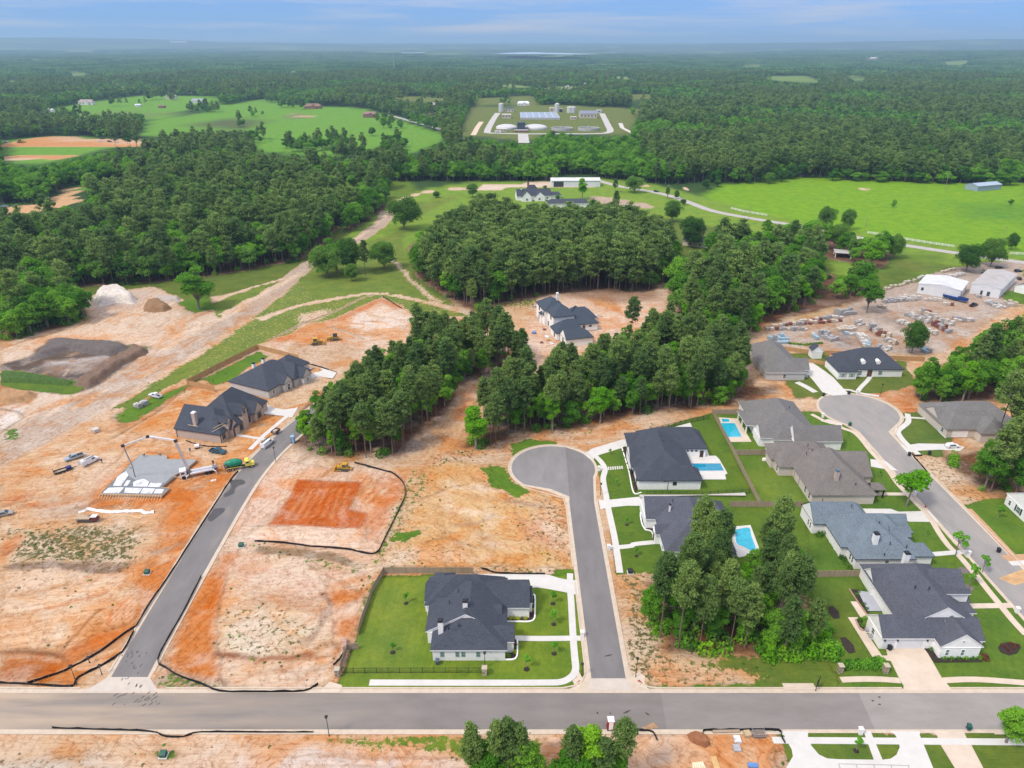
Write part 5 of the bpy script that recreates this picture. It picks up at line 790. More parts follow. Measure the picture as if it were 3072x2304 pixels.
def arr_mesh(name, V, m, extra=None):
    n = len(V) // 4; vs_ = [V]; faces = n; me = bpy.data.meshes.new(name); mats = [m]
    nv = len(V); lv = np.arange(nv); ls = np.arange(n) * 4; lt = np.full(n, 4); mi = np.zeros(n, int)
    if extra:
        eb, em = extra; ev = np.array(eb.v); off = nv; fl = [i + off for f in eb.f for i in f]; st = np.cumsum([0] + [len(f) for f in eb.f[:-1]]) + nv
        V = np.concatenate([V, ev]); lv = np.concatenate([lv, fl]); ls = np.concatenate([ls, st]); mi = np.concatenate([mi, np.ones(len(eb.f), int)]); mats.append(em)
    me.vertices.add(len(V)); me.vertices.foreach_set('co', V.astype(np.float32).ravel()); me.loops.add(len(lv)); me.loops.foreach_set('vertex_index', lv.astype(np.int32)); me.polygons.add(len(ls)); me.polygons.foreach_set('loop_start', ls.astype(np.int32))
    for k in mats: me.materials.append(k)
    me.polygons.foreach_set('material_index', mi.astype(np.int32)); me.update(calc_edges=True); return me
def pine_pts(rs, Ht, R, base, nt_, nq):
    P, Nn, tips = [], [], []; lean = rs.normal(size=2) * .012
    for k in range(nt_):
        t = base + (1 - base) * rs.rand() ** .85; prof = max(.12, 1 - ((t - (base + .30 * (1 - base))) / (1.02 - base - .25 * (1 - base))) ** 2) if t > base + .3 * (1 - base) else .55 + .45 * (t - base) / (.3 * (1 - base) + 1e-6)
        a = rs.rand() * 6.283; r = R * prof * (.25 + .75 * rs.rand() ** .5); c = np.array([math.cos(a) * r + lean[0] * t * Ht, math.sin(a) * r + lean[1] * t * Ht, t * Ht + rs.normal() * .3]); tips.append(c)
        q = rs.normal(size=(nq, 3)); q /= np.linalg.norm(q, axis=1)[:, None]; rad = rs.uniform(.5, .95) * R / 3.2 * (.78 if nt_ > 60 else 1)
        P.append(c + rs.normal(size=(nq, 3)) * np.array([.78, .78, .46]) * rad); Nn.append(q * .6 + np.array([0, 0, .7]))
    return np.concatenate(P), np.concatenate(Nn), tips, lean
def make_pine(i, Ht, R, base, nt_, nq, sz, lod):
    rs = np.random.RandomState(100 + i + lod * 31); P, Nn, tips, lean = pine_pts(rs, Ht, R, base, nt_, nq); V = quad_cloud(P, Nn, sz, rs, .5, 1.9)
    tb = MB(); n = 7 if lod == 0 else 4; tb.tube([(lean[0] * Ht * t + .12 * math.sin(t * 5 + i), lean[1] * Ht * t, Ht * t - .2) for t in (0, .03, .3, .6, .97)], [.26, .19, .16, .11, .03], n)
    if lod == 0:
        for c in tips[:26]: tb.tube([(lean[0] * c[2], lean[1] * c[2], c[2] - .9), tuple(c)], [.05, .02], 3)
        for k in range(7): z = Ht * rs.uniform(.25, base); a = rs.rand() * 6.28; tb.tube([(0, 0, z), (math.cos(a) * 1.1, math.sin(a) * 1.1, z + .25)], [.035, .012], 3)
    return V, tb
def make_broad(i, Ht, R, base, nl, nq, sz, lod, sp=.75):
    rs = np.random.RandomState(300 + i + lod * 37); P, Nn, tips = [], [], []; cz = Ht * (base + (1 - base) * .5); hz = Ht * (1 - base) * .5
    for k in range(nl):
        q = rs.normal(size=3); q /= np.linalg.norm(q); q[2] = max(q[2], -.8); u = rs.rand() ** .4 * .78; tw = 1 - .28 * max(0, q[2] * u) - .18 * max(0, -q[2] * u); c = np.array([q[0] * R * u * tw, q[1] * R * u * tw, cz + q[2] * hz * u * .95]); lr = R * rs.uniform(.28, .44); tips.append(c)
        g = rs.normal(size=(nq, 3)); g /= np.linalg.norm(g, axis=1)[:, None]; g[:, 2] = np.where(g[:, 2] < -.35, -g[:, 2], g[:, 2]); rr = lr * (.48 + .62 * rs.rand(nq, 1) ** .7)
        P.append(c + g * np.array([1, 1, .8]) * rr); Nn.append(g + np.array([0, 0, .45]))
    V = quad_cloud(np.concatenate(P), np.concatenate(Nn), sz, rs, sp, 1.35); tb = MB(); n = 7 if lod == 0 else 4
    tb.tube([(0, 0, -.2), (.05, 0, Ht * base * .5), (.1, .08, Ht * (base + .2)), (.1, .1, Ht * .8)], [.024 * Ht, .018 * Ht, .012 * Ht, .003 * Ht], n)
    if lod == 0:
        for c in tips[:14]: z = Ht * (base + .08 + .1 * rs.rand()); tb.tube([(0.06, 0.03, z), tuple((np.array([0, 0, z]) + c) / 2 + np.array([0, 0, .3])), tuple(c)], [.008 * Ht, .005 * Ht, .002 * Ht], 4)
    return V, tb
def make_shrub(i, Ht, R, nq, sz, m):
    rs = np.random.RandomState(500 + i); g = rs.normal(size=(nq, 3)); g /= np.linalg.norm(g, axis=1)[:, None]; g[:, 2] = np.abs(g[:, 2]); lump = 1 + .22 * np.sin(g[:, 0] * 5 + i) * np.cos(g[:, 1] * 4 - i)
    P = g * np.array([R, R, Ht]) * (lump * rs.uniform(.72, 1.02, nq))[:, None]; return arr_mesh('foliage', quad_cloud(P, g, sz, rs, .7, 1.3), m)
# near prototypes: trunk + crown meshes, unit scale in metres
def pair(V, tb, lm, bm): return (tb.mesh('trunk', bm, True), arr_mesh('crown', V, lm))
PINES = [pair(*make_pine(k, h, r, b, 92, 64, .36, 0), PINE_L, BARK) for k, (h, r, b) in enumerate(((21, 3.0, .50), (19, 2.8, .42), (23, 3.1, .56), (17, 2.6, .36), (20, 2.4, .50), (22, 3.5, .46)))]
BROADS = [pair(*make_broad(k, h, r, b, nl, 260, .38, 0), BROAD_L, BARKG) for k, (h, r, b, nl) in enumerate(((14, 4.0, .02, 26), (16, 4.2, .04, 28), (12, 3.8, .0, 24), (15, 3.4, .05, 24), (11, 4.0, .0, 22)))]
LIMES = [pair(*make_broad(20 + k, h, r, b, nl, 260, .36, 0), LIME_L, BARKG) for k, (h, r, b, nl) in enumerate(((14, 2.7, .10, 18), (15, 3.2, .14, 20), (12, 2.8, .08, 16)))]
OAKS = [pair(*make_broad(40 + k, h, r, b, nl, 280, .44, 0), OAK_L, BARKG) for k, (h, r, b, nl) in enumerate(((15, 7.4, .0, 44), (16, 6.6, .02, 40), (13, 6.7, .0, 38)))]
YOUNGS = [pair(*make_broad(60 + k, h, r, b, nl, 90, .24, 0), YOUNG_L, BARKG) for k, (h, r, b, nl) in enumerate(((3.4, .75, .28, 8), (4.0, .85, .3, 8), (3.0, .6, .25, 7)))]
STREET_T = [pair(*make_broad(70, 8.2, 2.9, .22, 13, 130, .36, 0), LIME_L, BARKG), pair(*make_broad(71, 5.2, 1.5, .3, 8, 70, .28, 0, .9), YOUNG_L, BARKG)]
KIND = {'pine_tree': PINES, 'broadleaf_tree': BROADS + LIMES, 'oak_tree': OAKS, 'young_tree': YOUNGS, 'street_tree': STREET_T}
def tree(name, proto, x, y, sc_, rz, label, cat, group=None):
    o = thing(name, label, cat, (x, y, gz(x, y) - .05), rz, group); o.scale = (sc_, sc_, sc_)
    link('trunk', proto[0], o); link('crown', proto[1], o); return o
# combined low-detail prototypes for the mass of the forest, kept outside the scene
PROTO = bpy.data.collections.new('forest_kinds'); PLIST = []
def proto(nm, me): o = bpy.data.objects.new('k%02d_%s' % (len(PLIST), nm), me); PROTO.objects.link(o); PLIST.append(o); return len(PLIST) - 1
I_NP = [proto('pine', arr_mesh('pine', *(lambda V, tb: (V, PINE_L, (tb, BARK)))(*make_pine(10 + k, h, r, b, 40, 44, .60, 1)))) for k, (h, r, b) in enumerate(((20, 3.4, .45), (22, 3.6, .48), (18, 3.1, .36), (21, 4.0, .40)))]
I_NB = [proto('broadleaf', arr_mesh('broadleaf', *(lambda V, tb: (V, BROAD_L, (tb, BARKG)))(*make_broad(10 + k, h, r, b, nl, 110, .66, 1)))) for k, (h, r, b, nl) in enumerate(((14, 4.6, .08, 20), (16, 5.0, .1, 22), (12, 4.8, .05, 20), (15, 5.6, .08, 24)))]
I_NL = [proto('spring', arr_mesh('spring', *(lambda V, tb: (V, LIME_L, (tb, BARKG)))(*make_broad(15, 14, 2.8, .22, 13, 90, .68, 1))))]
I_NO = [proto('oak', arr_mesh('oak', *(lambda V, tb: (V, OAK_L, (tb, BARKG)))(*make_broad(16 + k, 14, 5.6, .12, 24, 80, .8, 1)))) for k in range(2)]
I_FP = [proto('far_pine', arr_mesh('far_pine', make_pine(30 + k, 20, 4.0, .32, 20, 14, 1.4, 2)[0], PINE_L)) for k in range(3)]
I_FB = [proto('far_broadleaf', arr_mesh('far_broadleaf', make_broad(30 + k, 14 + k, 5.6, .02, 14, 22, 1.45, 2)[0], m)) for k, m in enumerate((BROAD_L, OAK_L, BROAD_L, FAR_L))]
def make_canopy(i):                                      # a 90 m square of far canopy
    rs = np.random.RandomState(700 + i); P, Nn = [], []
    for k in range(110):
        c = np.array([rs.uniform(-48, 48), rs.uniform(-48, 48), rs.uniform(8, 14)]); g = rs.normal(size=(9, 3)); g /= np.linalg.norm(g, axis=1)[:, None]; g[:, 2] = np.abs(g[:, 2]); P.append(c + g * np.array([4.6, 4.6, 4.2])); Nn.append(g)
    return arr_mesh('canopy', quad_cloud(np.concatenate(P), np.concatenate(Nn), 4.4, rs, .5, 1.2), FAR_L)
I_C = [proto('canopy', make_canopy(k)) for k in range(3)]
def gn_scatter(name, coll, pts, idx, rot, scl):
    me = bpy.data.meshes.new(name); me.vertices.add(len(pts)); me.vertices.foreach_set('co', np.asarray(pts, np.float32).ravel())
    for n_, ty, v in (('pick', 'INT', np.asarray(idx, np.int32)), ('turn', 'FLOAT', np.asarray(rot, np.float32)), ('size', 'FLOAT', np.asarray(scl, np.float32))): q = me.attributes.new(n_, ty, 'POINT'); q.data.foreach_set('value', v)
    me.update(); o = link(name, me); g = bpy.data.node_groups.new(name, 'GeometryNodeTree'); g.interface.new_socket('Geometry', in_out='INPUT', socket_type='NodeSocketGeometry'); g.interface.new_socket('Geometry', in_out='OUTPUT', socket_type='NodeSocketGeometry')
    N_ = g.nodes.new; gi = N_('NodeGroupInput'); go = N_('NodeGroupOutput'); ip = N_('GeometryNodeInstanceOnPoints'); ci = N_('GeometryNodeCollectionInfo'); ci.inputs['Collection'].default_value = coll; ci.inputs['Separate Children'].default_value = True; ci.inputs['Reset Children'].default_value = True
    def na(n_, ty): k = N_('GeometryNodeInputNamedAttribute'); k.data_type = ty; k.inputs['Name'].default_value = n_; return k.outputs['Attribute']
    cx = N_('ShaderNodeCombineXYZ'); lk = g.links.new; lk(na('turn', 'FLOAT'), cx.inputs['Z']); er = N_('FunctionNodeEulerToRotation'); lk(cx.outputs[0], er.inputs[0])
    lk(gi.outputs[0], ip.inputs['Points']); lk(ci.outputs[0], ip.inputs['Instance']); ip.inputs['Pick Instance'].default_value = True; lk(na('pick', 'INT'), ip.inputs['Instance Index']); lk(er.outputs[0], ip.inputs['Rotation']); lk(na('size', 'FLOAT'), ip.inputs['Scale']); lk(ip.outputs[0], go.inputs[0])
    md = o.modifiers.new('scatter', 'NODES'); md.node_group = g; return stuff(o)
# where trees may not stand
RSn = np.random.RandomState(5)
def hidden(x, y, h):                                     # would the tree hide ground or houses that lie open to view?
    bad = np.zeros(len(x), bool)
    for fr in (0., .55, .97):
        fx, fy = view_f(x, y, h * fr)
        for p in VISIBLE: bad |= inpoly(fx, fy, p)
    return bad
def fill(poly, sp):
    P = np.array(poly); gx = np.arange(P[:, 0].min(), P[:, 0].max(), sp); gy = np.arange(P[:, 1].min(), P[:, 1].max(), sp * .87); A, B = np.meshgrid(gx.astype(float), gy.astype(float)); A[1::2] += sp / 2
    A = A.ravel() + RSn.uniform(-.38, .38, A.size) * sp; B = B.ravel() + RSn.uniform(-.38, .38, B.size) * sp; k = inpoly(A, B, poly); return A[k], B[k]
STYLE = {'left': (5.0, .30, .24), 'lclump': (5.2, .06, .05), 'mid': (4.3, .84, .06), 'right': (4.9, .30, .20), 'oaks': (7.5, .1, .05), 'front': (3.9, .60, .12), 'bulb': (3.9, .50, .14), 'rfar': (5.4, .28, .06), 'rlow': (4.8, .72, .08), 'south': (3.7, .58, .16), 'fork': (5.2, .1, .1)}
WHERE = {'left': 'in the large wood above the haul road', 'lclump': 'in the clump beside the dirt stockpiles', 'mid': 'in the middle pine wood behind the two-storey house', 'right': 'in the wood beside the stone yard', 'oaks': 'among the oaks along the country road', 'front': 'in the wood beside the left street', 'bulb': 'in the wood behind the turning circle', 'rfar': 'in the wood behind the grey roofed houses', 'rlow': 'in the young stand across the right street', 'south': 'in the wood above the main street', 'fork': 'in the thicket at the fork of the haul road'}
cand = []                                                 # (distance, kind, stand, x, y, scale, proto)
for k, (sp, pf, lf) in STYLE.items():
    x, y = fill(Fp(*STAND[k]), sp); r = RSn.rand(len(x)); s = RSn.uniform(.70, 1.14, len(x)); pine = r < pf; lime = r > 1 - lf; s *= {'front': .84, 'bulb': .84, 'south': .84}.get(k, 1.); h = np.where(pine, 21, 14.5) * s
    keep = ~hidden(x, y, h)
    for i in np.where(keep)[0]: cand.append((math.hypot(x[i], y[i]), 'P' if pine[i] else ('L' if lime[i] else 'B'), k, x[i], y[i], s[i]))
cand.sort(); cnt = {'P': 0, 'B': 0}; fx_, fi_, fr_, fs_ = [], [], [], []
for d, kd, st_, x, y, s in cand:
    q = 'P' if kd == 'P' else 'B'
    if cnt[q] < 296:
        cnt[q] += 1; s *= .92 if (st_ == 'south' and q == 'B') else 1
        if q == 'P':
            o = tree('pine_tree', PINES[rnd.randrange(6)], x, y, s, rnd.uniform(0, 6.28), 'tall bare-trunked pine ' + WHERE[st_], 'pine tree', 'pines ' + WHERE[st_])
            if st_ == 'south': o.scale = (s * .84, s * .84, s)
        elif kd == 'L': tree('broadleaf_tree', LIMES[rnd.randrange(3)], x, y, s, rnd.uniform(0, 6.28), 'bright spring-green broadleaf tree ' + WHERE[st_], 'tree', 'bright green trees ' + WHERE[st_])
        else: tree('broadleaf_tree', BROADS[rnd.randrange(5)], x, y, s, rnd.uniform(0, 6.28), 'mid-green broadleaf tree ' + WHERE[st_], 'tree', 'broadleaf trees ' + WHERE[st_])
    else:
        fx_.append((x, y, gz(x, y))); fi_.append(rnd.choice(I_NP if kd == 'P' else (I_NL if kd == 'L' else (I_NB + I_NB + I_NO)))); fr_.append(rnd.uniform(0, 6.28)); fs_.append(s)
# forest beyond: everywhere but the open land
def zone(x, y): fx, fy = view_f(x, y, 0 * x); return (fx > -150) & (fx < 2360) & (np.where(fx < 215, fy < 440, np.where(fx < 1300, fy < 392, np.where(fx < 1480, fy < 398, fy < 396))))
ROADS_FAR = [CRD, smooth_line(ats('T2', [(310, 745), (620, 830), (760, 885), (860, 930)])), smooth_line([(-900, 1800)] + ats('T1', [(620, 465), (850, 450), (1050, 437)]))]
def belt(r0, r1, sp, pines, broads, pf):
    X_, Y_ = fill([(-r1 * .8, r0 * .7), (r1 * .8, r0 * .7), (r1 * .8, r1), (-r1 * .8, r1)], sp); R_ = np.hypot(X_, Y_); k = (R_ >= r0) & (R_ < r1) & zone(X_, Y_) & (np.abs(X_) < Y_ * .78 + 30); X_, Y_ = X_[k], Y_[k]
    dens = woods(X_, Y_); k = RSn.rand(len(X_)) < np.maximum(smooth((dens - .36) / .06), np.hypot(X_, Y_) < 700) * .97 + .03; X_, Y_, dens = X_[k], Y_[k], dens[k]
    sel = fbm(X_, Y_, 120, 15, 2); pine = RSn.rand(len(X_)) < smooth((sel - .35) / .3) * pf * 1.6; s = RSn.uniform(.72, 1.15, len(X_)); h = np.where(pine, 21, 15) * s; k = ~hidden(X_, Y_, h)
    for rd in ROADS_FAR: k &= pdist(X_, Y_, rd, False) > 9
    for i in np.where(k)[0]: fx_.append((X_[i], Y_[i], gz(X_[i], Y_[i]) if R_.max() > 2200 else 0)); fi_.append(rnd.choice(pines if pine[i] else broads)); fr_.append(rnd.uniform(0, 6.28)); fs_.append(s[i])
belt(430, 1050, 6.0, I_NP, I_NB + I_NB + I_NO + I_NL, .45); belt(1050, 3000, 8.6, I_FP, I_FB, .45)
X_, Y_ = fill([(-9500, 2400), (9500, 2400), (9500, 11500), (-9500, 11500)], 78); R_ = np.hypot(X_, Y_); k = (R_ > 2950) & (R_ < 11500) & (np.abs(X_) < Y_ * .8); X_, Y_ = X_[k], Y_[k]; k = ~hidden(X_, Y_, 14 + 0 * X_) & (RSn.rand(len(X_)) < smooth((woods(X_, Y_) - .34) / .05) * .95 + .04)
for x, y in zip(X_[k], Y_[k]): fx_.append((x, y, gz(x, y) - 2)); fi_.append(rnd.choice(I_C)); fr_.append(rnd.uniform(0, 6.28)); fs_.append(rnd.uniform(.85, 1.2))
# clumps standing in the open fields (sheet F: centre, half axes, number)
for cx, cy, rx, ry, n_ in ((440, 322, 95, 16, 150), (660, 318, 45, 8, 26), (730, 312, 30, 8, 14), (620, 228, 18, 3, 14), (600, 217, 40, 2, 12), (680, 219, 40, 3, 16), (350, 212, 40, 3, 20), (440, 236, 36, 5, 40), (150, 252, 40, 5, 24), (40, 250, 40, 6, 30), (280, 225, 60, 2, 8), (60, 285, 50, 8, 44), (230, 278, 80, 13, 120), (1040, 215, 20, 2, 5), (1090, 220, 14, 3, 6), (1370, 246, 12, 4, 3), (925, 240, 30, 5, 26), (880, 235, 50, 8, 46), (655, 232, 8, 2, 4), (1190, 200, 60, 5, 40), (1300, 222, 60, 6, 60), (560, 248, 25, 3, 6), (515, 270, 20, 2, 5), (840, 270, 30, 10, 14), (800, 288, 8, 3, 2), (850, 318, 26, 22, 40), (760, 335, 40, 10, 26), (800, 402, 46, 9, 44), (700, 375, 30, 8, 26), (560, 300, 16, 6, 10), (480, 205, 50, 2, 20), (120, 265, 40, 4, 24)):
    for q in range(n_):
        a_ = rnd.uniform(0, 6.28); r_ = rnd.random() ** .5; x, y = at('F', cx + math.cos(a_) * rx * r_, cy + math.sin(a_) * ry * r_ + 4); fx_.append((x, y, 0)); fi_.append(rnd.choice(I_NP[:2] + I_NB + I_NO if y < 1050 else I_FB + I_FP)); fr_.append(rnd.uniform(0, 6.28)); fs_.append(rnd.uniform(.6, 1.05))
fo = gn_scatter('forest', PROTO, fx_, fi_, fr_, fs_); fo['label'] = 'mass of pine and broadleaf forest spreading to the horizon'; fo['category'] = 'forest'
print('trees', cnt, 'forest', len(fx_))
# single trees that can be told apart
def solo(r, x, y, hpx, protos, pi, label, name='broadleaf_tree', wide=1., cat='tree'):
    gx, gy = at(r, x, y); s_ = SH[r][2]; d = gy * C_ + H * S_; hh = hpx / s_ / F * d / math.cos(math.atan2(H, gy)); me = protos[pi]; ht = {id(OAKS): (15, 16, 13), id(PINES): (21, 19, 23, 17, 20, 22), id(BROADS): (14, 16, 12, 15, 11), id(LIMES): (14, 15, 12), id(YOUNGS): (3.4, 4.0, 3.0), id(STREET_T): (8.2, 5.2)}[id(protos)][pi]
    k = hh / ht; o = tree(name, me, gx, gy, k, rnd.uniform(0, 6.28), label, cat); o.scale = (k * wide, k * wide, k); return o
solo('R4', 1720, 1010, 390, BROADS, 1, 'lone broad green tree beside the brown soil heap', wide=1.5)
solo('R5', 620, 735, 290, OAKS, 0, 'wide dark oak whose limbs overhang the haul road', 'oak_tree'); solo('R5', 820, 700, 330, OAKS, 1, 'tall greyish oak in the middle of the oak cluster on the meadow', 'oak_tree', .8); solo('R5', 1110, 665, 240, OAKS, 2, 'rounded oak at the end of the oak cluster next to the grass path', 'oak_tree', 1.05); solo('R5', 830, 772, 170, OAKS, 1, 'low dense bushy oak standing in front of the oak cluster', 'oak_tree', .9); solo('R5', 945, 722, 290, PINES, 1, 'slim pine in front of the oak cluster on the meadow', 'pine_tree', .9, 'pine tree'); solo('R5', 700, 690, 330, BROADS, 1, 'light green tree rising behind the wide haul-road oak', wide=1.2)
solo('R5', 1280, 325, 300, OAKS, 0, 'big round oak where the haul road meets the mown grass', 'oak_tree', 1.0); solo('R5', 960, 248, 130, OAKS, 2, 'squat dark tree beside the sandy fork of the haul road', 'oak_tree'); solo('R5', 1560, 50, 60, OAKS, 1, 'small round tree on the grass above the middle wood', 'oak_tree', 1.5); solo('R5', 1870, 45, 130, OAKS, 1, 'dark tree behind the middle wood near the farmhouse', 'oak_tree'); solo('R5', 1880, 1035, 270, PINES, 0, 'tall pine at the corner of the middle wood by the sandy track', 'pine_tree', .9, 'pine tree')
solo('L2', 1900, 562, 400, LIMES, 1, 'vivid lime-green tree at the fork of the dirt track', wide=1.45); solo('L3', 350, 405, 360, LIMES, 0, 'bright conical green tree at the edge of the wood behind the turning circle', wide=1.0); solo('L3', 760, 340, 350, LIMES, 1, 'bright tree standing out of the wood edge opposite the dark-roofed house', wide=1.1)
solo('R7', 850, 1040, 360, BROADS, 1, 'full green tree at the edge of the stone yard', wide=1.15); solo('R7', 1240, 1395, 300, OAKS, 1, 'dark broad-leaved tree among the stone pallets', 'oak_tree', .85); solo('R7', 1710, 685, 260, OAKS, 0, 'big spreading oak by the stone yard entrance', 'oak_tree', .95); solo('R7', 1920, 645, 250, OAKS, 2, 'oak between the warehouse and the country road', 'oak_tree', .9); solo('R7', 2095, 500, 160, OAKS, 1, 'oak beyond the country road at the pasture fence', 'oak_tree', .8); solo('R7', 880, 665, 280, LIMES, 1, 'bright green oak leaning over the yard lawn', wide=1.7); solo('R7', 1085, 575, 230, OAKS, 1, 'dark oak behind the bright green yard oak', 'oak_tree', .8); solo('R7', 600, 500, 230, OAKS, 2, 'dark oak shading the carport', 'oak_tree', .8); solo('R7', 500, 320, 210, OAKS, 0, 'tall spreading oak at the bend of the country road', 'oak_tree', .75); solo('R7', 680, 330, 200, OAKS, 1, 'leafy oak on the verge of the country road', 'oak_tree', .8); solo('R7', 1080, 137, 78, BROADS, 4, 'small lone tree in the open pasture', wide=.85); solo('R7', 2090, 115, 60, BROADS, 2, 'low green bush tree near the far pasture corner', wide=1.3)
solo('D7', 950, 352, 250, LIMES, 1, 'pale lime-green tree beside the farmhouse garage', wide=1.3); solo('D7', 1510, 278, 190, OAKS, 0, 'large dark oak by the country road near the white barn', 'oak_tree', 1.1); solo('D7', 1305, 275, 140, PINES, 3, 'short dark pine on the barn lawn', 'pine_tree', 1.2, 'pine tree'); solo('D7', 1310, 480, 210, PINES, 1, 'pine rising in front of the gravel turning area', 'pine_tree', 1.1, 'pine tree'); solo('D7', 1910, 590, 250, OAKS, 1, 'rounded green oak on the lawn below the country road', 'oak_tree', 1.0); solo('D7', 1860, 345, 130, PINES, 3, 'dark pine beside the road junction', 'pine_tree', 1.2, 'pine tree'); solo('D7', 1960, 345, 100, OAKS, 1, 'round bush-like tree beside the road junction', 'oak_tree', .8); solo('D7', 2030, 410, 70, OAKS, 1, 'low rounded tree on the lawn near the junction', 'oak_tree', 1.2); solo('D7', 555, 250, 55, BROADS, 4, 'small garden tree behind the farmhouse', wide=1.3); solo('D7', 690, 355, 60, BROADS, 4, 'bushy garden tree in front of the farmhouse', wide=1.5)
solo('R6', 1540, 480, 290, OAKS, 1, 'huge dark oak standing over the brick cottage', 'oak_tree', .95)
for k, (x, y, h_) in enumerate(((330, 1175, 60), (420, 1190, 70), (500, 1180, 75), (560, 1190, 80), (640, 1180, 85), (690, 1160, 95), (370, 1110, 130), (150, 1225, 70), (225, 1210, 50))): q = solo('T3', x, y, h_, OAKS, k % 3, 'rounded dark tree round the house at the pasture edge', 'oak_tree', 1.0); q['group'] = 'trees round the pasture house'
for k in range(16): x = 960 + k * 78 + rnd.uniform(-20, 20); q = solo('T3', x, 1165 + k * 2.2 + rnd.uniform(-6, 6), rnd.uniform(60, 95), BROADS, k % 5, 'low bright bushy tree along the top edge of the pasture', wide=1.9); q['group'] = 'hedgerow trees along the pasture'
# foreground trees whose feet lie below the picture
for k, (r, x, y, h_, pr, pi, lb, nm, wd) in enumerate((('B2', 1865, 1290, 12, PINES, 3, 'slim young pine below the main street beside the grass verge', 'pine_tree', .75), ('B2', 2075, 1262, 13, PINES, 4, 'slim pine standing second in the clump below the main street', 'pine_tree', .75), ('B2', 2195, 1248, 13, PINES, 1, 'pine closest to the kerb in the clump below the main street', 'pine_tree', .8), ('B3', 30, 1285, 12, PINES, 1, 'pine half merged with broad bushes below the main street', 'pine_tree', .9), ('B2', 1990, 1430, 9, BROADS, 2, 'low green sapling thicket tree under the slim pines', 'broadleaf_tree', .9), ('B3', 120, 1400, 10, BROADS, 0, 'leafy young tree in the clump below the main street', 'broadleaf_tree', 1.), ('B3', 530, 1308, 13, PINES, 3, 'thin pine left of the bright tree by the portable toilet', 'pine_tree', .7), ('B3', 680, 1238, 14, LIMES, 1, 'bright green tree beside the red and white portable toilet', 'broadleaf_tree', 1.0), ('B3', 800, 1400, 12, PINES, 1, 'pine with bare lower trunk below the portable toilet', 'pine_tree', .85), ('B3', 975, 1258, 15, PINES, 2, 'tall pine at the corner of the clay building lot', 'pine_tree', .8), ('B3', 900, 1420, 11, BROADS, 3, 'leafy sapling between the pines at the clay lot', 'broadleaf_tree', .9), ('B3', 560, 1480, 10, BROADS, 2, 'shrubby tree under the bright tree below the street', 'broadleaf_tree', 1.))):
    ht = {id(PINES): (21, 19, 23, 17, 20, 22), id(BROADS): (14, 16, 12, 15, 11), id(LIMES): (14, 15, 12)}[id(pr)][pi]; x, y = at(r, x, y, h_); o = tree(nm, pr[pi], x, y, h_ / ht, rnd.uniform(0, 6.28), lb, 'tree'); o.scale = (h_ / ht * wd * 1.15, h_ / ht * wd * 1.15, h_ / ht)
x, y = at('B4', 2055, 1440); o = tree('oak_tree', BROADS[3], x, y, .62, 1., 'leggy open-crowned tree at the kerb beside the white driveways', 'tree'); o.scale = (.85, .85, .62)
# street and garden trees
solo('L4', 1195, 1052, 350, STREET_T, 0, 'bright airy street tree between the brown-roofed and blue-roofed houses', 'street_tree', 1.1); solo('L4', 1620, 1480, 210, STREET_T, 1, 'slender young street tree by the blue-roofed house walk', 'street_tree'); solo('L4', 1850, 1625, 150, STREET_T, 1, 'thin young street tree on the verge beside the dark L-shaped house', 'street_tree', .9); solo('B4', 1735, 95, 200, STREET_T, 1, 'spindly young tree in a grey mulch ring by the L-shaped house', 'street_tree', .7)
for r, x, y, h_, lb in (('D2', 1780, 505, 150, 'young tree in a mulch ring next to the corner house driveway'), ('D2', 1790, 770, 180, 'leafy young tree above the front walk of the corner house'), ('D2', 1793, 1145, 160, 'young tree below the front walk of the corner house'), ('D2', 1440, 1340, 170, 'sparse sapling in a pale stone ring by the corner house'), ('B2', 1298, 232, 95, 'young tree on the back lawn near the corner house porch'), ('B2', 1182, 655, 80, 'young tree on the back lawn beside the iron fence'), ('L3', 990, 1215, 75, 'small tree in a mulch ring before the slate-roofed house'), ('L3', 1075, 1485, 80, 'small tree beside the front walk of the slate-roofed house'), ('L3', 845, 610, 60, 'sapling on the lawn beside the pool house driveway'), ('L3', 900, 880, 65, 'sapling on the lawn below the stepping pads'), ('L4', 965, 800, 60, 'sapling on the lawn of the brown-roofed house'), ('L4', 1375, 1310, 60, 'reddish young tree on the lawn of the blue-roofed house'), ('L4', 1985, 1165, 120, 'young green tree on the lawn across the right street'), ('L4', 690, 450, 40, 'tiny sapling on the lawn beside the second turning circle'), ('B4', 765, 1510, 110, 'young bright tree on the island lawn below the main street'), ('D1', 585, 545, 50, 'small sapling inside the cedar fence by the black-roofed house')):
    solo(r, x, y, h_, YOUNGS, rnd.randrange(3), lb, 'young_tree')
# undergrowth at the wood edges
SHR = bpy.data.collections.new('undergrowth_kinds')
for k in range(4): q = bpy.data.objects.new('u%d' % k, make_shrub(k, 1.3 + .3 * k, 1.2, 150, .36, (BROAD_L, OAK_L, BROAD_L, LIME_L)[k])); SHR.objects.link(q)
up, ui, ur, us = [], [], [], []
for k, sp, pr_ in (('south', 2.0, .62), ('bulb', 2.4, .35), ('front', 2.6, .25), ('left', 4., .35), ('right', 3.6, .4), ('rlow', 2.6, .35), ('mid', 3.6, .12), ('lclump', 2.6, .6), ('rfar', 3.2, .4)):
    x, y = fill(Fp(*STAND[k]), sp); kk = (RSn.rand(len(x)) < pr_) & (fbm(x, y, 9, 21, 2) > .42) & ~hidden(x, y, 2.5 + 0 * x)
    for a_, b2 in zip(x[kk], y[kk]): up.append((a_, b2, gz(a_, b2) - .1)); ui.append(rnd.choice((0, 0, 1, 2, 2, 3))); ur.append(rnd.uniform(0, 6.28)); us.append(rnd.uniform(.5, 1.5))
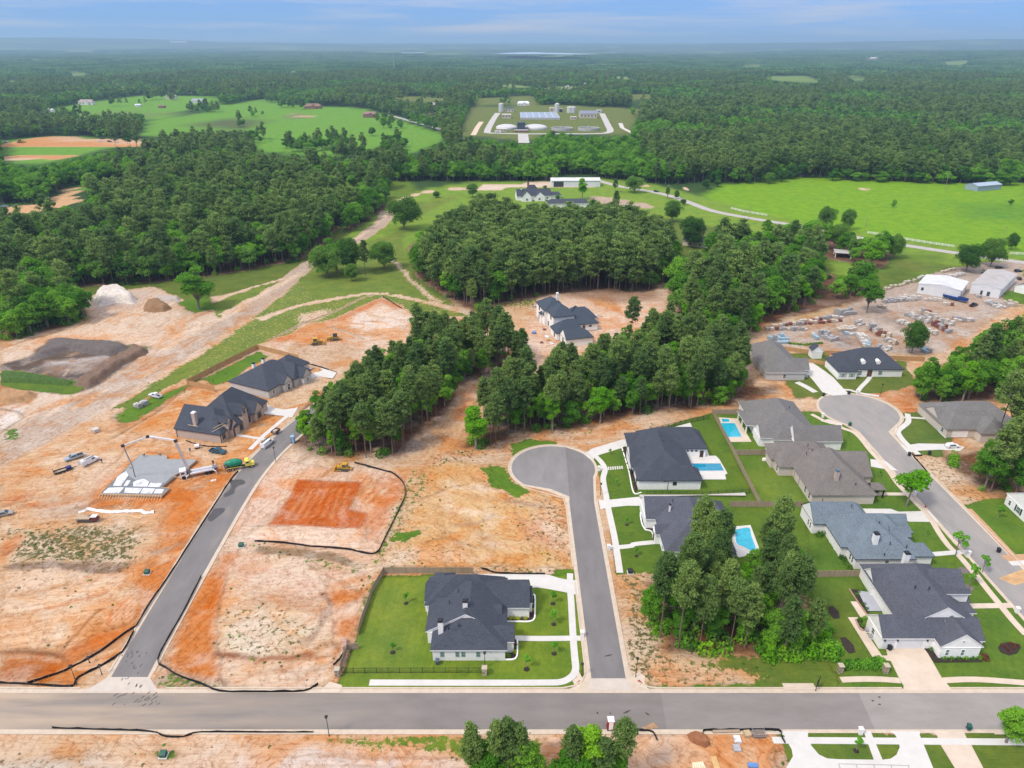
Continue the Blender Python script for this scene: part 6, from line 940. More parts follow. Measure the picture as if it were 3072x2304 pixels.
for poly, n_ in ((ats('B4', [(0, 560), (440, 330), (480, 420), (540, 640), (520, 740), (0, 720)]), 130), (ats('R4', [(0, 1560), (640, 1640), (640, 1690), (0, 1650)]), 0)):
    P = np.array(poly)
    for q in range(n_):
        x, y = rnd.uniform(P[:, 0].min(), P[:, 0].max()), rnd.uniform(P[:, 1].min(), P[:, 1].max())
        if inpoly(np.array([x]), np.array([y]), poly)[0]: up.append((x, y, -.1)); ui.append(rnd.choice((0, 2, 3))); ur.append(rnd.uniform(0, 6.28)); us.append(rnd.uniform(.7, 1.5))
uo = gn_scatter('undergrowth', SHR, up, ui, ur, us); uo['label'] = 'tangled green undergrowth at the edges of the woods'; uo['category'] = 'undergrowth'
# weeds on the bare lots
WE = bpy.data.collections.new('weed_kinds')
for k in range(3):
    rs = np.random.RandomState(900 + k); g = rs.normal(size=(14, 3)); g[:, 2] = np.abs(g[:, 2]); g /= np.linalg.norm(g, axis=1)[:, None]; WE.objects.link(bpy.data.objects.new('w%d' % k, arr_mesh('weed', quad_cloud(g * np.array([.28, .28, .22]), g, .22, rs, .6, 1.6), (OAK_L, BROAD_L, leaf_mat('dry_weed', (.16, .13, .05), (.24, .19, .09), .2))[k])))
ns = np.where((np.abs(X) < 150) & (Y < 230) & (Y > 60) & (clear > .5) & ((sc > .05) | ((gm > .15) & (gm < .9))))[0]; wgt = np.clip(sc[ns] * 1.0 + .35 * ((gm[ns] > .15) & (gm[ns] < .9)), 0, 1) * smooth((fbm(X[ns], Y[ns], 5, 31, 3) - .42) / .2); pickd = ns[RSn.rand(len(ns)) < wgt * .26]
wp = np.stack([X[pickd] + RSn.uniform(-.4, .4, len(pickd)), Y[pickd] + RSn.uniform(-.4, .4, len(pickd)), Z[pickd]], 1); wo_ = gn_scatter('weeds', WE, wp, RSn.choice([0, 1, 2, 2], len(wp)), RSn.uniform(0, 6.28, len(wp)), RSn.uniform(.35, 1.05, len(wp))); wo_['label'] = 'scattered weeds on the bare sandy lots'; wo_['category'] = 'weeds'
print('weeds', len(wp), 'under', len(up))
# ---------------------------------------------------------------- fences
def resample(pts, step):
    out = []
    for a, b in zip(pts[:-1], pts[1:]):
        n = max(1, round(math.dist(a, b) / step))
        for k in range(n): out.append(((a[0] + (b[0] - a[0]) * k / n, a[1] + (b[1] - a[1]) * k / n), (a[0] + (b[0] - a[0]) * (k + 1) / n, a[1] + (b[1] - a[1]) * (k + 1) / n)))
    return out
_pan = {}
def wood_panel(m, h, l):
    key = (m.name, h, round(l, 1))
    if key not in _pan:
        b = MB(); n = max(4, int(l / .3)); rr = random.Random(len(_pan))
        for k in range(n): b.box(l * k / n + .008, l * (k + 1) / n - .008, -.02 + rr.uniform(-.012, .012), .02, .03, h + rr.uniform(-.02, .02))
        b.box(0, l, .02, .07, .35, .45); b.box(0, l, .02, .07, h - .4, h - .3); _pan[key] = b.mesh('panel', m)
    return _pan[key]
def wood_fence(pts, label, m=WOODO, h=1.75):
    o = thing('wooden_fence', label, 'fence', (*pts[0], 0)); pb = MB(); pb.box(-.06, .06, -.06, .06, 0, h + .05); pm = pb.mesh('post', m)
    for a, b in resample(pts, 2.4):
        an = math.atan2(b[1] - a[1], b[0] - a[0]); l = math.dist(a, b); q = link('panel', wood_panel(m, h, l), o, (a[0] - pts[0][0], a[1] - pts[0][1], 0), an); q.scale = (l / round(l, 1), 1, 1) if round(l, 1) else (1, 1, 1)
        link('post', pm, o, (a[0] - pts[0][0], a[1] - pts[0][1], 0), an)
    return o
def iron_fence(pts, label, h=1.35, step=2.1, m=DARK):
    o = thing('iron_fence', label, 'fence', (*pts[0], 0)); pb = MB(); pb.box(-.045, .045, -.045, .045, 0, h + .08); pm = pb.mesh('post', m)
    for a, b in resample(pts, step):
        an = math.atan2(b[1] - a[1], b[0] - a[0]); l = math.dist(a, b); w = MB(); w.box(0, l, -.02, .02, h - .12, h - .07); w.box(0, l, -.02, .02, .12, .17)
        for k in range(1, 14): w.box(l * k / 14 - .01, l * k / 14 + .01, -.01, .01, .05, h)
        w.build('panel', m, o, loc=(a[0] - pts[0][0], a[1] - pts[0][1], 0), rz=an); link('post', pm, o, (a[0] - pts[0][0], a[1] - pts[0][1], 0), an)
    link('post', pm, o, (pts[-1][0] - pts[0][0], pts[-1][1] - pts[0][1], 0)); return o
wood_fence([(-28.2, 122.8), (-8.4, 122.8)], 'weathered board fence along the back lawn of the corner house'); wood_fence([(-28.2, 122.6), (-29.6, 116.6), at('B2', 905, 430), at('B2', 885, 515)], 'weathered board fence between the corner lawn and the clay lots'); wood_fence([at('B2', 885, 632), at('B2', 795, 640), at('B2', 745, 770), at('B2', 728, 835)], 'short weathered fence with a jog beside the brick rubble'); wood_fence([at('D2', 765, 140), at('D2', 755, 215)], 'short return of board fence at the corner house driveway')
wood_fence(ats('D1', [(262, 560), (430, 470), (650, 355), (870, 245), (1135, 115), (1650, 250)]), 'new cedar fence wrapping the yard of the black-roofed house', WOODF, 2.0); wood_fence(ats('D1', [(268, 562), (430, 600), (600, 640)]), 'new cedar fence with open rails between the two black-roofed houses', WOODF, 1.9)
wood_fence(ats('L3', [(1728, 250), (1880, 540), (2010, 800), (2140, 1055)]), 'long weathered fence between the pool house and the grey-roofed house'); wood_fence(ats('L3', [(1735, 262), (2075, 262)]), 'weathered fence behind the rectangular pool'); wood_fence(ats('L3', [(1925, 615), (2210, 612)]), 'weathered fence dividing the two brown-roofed back gardens'); wood_fence(ats('L4', [(-330, 1062), (290, 1062)]), 'weathered fence between the brown roof and blue roof gardens'); wood_fence(ats('D4', [(290, 1305), (1010, 1292)]), 'weathered fence between the blue-roofed and L-shaped houses')
wood_fence(ats('R6', [(1512, 1300), (1800, 1305), (2040, 1345)]), 'reddish fence at the back of the wood behind the grey house', WOODF); wood_fence(ats('R7', [(60, 1362), (350, 1400)]), 'cedar fence below the stone yard behind the grey house', WOODF); wood_fence(ats('R7', [(492, 1408), (730, 1415)]), 'cedar fence below the stone yard beside the garden shed', WOODF); wood_fence(ats('R7', [(1040, 1450), (1350, 1465)]), 'cedar fence below the stone yard beyond the black-roofed house', WOODF); wood_fence(ats('R7', [(240, 1470), (385, 1478), (510, 1500)]), 'low cedar fence beside the long white driveway', WOODF, 1.5)
iron_fence([(-31.4, 95.4), (-5.9, 95.5)], 'black iron fence between two stone pillars on the corner lawn'); iron_fence(ats('L3', [(985, 470), (1150, 425), (1400, 365), (1700, 300)]), 'black iron fence behind the pool house patio'); iron_fence(ats('L3', [(1160, 965), (1640, 968), (2050, 945)]), 'black iron fence on the low wall beside the pool house lawn')
def rail_fence(pts, label):
    o = thing('rail_fence', label, 'fence', (*pts[0], 0)); pb = MB(); pb.box(-.1, .1, -.1, .1, 0, 1.5); pm = pb.mesh('post', WHITE)
    for a, b in resample(pts, 3.5):
        an = math.atan2(b[1] - a[1], b[0] - a[0]); l = math.dist(a, b); p = (a[0] - pts[0][0], a[1] - pts[0][1], 0); link('post', pm, o, p, an)
        for z in (.35, .8, 1.25): w = MB(); w.box(0, l, -.04, .04, z, z + .16); w.build('rail', WHITE, o, loc=p, rz=an)
rail_fence(ats('R6', [(1895, 150), (2000, 175), (2120, 195), (2205, 210)]), 'white rail fence along the pasture above the cottage'); rail_fence(ats('R7', [(860, 358), (1030, 388), (1200, 418), (1400, 450), (1610, 480)]), 'white rail fence along the pasture above the yard lawn'); rail_fence(ats('R7', [(2090, 540), (2212, 545), (2400, 590)]), 'white rail fence along the pasture beyond the oaks')
def silt(r, pts, label, h=.62):
    P = smooth_line(ats(r, pts), 3) if isinstance(r, str) else smooth_line(pts, 3); o = thing('silt_fence', label, 'silt fence', (*P[0], 0)); b = MB(); x0, y0 = P[0]; rr = random.Random(len(P))
    P = [p for p, _ in resample(P, 1.6)] + [P[-1]]; hs_ = [h * rr.uniform(.65, 1.1) for _ in P]; zz = [gz(*p) for p in P]
    for k in range(len(P) - 1):
        (ax, ay), (bx_, by) = P[k], P[k + 1]; d = Vector((by - ay, ax - bx_)).normalized() * .05; lean = .12
        for s in (0, 1):
            f = [(ax - x0, ay - y0, zz[k] - .2), (bx_ - x0, by - y0, zz[k + 1] - .2), (bx_ - x0 + d.x * lean, by - y0 + d.y * lean, zz[k + 1] + hs_[k + 1]), (ax - x0 + d.x * lean, ay - y0 + d.y * lean, zz[k] + hs_[k])]
            f = [(p[0] + d.x * s, p[1] + d.y * s, p[2]) for p in f]; b.face(f if s else f[::-1])
        b.face([(ax - x0, ay - y0, zz[k] + hs_[k]), (bx_ - x0, by - y0, zz[k + 1] + hs_[k + 1]), (bx_ - x0 + d.x, by - y0 + d.y, zz[k + 1] + hs_[k + 1]), (ax - x0 + d.x, ay - y0 + d.y, zz[k] + hs_[k])])
    b.build('fabric', BLACK, o); sm_ = MB(); sm_.box(-.02, .02, -.02, .02, -.2, h + .25); sm_ = sm_.mesh('stake', WOODO)
    for k in range(0, len(P), 2): link('stake', sm_, o, (P[k][0] - x0, P[k][1] - y0, zz[k]))
silt(None, [at('L1', 2060, 760), at('L1', 1990, 840), at('L1', 1830, 1090), at('L1', 1650, 1370), at('L1', 1470, 1650), at('B1', 1300, 240), at('B1', 1180, 440)], 'black silt fence running along the kerb beside the new foundation'); silt('B1', [(1180, 440), (1080, 500), (870, 650), (620, 785), (420, 870), (240, 937)], 'black silt fence slanting down the orange bank to the main street'); silt('B1', [(1160, 480), (1060, 660), (860, 790), (680, 880), (640, 950), (560, 962), (240, 940), (0, 930), (-200, 925)], 'lower black silt fence round the corner of the main street')
silt('L2', [(-10, 1360), (250, 1378), (470, 1402), (680, 1418), (830, 1432), (960, 1468), (1050, 1455), (1110, 1340), (1180, 1200), (1240, 1080), (1290, 960), (1265, 850), (1170, 770), (1000, 725), (850, 680)], 'black silt fence curling round the red clay pad'); silt('B1', [(1740, 10), (1600, 290), (1480, 500), (1365, 730), (1440, 800), (1560, 870), (1740, 935), (1900, 998), (2212, 1004), (2400, 1004), (2590, 1000), (2680, 980), (2750, 940)], 'black silt fence round the clay lot down to the main street')
silt('B1', [(455, 1316), (900, 1330), (1300, 1346), (1430, 1390), (1590, 1390), (1750, 1352), (2212, 1356), (2710, 1355)], 'black silt fence along the lower kerb of the main street', .5); silt('B3', [(1035, 1332), (1120, 1340), (1190, 1342), (1230, 1372), (1255, 1425)], 'slumped black silt fence beside the tall foreground pine'); silt('B3', [(1705, 1468), (1670, 1410), (1650, 1342), (1800, 1338), (2060, 1334), (2300, 1340), (2330, 1400), (2360, 1450)], 'black silt fence round the lumber lot by the white driveways'); silt('D2', [(870, 72), (950, 95), (1050, 128), (1300, 138), (1680, 142)], 'black silt fence above the corner house driveway'); silt('R5', [(395, 1478), (550, 1515), (700, 1560)], 'black silt fence behind the white driveway of the black-roofed house'); silt('R5', [(1260, 1010), (1180, 960), (1095, 905)], 'black silt fence at the top corner of the graded lot'); silt('R5', [(1340, 1195), (1430, 1160), (1600, 1120), (1760, 1145), (1900, 1110)], 'black silt fence at the edge of the pale graded lot'); silt('L4', [(1245, 612), (1265, 625), (1330, 622)], 'short black silt fence beside the driveway of the sprawling house'); silt('L4', [(1255, 630), (1310, 690), (1380, 770)], 'black silt fence along the right street kerb'); silt('B2', [(668, 772), (720, 720), (758, 662)], 'sagging black silt fence beside the brick rubble')
# ---------------------------------------------------------------- pools
WATER = mat('pool_water', (.010, .22, .34), .06, .15, .8, .15, spec=.8); WATER2 = mat('bright_pool_water', (.02, .36, .48), .06, .2, .8, .2, spec=.8)
def pool(label, poly, m, z=.12, cop=.35):
    c = (sum(p[0] for p in poly) / len(poly), sum(p[1] for p in poly) / len(poly)); o = thing('swimming_pool', label, 'pool', (*c, 0)); q = [(x - c[0], y - c[1]) for x, y in poly]; k = MB(); n = len(q)
    out = [(x + cop * x / math.hypot(x, y), y + cop * y / math.hypot(x, y)) for x, y in q]
    for i in range(n): k.prism([q[i], q[(i + 1) % n], out[(i + 1) % n], out[i]], -.02, z + .06)
    k.build('coping', CONC, o); w = MB(); w.face([(x, y, z) for x, y in (q if sum(q[i][0] * q[(i + 1) % n][1] - q[(i + 1) % n][0] * q[i][1] for i in range(n)) > 0 else q[::-1])]); w.build('water', m, o); return o
pool('blue swimming pool with white deck behind the dark-roofed white house', ats('L3', [(1545, 690), (1800, 690), (1832, 752), (1600, 755)]), WATER); pool('turquoise rectangular pool beside the weathered fence', ats('L3', [(1805, 340), (1925, 342), (1985, 460), (1850, 462)]), WATER2); pool('small square spa at the head of the turquoise pool', ats('L3', [(1808, 304), (1872, 306), (1882, 330), (1818, 332)]), WATER2)
slab(ats('L3', [(1785, 290), (1950, 300), (2070, 500), (1870, 502)]), CONC_T, .08, 'patio'); slab(ats('L3', [(1850, 1240), (2060, 1220), (2150, 1460), (1960, 1500), (1840, 1380)]), CONC, .08, 'patio'); pool('bright freeform pool glimpsed through the south wood', smooth_line(ats('L3', [(1925, 1265), (2045, 1245), (2065, 1310), (2110, 1440), (2070, 1450), (2000, 1410), (1940, 1380), (1925, 1265)]), 3)[:-1], WATER2)
# ---------------------------------------------------------------- beds, shrubs, hedges
def bed(label, poly, edge=None, em=CONC, r=None):
    p = ats(r, poly); o = thing('planting_bed', label, 'flower bed', (*p[0], 0)); x0, y0 = p[0]; b = MB(); b.prism([(x - x0, y - y0) for x, y in p], -.02, .1); b.build('mulch', MULCH, o)
    if edge: e = MB(); e.prism([(x - x0, y - y0) for x, y in strip_poly(smooth_line(ats(r, edge)), .28)], -.03, .2); e.build('edging', em, o)
bed('mulched bed with white edging wrapping the corner house garage', [(1135, 730), (1135, 690), (1470, 700), (1500, 500), (1535, 400), (1552, 430), (1550, 700), (1500, 742)], [(1130, 745), (1350, 746), (1480, 745), (1540, 715), (1552, 640), (1552, 430), (1530, 400)], WHITE, 'D2'); bed('mulched bed with white edging at the corner house front door', [(1180, 1190), (1270, 1130), (1290, 970), (1325, 980), (1325, 1180), (1290, 1225), (1180, 1228)], [(1150, 1232), (1270, 1230), (1315, 1200), (1328, 1130), (1328, 980)], WHITE, 'D2'); bed('terraced mulch bed with white kerb before the pool house', [(950, 550), (980, 540), (1100, 900), (1065, 935), (1015, 760), (985, 670)], [(948, 550), (985, 672), (1010, 760), (1050, 940), (1118, 940)], WHITE, 'L3'); bed('curving bed with white edging before the slate-roofed house', [(1112, 1110), (1150, 1100), (1165, 1235), (1240, 1250), (1228, 1330), (1190, 1270), (1130, 1245)], [(1145, 1105), (1110, 1115), (1120, 1200), (1150, 1258), (1200, 1275), (1235, 1345)], WHITE, 'L3'); bed('low bed along the side of the sprawling house', [(1425, 330), (1450, 320), (1540, 440), (1530, 470)], [(1422, 335), (1470, 405), (1535, 470)], CONC, 'L4'); bed('mulched bed with clipped bushes before the white front gable', [(1345, 625), (1400, 610), (1470, 690), (1840, 680), (1850, 745), (1440, 750)], None, CONC, 'B4'); bed('brick-edged terrace bed beside the grey patio', [(700, 115), (790, 120), (800, 190), (880, 300), (860, 330), (760, 200)], [(702, 115), (760, 205), (860, 345)], mat('brick_edge', (.34, .22, .15), .9), 'B4'); bed('mulch island with a cluster of bushes on the right lawn', [(1985, 620), (2010, 585), (2080, 572), (2160, 590), (2185, 620), (2150, 670), (2080, 688), (2010, 660)], None, CONC, 'B4'); bed('oval mulch bed on the lawn beside the hedge', [(520, 270), (560, 260), (610, 310), (620, 365), (570, 370), (530, 320)], None, CONC, 'B4'); bed('long mulch bed with a white stone on the lawn by the hedge', [(625, 535), (670, 530), (740, 600), (755, 660), (700, 670), (650, 610)], None, CONC, 'B4'); bed('raised bed by the L-shaped house with brick border', [(760, 375), (800, 370), (850, 450), (830, 470), (790, 440)], [(755, 378), (800, 465), (850, 470)], MATS['brick_edge'], 'B4')
SHM = {k: make_shrub(20 + i, .6, .6, 110, .20, m) for i, (k, m) in enumerate((('green', BROAD_L), ('dark', OAK_L), ('gold', GOLD_L), ('red', RED_L), ('hedge', HEDGE_L)))}; BIGH = make_shrub(40, 1.25, .95, 320, .26, HEDGE_L)
def shrub(r, x, y, k, s, label, group=None, z=.05):
    gx, gy = at(r, x, y); o = tag(link('shrub', SHM[k] if k != 'big' else BIGH, None, (gx, gy, z), rnd.uniform(0, 6)), label, 'shrub', group); o.scale = (s, s, s); return o
for k, x in enumerate((1240, 1293, 1335, 1432)): shrub('D2', x, 708, 'gold', .85, 'round golden shrub in the white-edged bed at the corner house garage', 'golden shrubs at the corner house')
for k, (x, y, c) in enumerate(((1185, 690, 'dark'), (1388, 690, 'dark'), (1145, 715, 'dark'), (1525, 600, 'gold'), (1525, 545, 'dark'), (1500, 650, 'red'), (1527, 480, 'red'))): shrub('D2', x, y, c, .75, {'dark': 'dark evergreen shrub against the corner house garage wall', 'gold': 'golden shrub by the end of the corner house garage', 'red': 'reddish shrub in the bed round the corner house garage'}[c], {'dark': 'dark shrubs at the corner house garage', 'red': 'reddish shrubs at the corner house garage'}.get(c))
for x, y, c, lb in ((1215, 1190, 'green', 'green shrub by the corner house front wall'), (1295, 1140, 'gold', 'golden shrub by the corner house front door'), (1300, 1040, 'red', 'reddish shrub by the corner house front door'), (1290, 1085, 'dark', 'dark shrub by the corner house front door')): shrub('D2', x, y, c, .8, lb)
for k in range(6): shrub('B4', 1515 + k * 62, 712, 'green' if k % 2 else 'hedge', 1.15 if k % 2 else 1.0, 'clipped green bush in the row before the white front gable', 'bushes before the front gable')
shrub('B4', 1870, 715, 'red', 1.5, 'brownish bush at the corner of the white front gable'); shrub('B4', 1420, 640, 'dark', 1.0, 'dark bush between the drive and the front gable')
for x, y in ((2040, 610), (2095, 590), (2115, 625), (2155, 605), (2075, 650)): shrub('B4', x, y, 'red', .75, 'dark bush in the mulch island on the right lawn', 'bushes in the mulch island')
for x, y in ((795, 385), (815, 430), (840, 370)): shrub('B4', x, y, 'green', .95, 'leafy bush in the raised bed by the L-shaped house', 'bushes in the raised bed')
for x, y in ((765, 165), (830, 130), (850, 290), (780, 140), (830, 250)): shrub('B4', x, y, 'dark', .85, 'dark bush in the terrace bed beside the grey patio', 'bushes in the terrace bed')
for x, y in ((440, 1310), (480, 1290), (520, 1300)): shrub('L4', x, y, 'dark', 1.6, 'dark rounded bush against the back of the blue-roofed house', 'bushes behind the blue-roofed house')
for x, y in ((640, 1510), (665, 1550), (700, 1590)): shrub('L4', x, y, 'dark', 1.4, 'dark bush beside the rear windows of the blue-roofed house', 'bushes by the rear windows')
for k in range(7): shrub('L3', 962 + k * 17, 590 + k * 52, ('red', 'dark')[k % 2], .6, 'small bush in the terraced bed before the pool house', 'bushes before the pool house')
for k in range(4): shrub('L3', 1135 + k * 28, 1150 + k * 45, 'dark', .7, 'small dark bush in the curving bed', 'bushes in the curving bed')
for k in range(12): t = k / 11; shrub('B4', 470 + 125 * t + 30 * math.sin(k), 420 + 300 * t, 'big', rnd.uniform(.9, 1.25), 'leafy hedge plant in the row between the wood and the lawn', 'hedge along the wood edge', 0)
for k in range(9): shrub('B4', 665 + k * 38, 785 - (k % 2) * 18, 'big', rnd.uniform(.9, 1.1), 'leafy hedge plant in the row between the two stone pillars', 'hedge between the pillars', 0)
for k in range(3): shrub('B4', 925 + k * 25, 740, 'big', .85, 'hedge plant beside the tan path', 'hedge plants by the path', 0)
for k in range(10): shrub('E2', 330 + k * 38, 500 - abs(k - 4) * 4, 'green', 1.3, 'scrubby bush growing along the cedar fence of the stone yard', 'scrub along the yard fence', 0)
for r, x, y, rr_ in (('D2', 1782, 515, .55), ('D2', 1793, 778, .55), ('D2', 1796, 1152, .55), ('D2', 1445, 1350, .6), ('B2', 1298, 236, .5), ('B2', 1182, 660, .55), ('L3', 992, 1216, .5), ('L3', 1076, 1487, .5), ('B4', 762, 1512, .5), ('B4', 1730, 100, 1.1), ('L4', 1690, 1610, 1.2)):
    gx, gy = at(r, x, y); b = MB(); n = 12; ring = [(math.cos(q * 6.283 / n) * rr_ * (1 + .1 * math.sin(q * 3)), math.sin(q * 6.283 / n) * rr_) for q in range(n)]; b.hull([(x_, y_, -.02) for x_, y_ in ring], [(x_ * .8, y_ * .8, .14) for x_, y_ in ring]); tag(b.build('mulch_ring', MULCH if rr_ < 1 else mat('grey_mulch', (.16, .13, .12), .95), None, loc=(gx, gy, 0)), 'round mulch ring on the lawn at the foot of a young tree', 'mulch ring', 'mulch rings round the young trees')
# ---------------------------------------------------------------- small street things
def lamp(r, x, y, label, h=4.3):
    gx, gy = at(r, x, y); o = thing('street_lamp', label, 'street lamp', (gx, gy, 0)); b = MB(); b.tube([(0, 0, -.05), (0, 0, .5), (0, 0, h)], [.11, .07, .05], 8); b.build('pole', DARK, o); c = MB(); c.hull([(-.12, -.12, h), (.12, -.12, h), (.12, .12, h), (-.12, .12, h)], [(-.24, -.24, h + .4), (.24, -.24, h + .4), (.24, .24, h + .4), (-.24, .24, h + .4)]); c.hull([(-.27, -.27, h + .4), (.27, -.27, h + .4), (.27, .27, h + .4), (-.27, .27, h + .4)], [(-.05, -.05, h + .6), (.05, -.05, h + .6), (.05, .05, h + .6), (-.05, .05, h + .6)]); c.build('lantern', DARK, o)
lamp('B2', 633, 1383, 'black street lamp on the verge below the main street'); lamp('B1', 665, 937, 'black street lamp at the silt fence corner of the main street'); lamp('B3', 1068, 872, 'black street lamp at the corner of the vacant verge'); lamp('L2', 172, 672, 'black street lamp beside the left street below the pines'); lamp('L4', 965, 112, 'black street lamp at the second turning circle'); lamp('B3', 603, 860, 'slim black street sign post on the corner verge', 2.6); lamp('B1', 882, 852, 'short dark post on the orange bank by the main street', 2.0); lamp('B1', 775, 748, 'small dark post leaning by the slanting silt fence', 1.0); lamp('B2', 1978, 790, 'dark lamp post behind the right stone pillar', 3.4); lamp('L3', 764, 960, 'black lamp post on the pool house verge', 3.2)
def pillar(r, x, y, label):
    gx, gy = at(r, x, y); o = thing('stone_pillar', label, 'pillar', (gx, gy, 0)); rr = random.Random(int(x)); sm_ = [mat('pillar_stone_%d' % k, c, .9, .2, 3) for k, c in enumerate(((.36, .29, .21), (.44, .37, .28), (.26, .20, .14)))]
    for k in range(6):
        for s in (-1, 1):
            b = MB(); w = rr.uniform(-.08, .08); b.box(*((-.42, w) if s < 0 else (w + .01, .42)), -.42 + rr.uniform(0, .03), .42, k * .28, k * .28 + .265); b.build('stone', rr.choice(sm_), o)
    c = MB(); c.box(-.5, .5, -.5, .5, 1.68, 1.82); c.build('cap', sm_[1], o)
pillar('B2', 707, 862, 'stone pillar at the clay-lot end of the iron fence'); pillar('B2', 1975, 850, 'stone pillar at the house end of the iron fence'); pillar('B4', 618, 830, 'stone pillar at the wood end of the hedge'); pillar('B4', 1010, 830, 'stone pillar beside the tan driveway')
def mailbox(r, x, y, label, m=WBRICK):
    gx, gy = at(r, x, y); o = thing('mailbox', label, 'mailbox', (gx, gy, 0)); b = MB(); b.box(-.32, .32, -.32, .32, 0, 1.25); b.build('pier', m, o); c = MB(); c.box(-.38, .38, -.38, .38, 1.25, 1.36); c.hull([(-.38, -.38, 1.36), (.38, -.38, 1.36), (.38, .38, 1.36), (-.38, .38, 1.36)], [(-.1, -.1, 1.5), (.1, -.1, 1.5), (.1, .1, 1.5), (-.1, .1, 1.5)]); c.build('cap', m, o); d = MB(); d.box(.32, .35, -.14, .14, .85, 1.1); d.build('letter_door', DARK, o)
for r, x, y, lb in (('B3', 606, 520, 'white brick mailbox at the end of the corner house front walk'), ('B4', 2148, 315, 'white mailbox where the L-shaped house walk meets the right street'), ('B4', 795, 1362, 'white mailbox on the lower kerb by the white driveways'), ('L3', 752, 748, 'white mailbox by the stepping pads of the pool house'), ('L3', 836, 1432, 'white mailbox at the end of the slate-roofed house walk'), ('L4', 472, 288, 'white mailbox on the second turning circle kerb by the grey roof'), ('L4', 770, 80, 'white mailbox at the head of the second turning circle'), ('L4', 1728, 1485, 'pale brick mailbox by the blue-roofed house walk'), ('L4', 1262, 962, 'pale mailbox by the brown-roofed house walk')): mailbox(r, x, y, lb)
def bin_(r, x, y, label, m, rz=0):
    gx, gy = at(r, x, y); o = thing('wheelie_bin', label, 'trash bin', (gx, gy, .07), rz); b = MB(); b.hull([(-.26, -.28, .08), (.26, -.28, .08), (.26, .28, .08), (-.26, .28, .08)], [(-.34, -.38, 1.0), (.34, -.38, 1.0), (.34, .38, 1.0), (-.34, .38, 1.0)]); b.build('body', m, o); c = MB(); c.hull([(-.37, -.42, 1.0), (.37, -.42, 1.0), (.37, .42, 1.0), (-.37, .42, 1.0)], [(-.3, -.3, 1.12), (.3, -.3, 1.12), (.3, .36, 1.14), (-.3, .36, 1.14)]); c.build('lid', m, o)
    for s in (-1, 1): w = MB(); w.tube([(s * .28, .3, .12), (s * .34, .3, .12)], .12, 8); w.build('wheel', RUBBER, o)
BING = mat('green_bin', (.02, .09, .07), .6, .1, 2); BINK = mat('black_bin', (.02, .022, .025), .6, .1, 2); BINB = mat('blue_grey_bin', (.08, .11, .15), .6, .1, 2)
for r, x, y, lb, m in (('B2', 1568, 762, 'blue-grey wheelie bin against the corner house wall', BINB), ('B4', 1047, 640, 'dark wheelie bin before the white garage doors', BINK), ('B4', 1730, 1328, 'green wheelie bin out on the main street', BING), ('L4', 478, 106, 'black wheelie bin on the turning circle kerb by the pale verge', BINK), ('L4', 697, 90, 'black wheelie bin at the end of the long white driveway', BINK), ('L4', 706, 362, 'green wheelie bin on the second turning circle kerb', BING), ('L4', 1218, 622, 'black wheelie bin at the sprawling house driveway', BINK), ('L4', 1392, 610, 'dark bin tipped over beside the sandy verge', BINK), ('L4', 1988, 1455, 'black wheelie bin at the brick-red driveway', BINK)): bin_(r, x, y, lb, m, rnd.uniform(-.4, .4))
def toilet(r, x, y, label, m, roof, rz):
    gx, gy = at(r, x, y); o = thing('portable_toilet', label, 'portable toilet', (gx, gy, .02), rz); b = MB(); b.box(-.56, .56, -.56, .56, .1, 2.1); b.build('cabin', m, o); c = MB(); c.hull([(-.6, -.6, 2.1), (.6, -.6, 2.1), (.6, .6, 2.1), (-.6, .6, 2.1)], [(-.45, -.4, 2.35), (.45, -.4, 2.35), (.45, .4, 2.35), (-.45, .4, 2.35)]); c.build('roof', roof, o); d = MB(); d.box(-.36, .36, -.6, -.56, .2, 1.95); d.build('door', roof, o); e = MB(); e.box(-.62, .62, -.62, .62, 0, .1); e.build('skid', BINK, o)
toilet('L2', 322, 506, 'blue portable toilet at the kerb of the left street', mat('toilet_blue', (.03, .17, .36), .5), mat('toilet_pale_blue', (.30, .45, .58), .5), .3); toilet('B3', 850, 1312, 'red portable toilet with white roof on the main street kerb', mat('toilet_red', (.32, .01, .02), .5), WHITE, 0)
def ubox(r, x, y, label, m=None, s=1.):
    gx, gy = at(r, x, y); o = thing('utility_box', label, 'utility box', (gx, gy, gz(gx, gy))); b = MB(); b.box(-.5 * s, .5 * s, -.45 * s, .45 * s, .1, .75 * s); b.hull([(-.54 * s, -.5 * s, .75 * s), (.54 * s, -.5 * s, .75 * s), (.54 * s, .5 * s, .75 * s), (-.54 * s, .5 * s, .75 * s)], [(-.5 * s, -.2 * s, .9 * s), (.5 * s, -.2 * s, .9 * s), (.5 * s, .45 * s, .95 * s), (-.5 * s, .45 * s, .95 * s)]); b.build('cabinet', m or mat('utility_green', (.035, .10, .07), .6), o); c = MB(); c.box(-.7 * s, .7 * s, -.65 * s, .65 * s, -.05, .1); c.build('pad', CONC, o)
ubox('L1', 1272, 1635, 'green utility box on the sandy lot left of the left street'); ubox('L1', 2085, 1402, 'green utility box at the red pad silt fence'); ubox('B1', 1415, 1555, 'green utility box in the grass patch below the main street'); ubox('L3', 1022, 1630, 'dark utility box on the grass end below the slate-roofed house', BINK); ubox('B4', 855, 478, 'upper air-conditioning unit beside the garage of the L-shaped house', CHROME, .75); ubox('B4', 885, 532, 'lower air-conditioning unit beside the garage of the L-shaped house', CHROME, .75); ubox('D8', 405, 800, 'white air-conditioning unit behind the brown-roofed house', WHITE, .7)
gx, gy = at('B4', 420, 975); o = thing('sign_board', 'black sign board on two posts by the storm drain', 'sign', (gx, gy, 0), .9)
for s in (-.6, .6): b = MB(); b.box(s - .06, s + .06, -.06, .06, 0, 2.7); b.build('post', DARK, o)
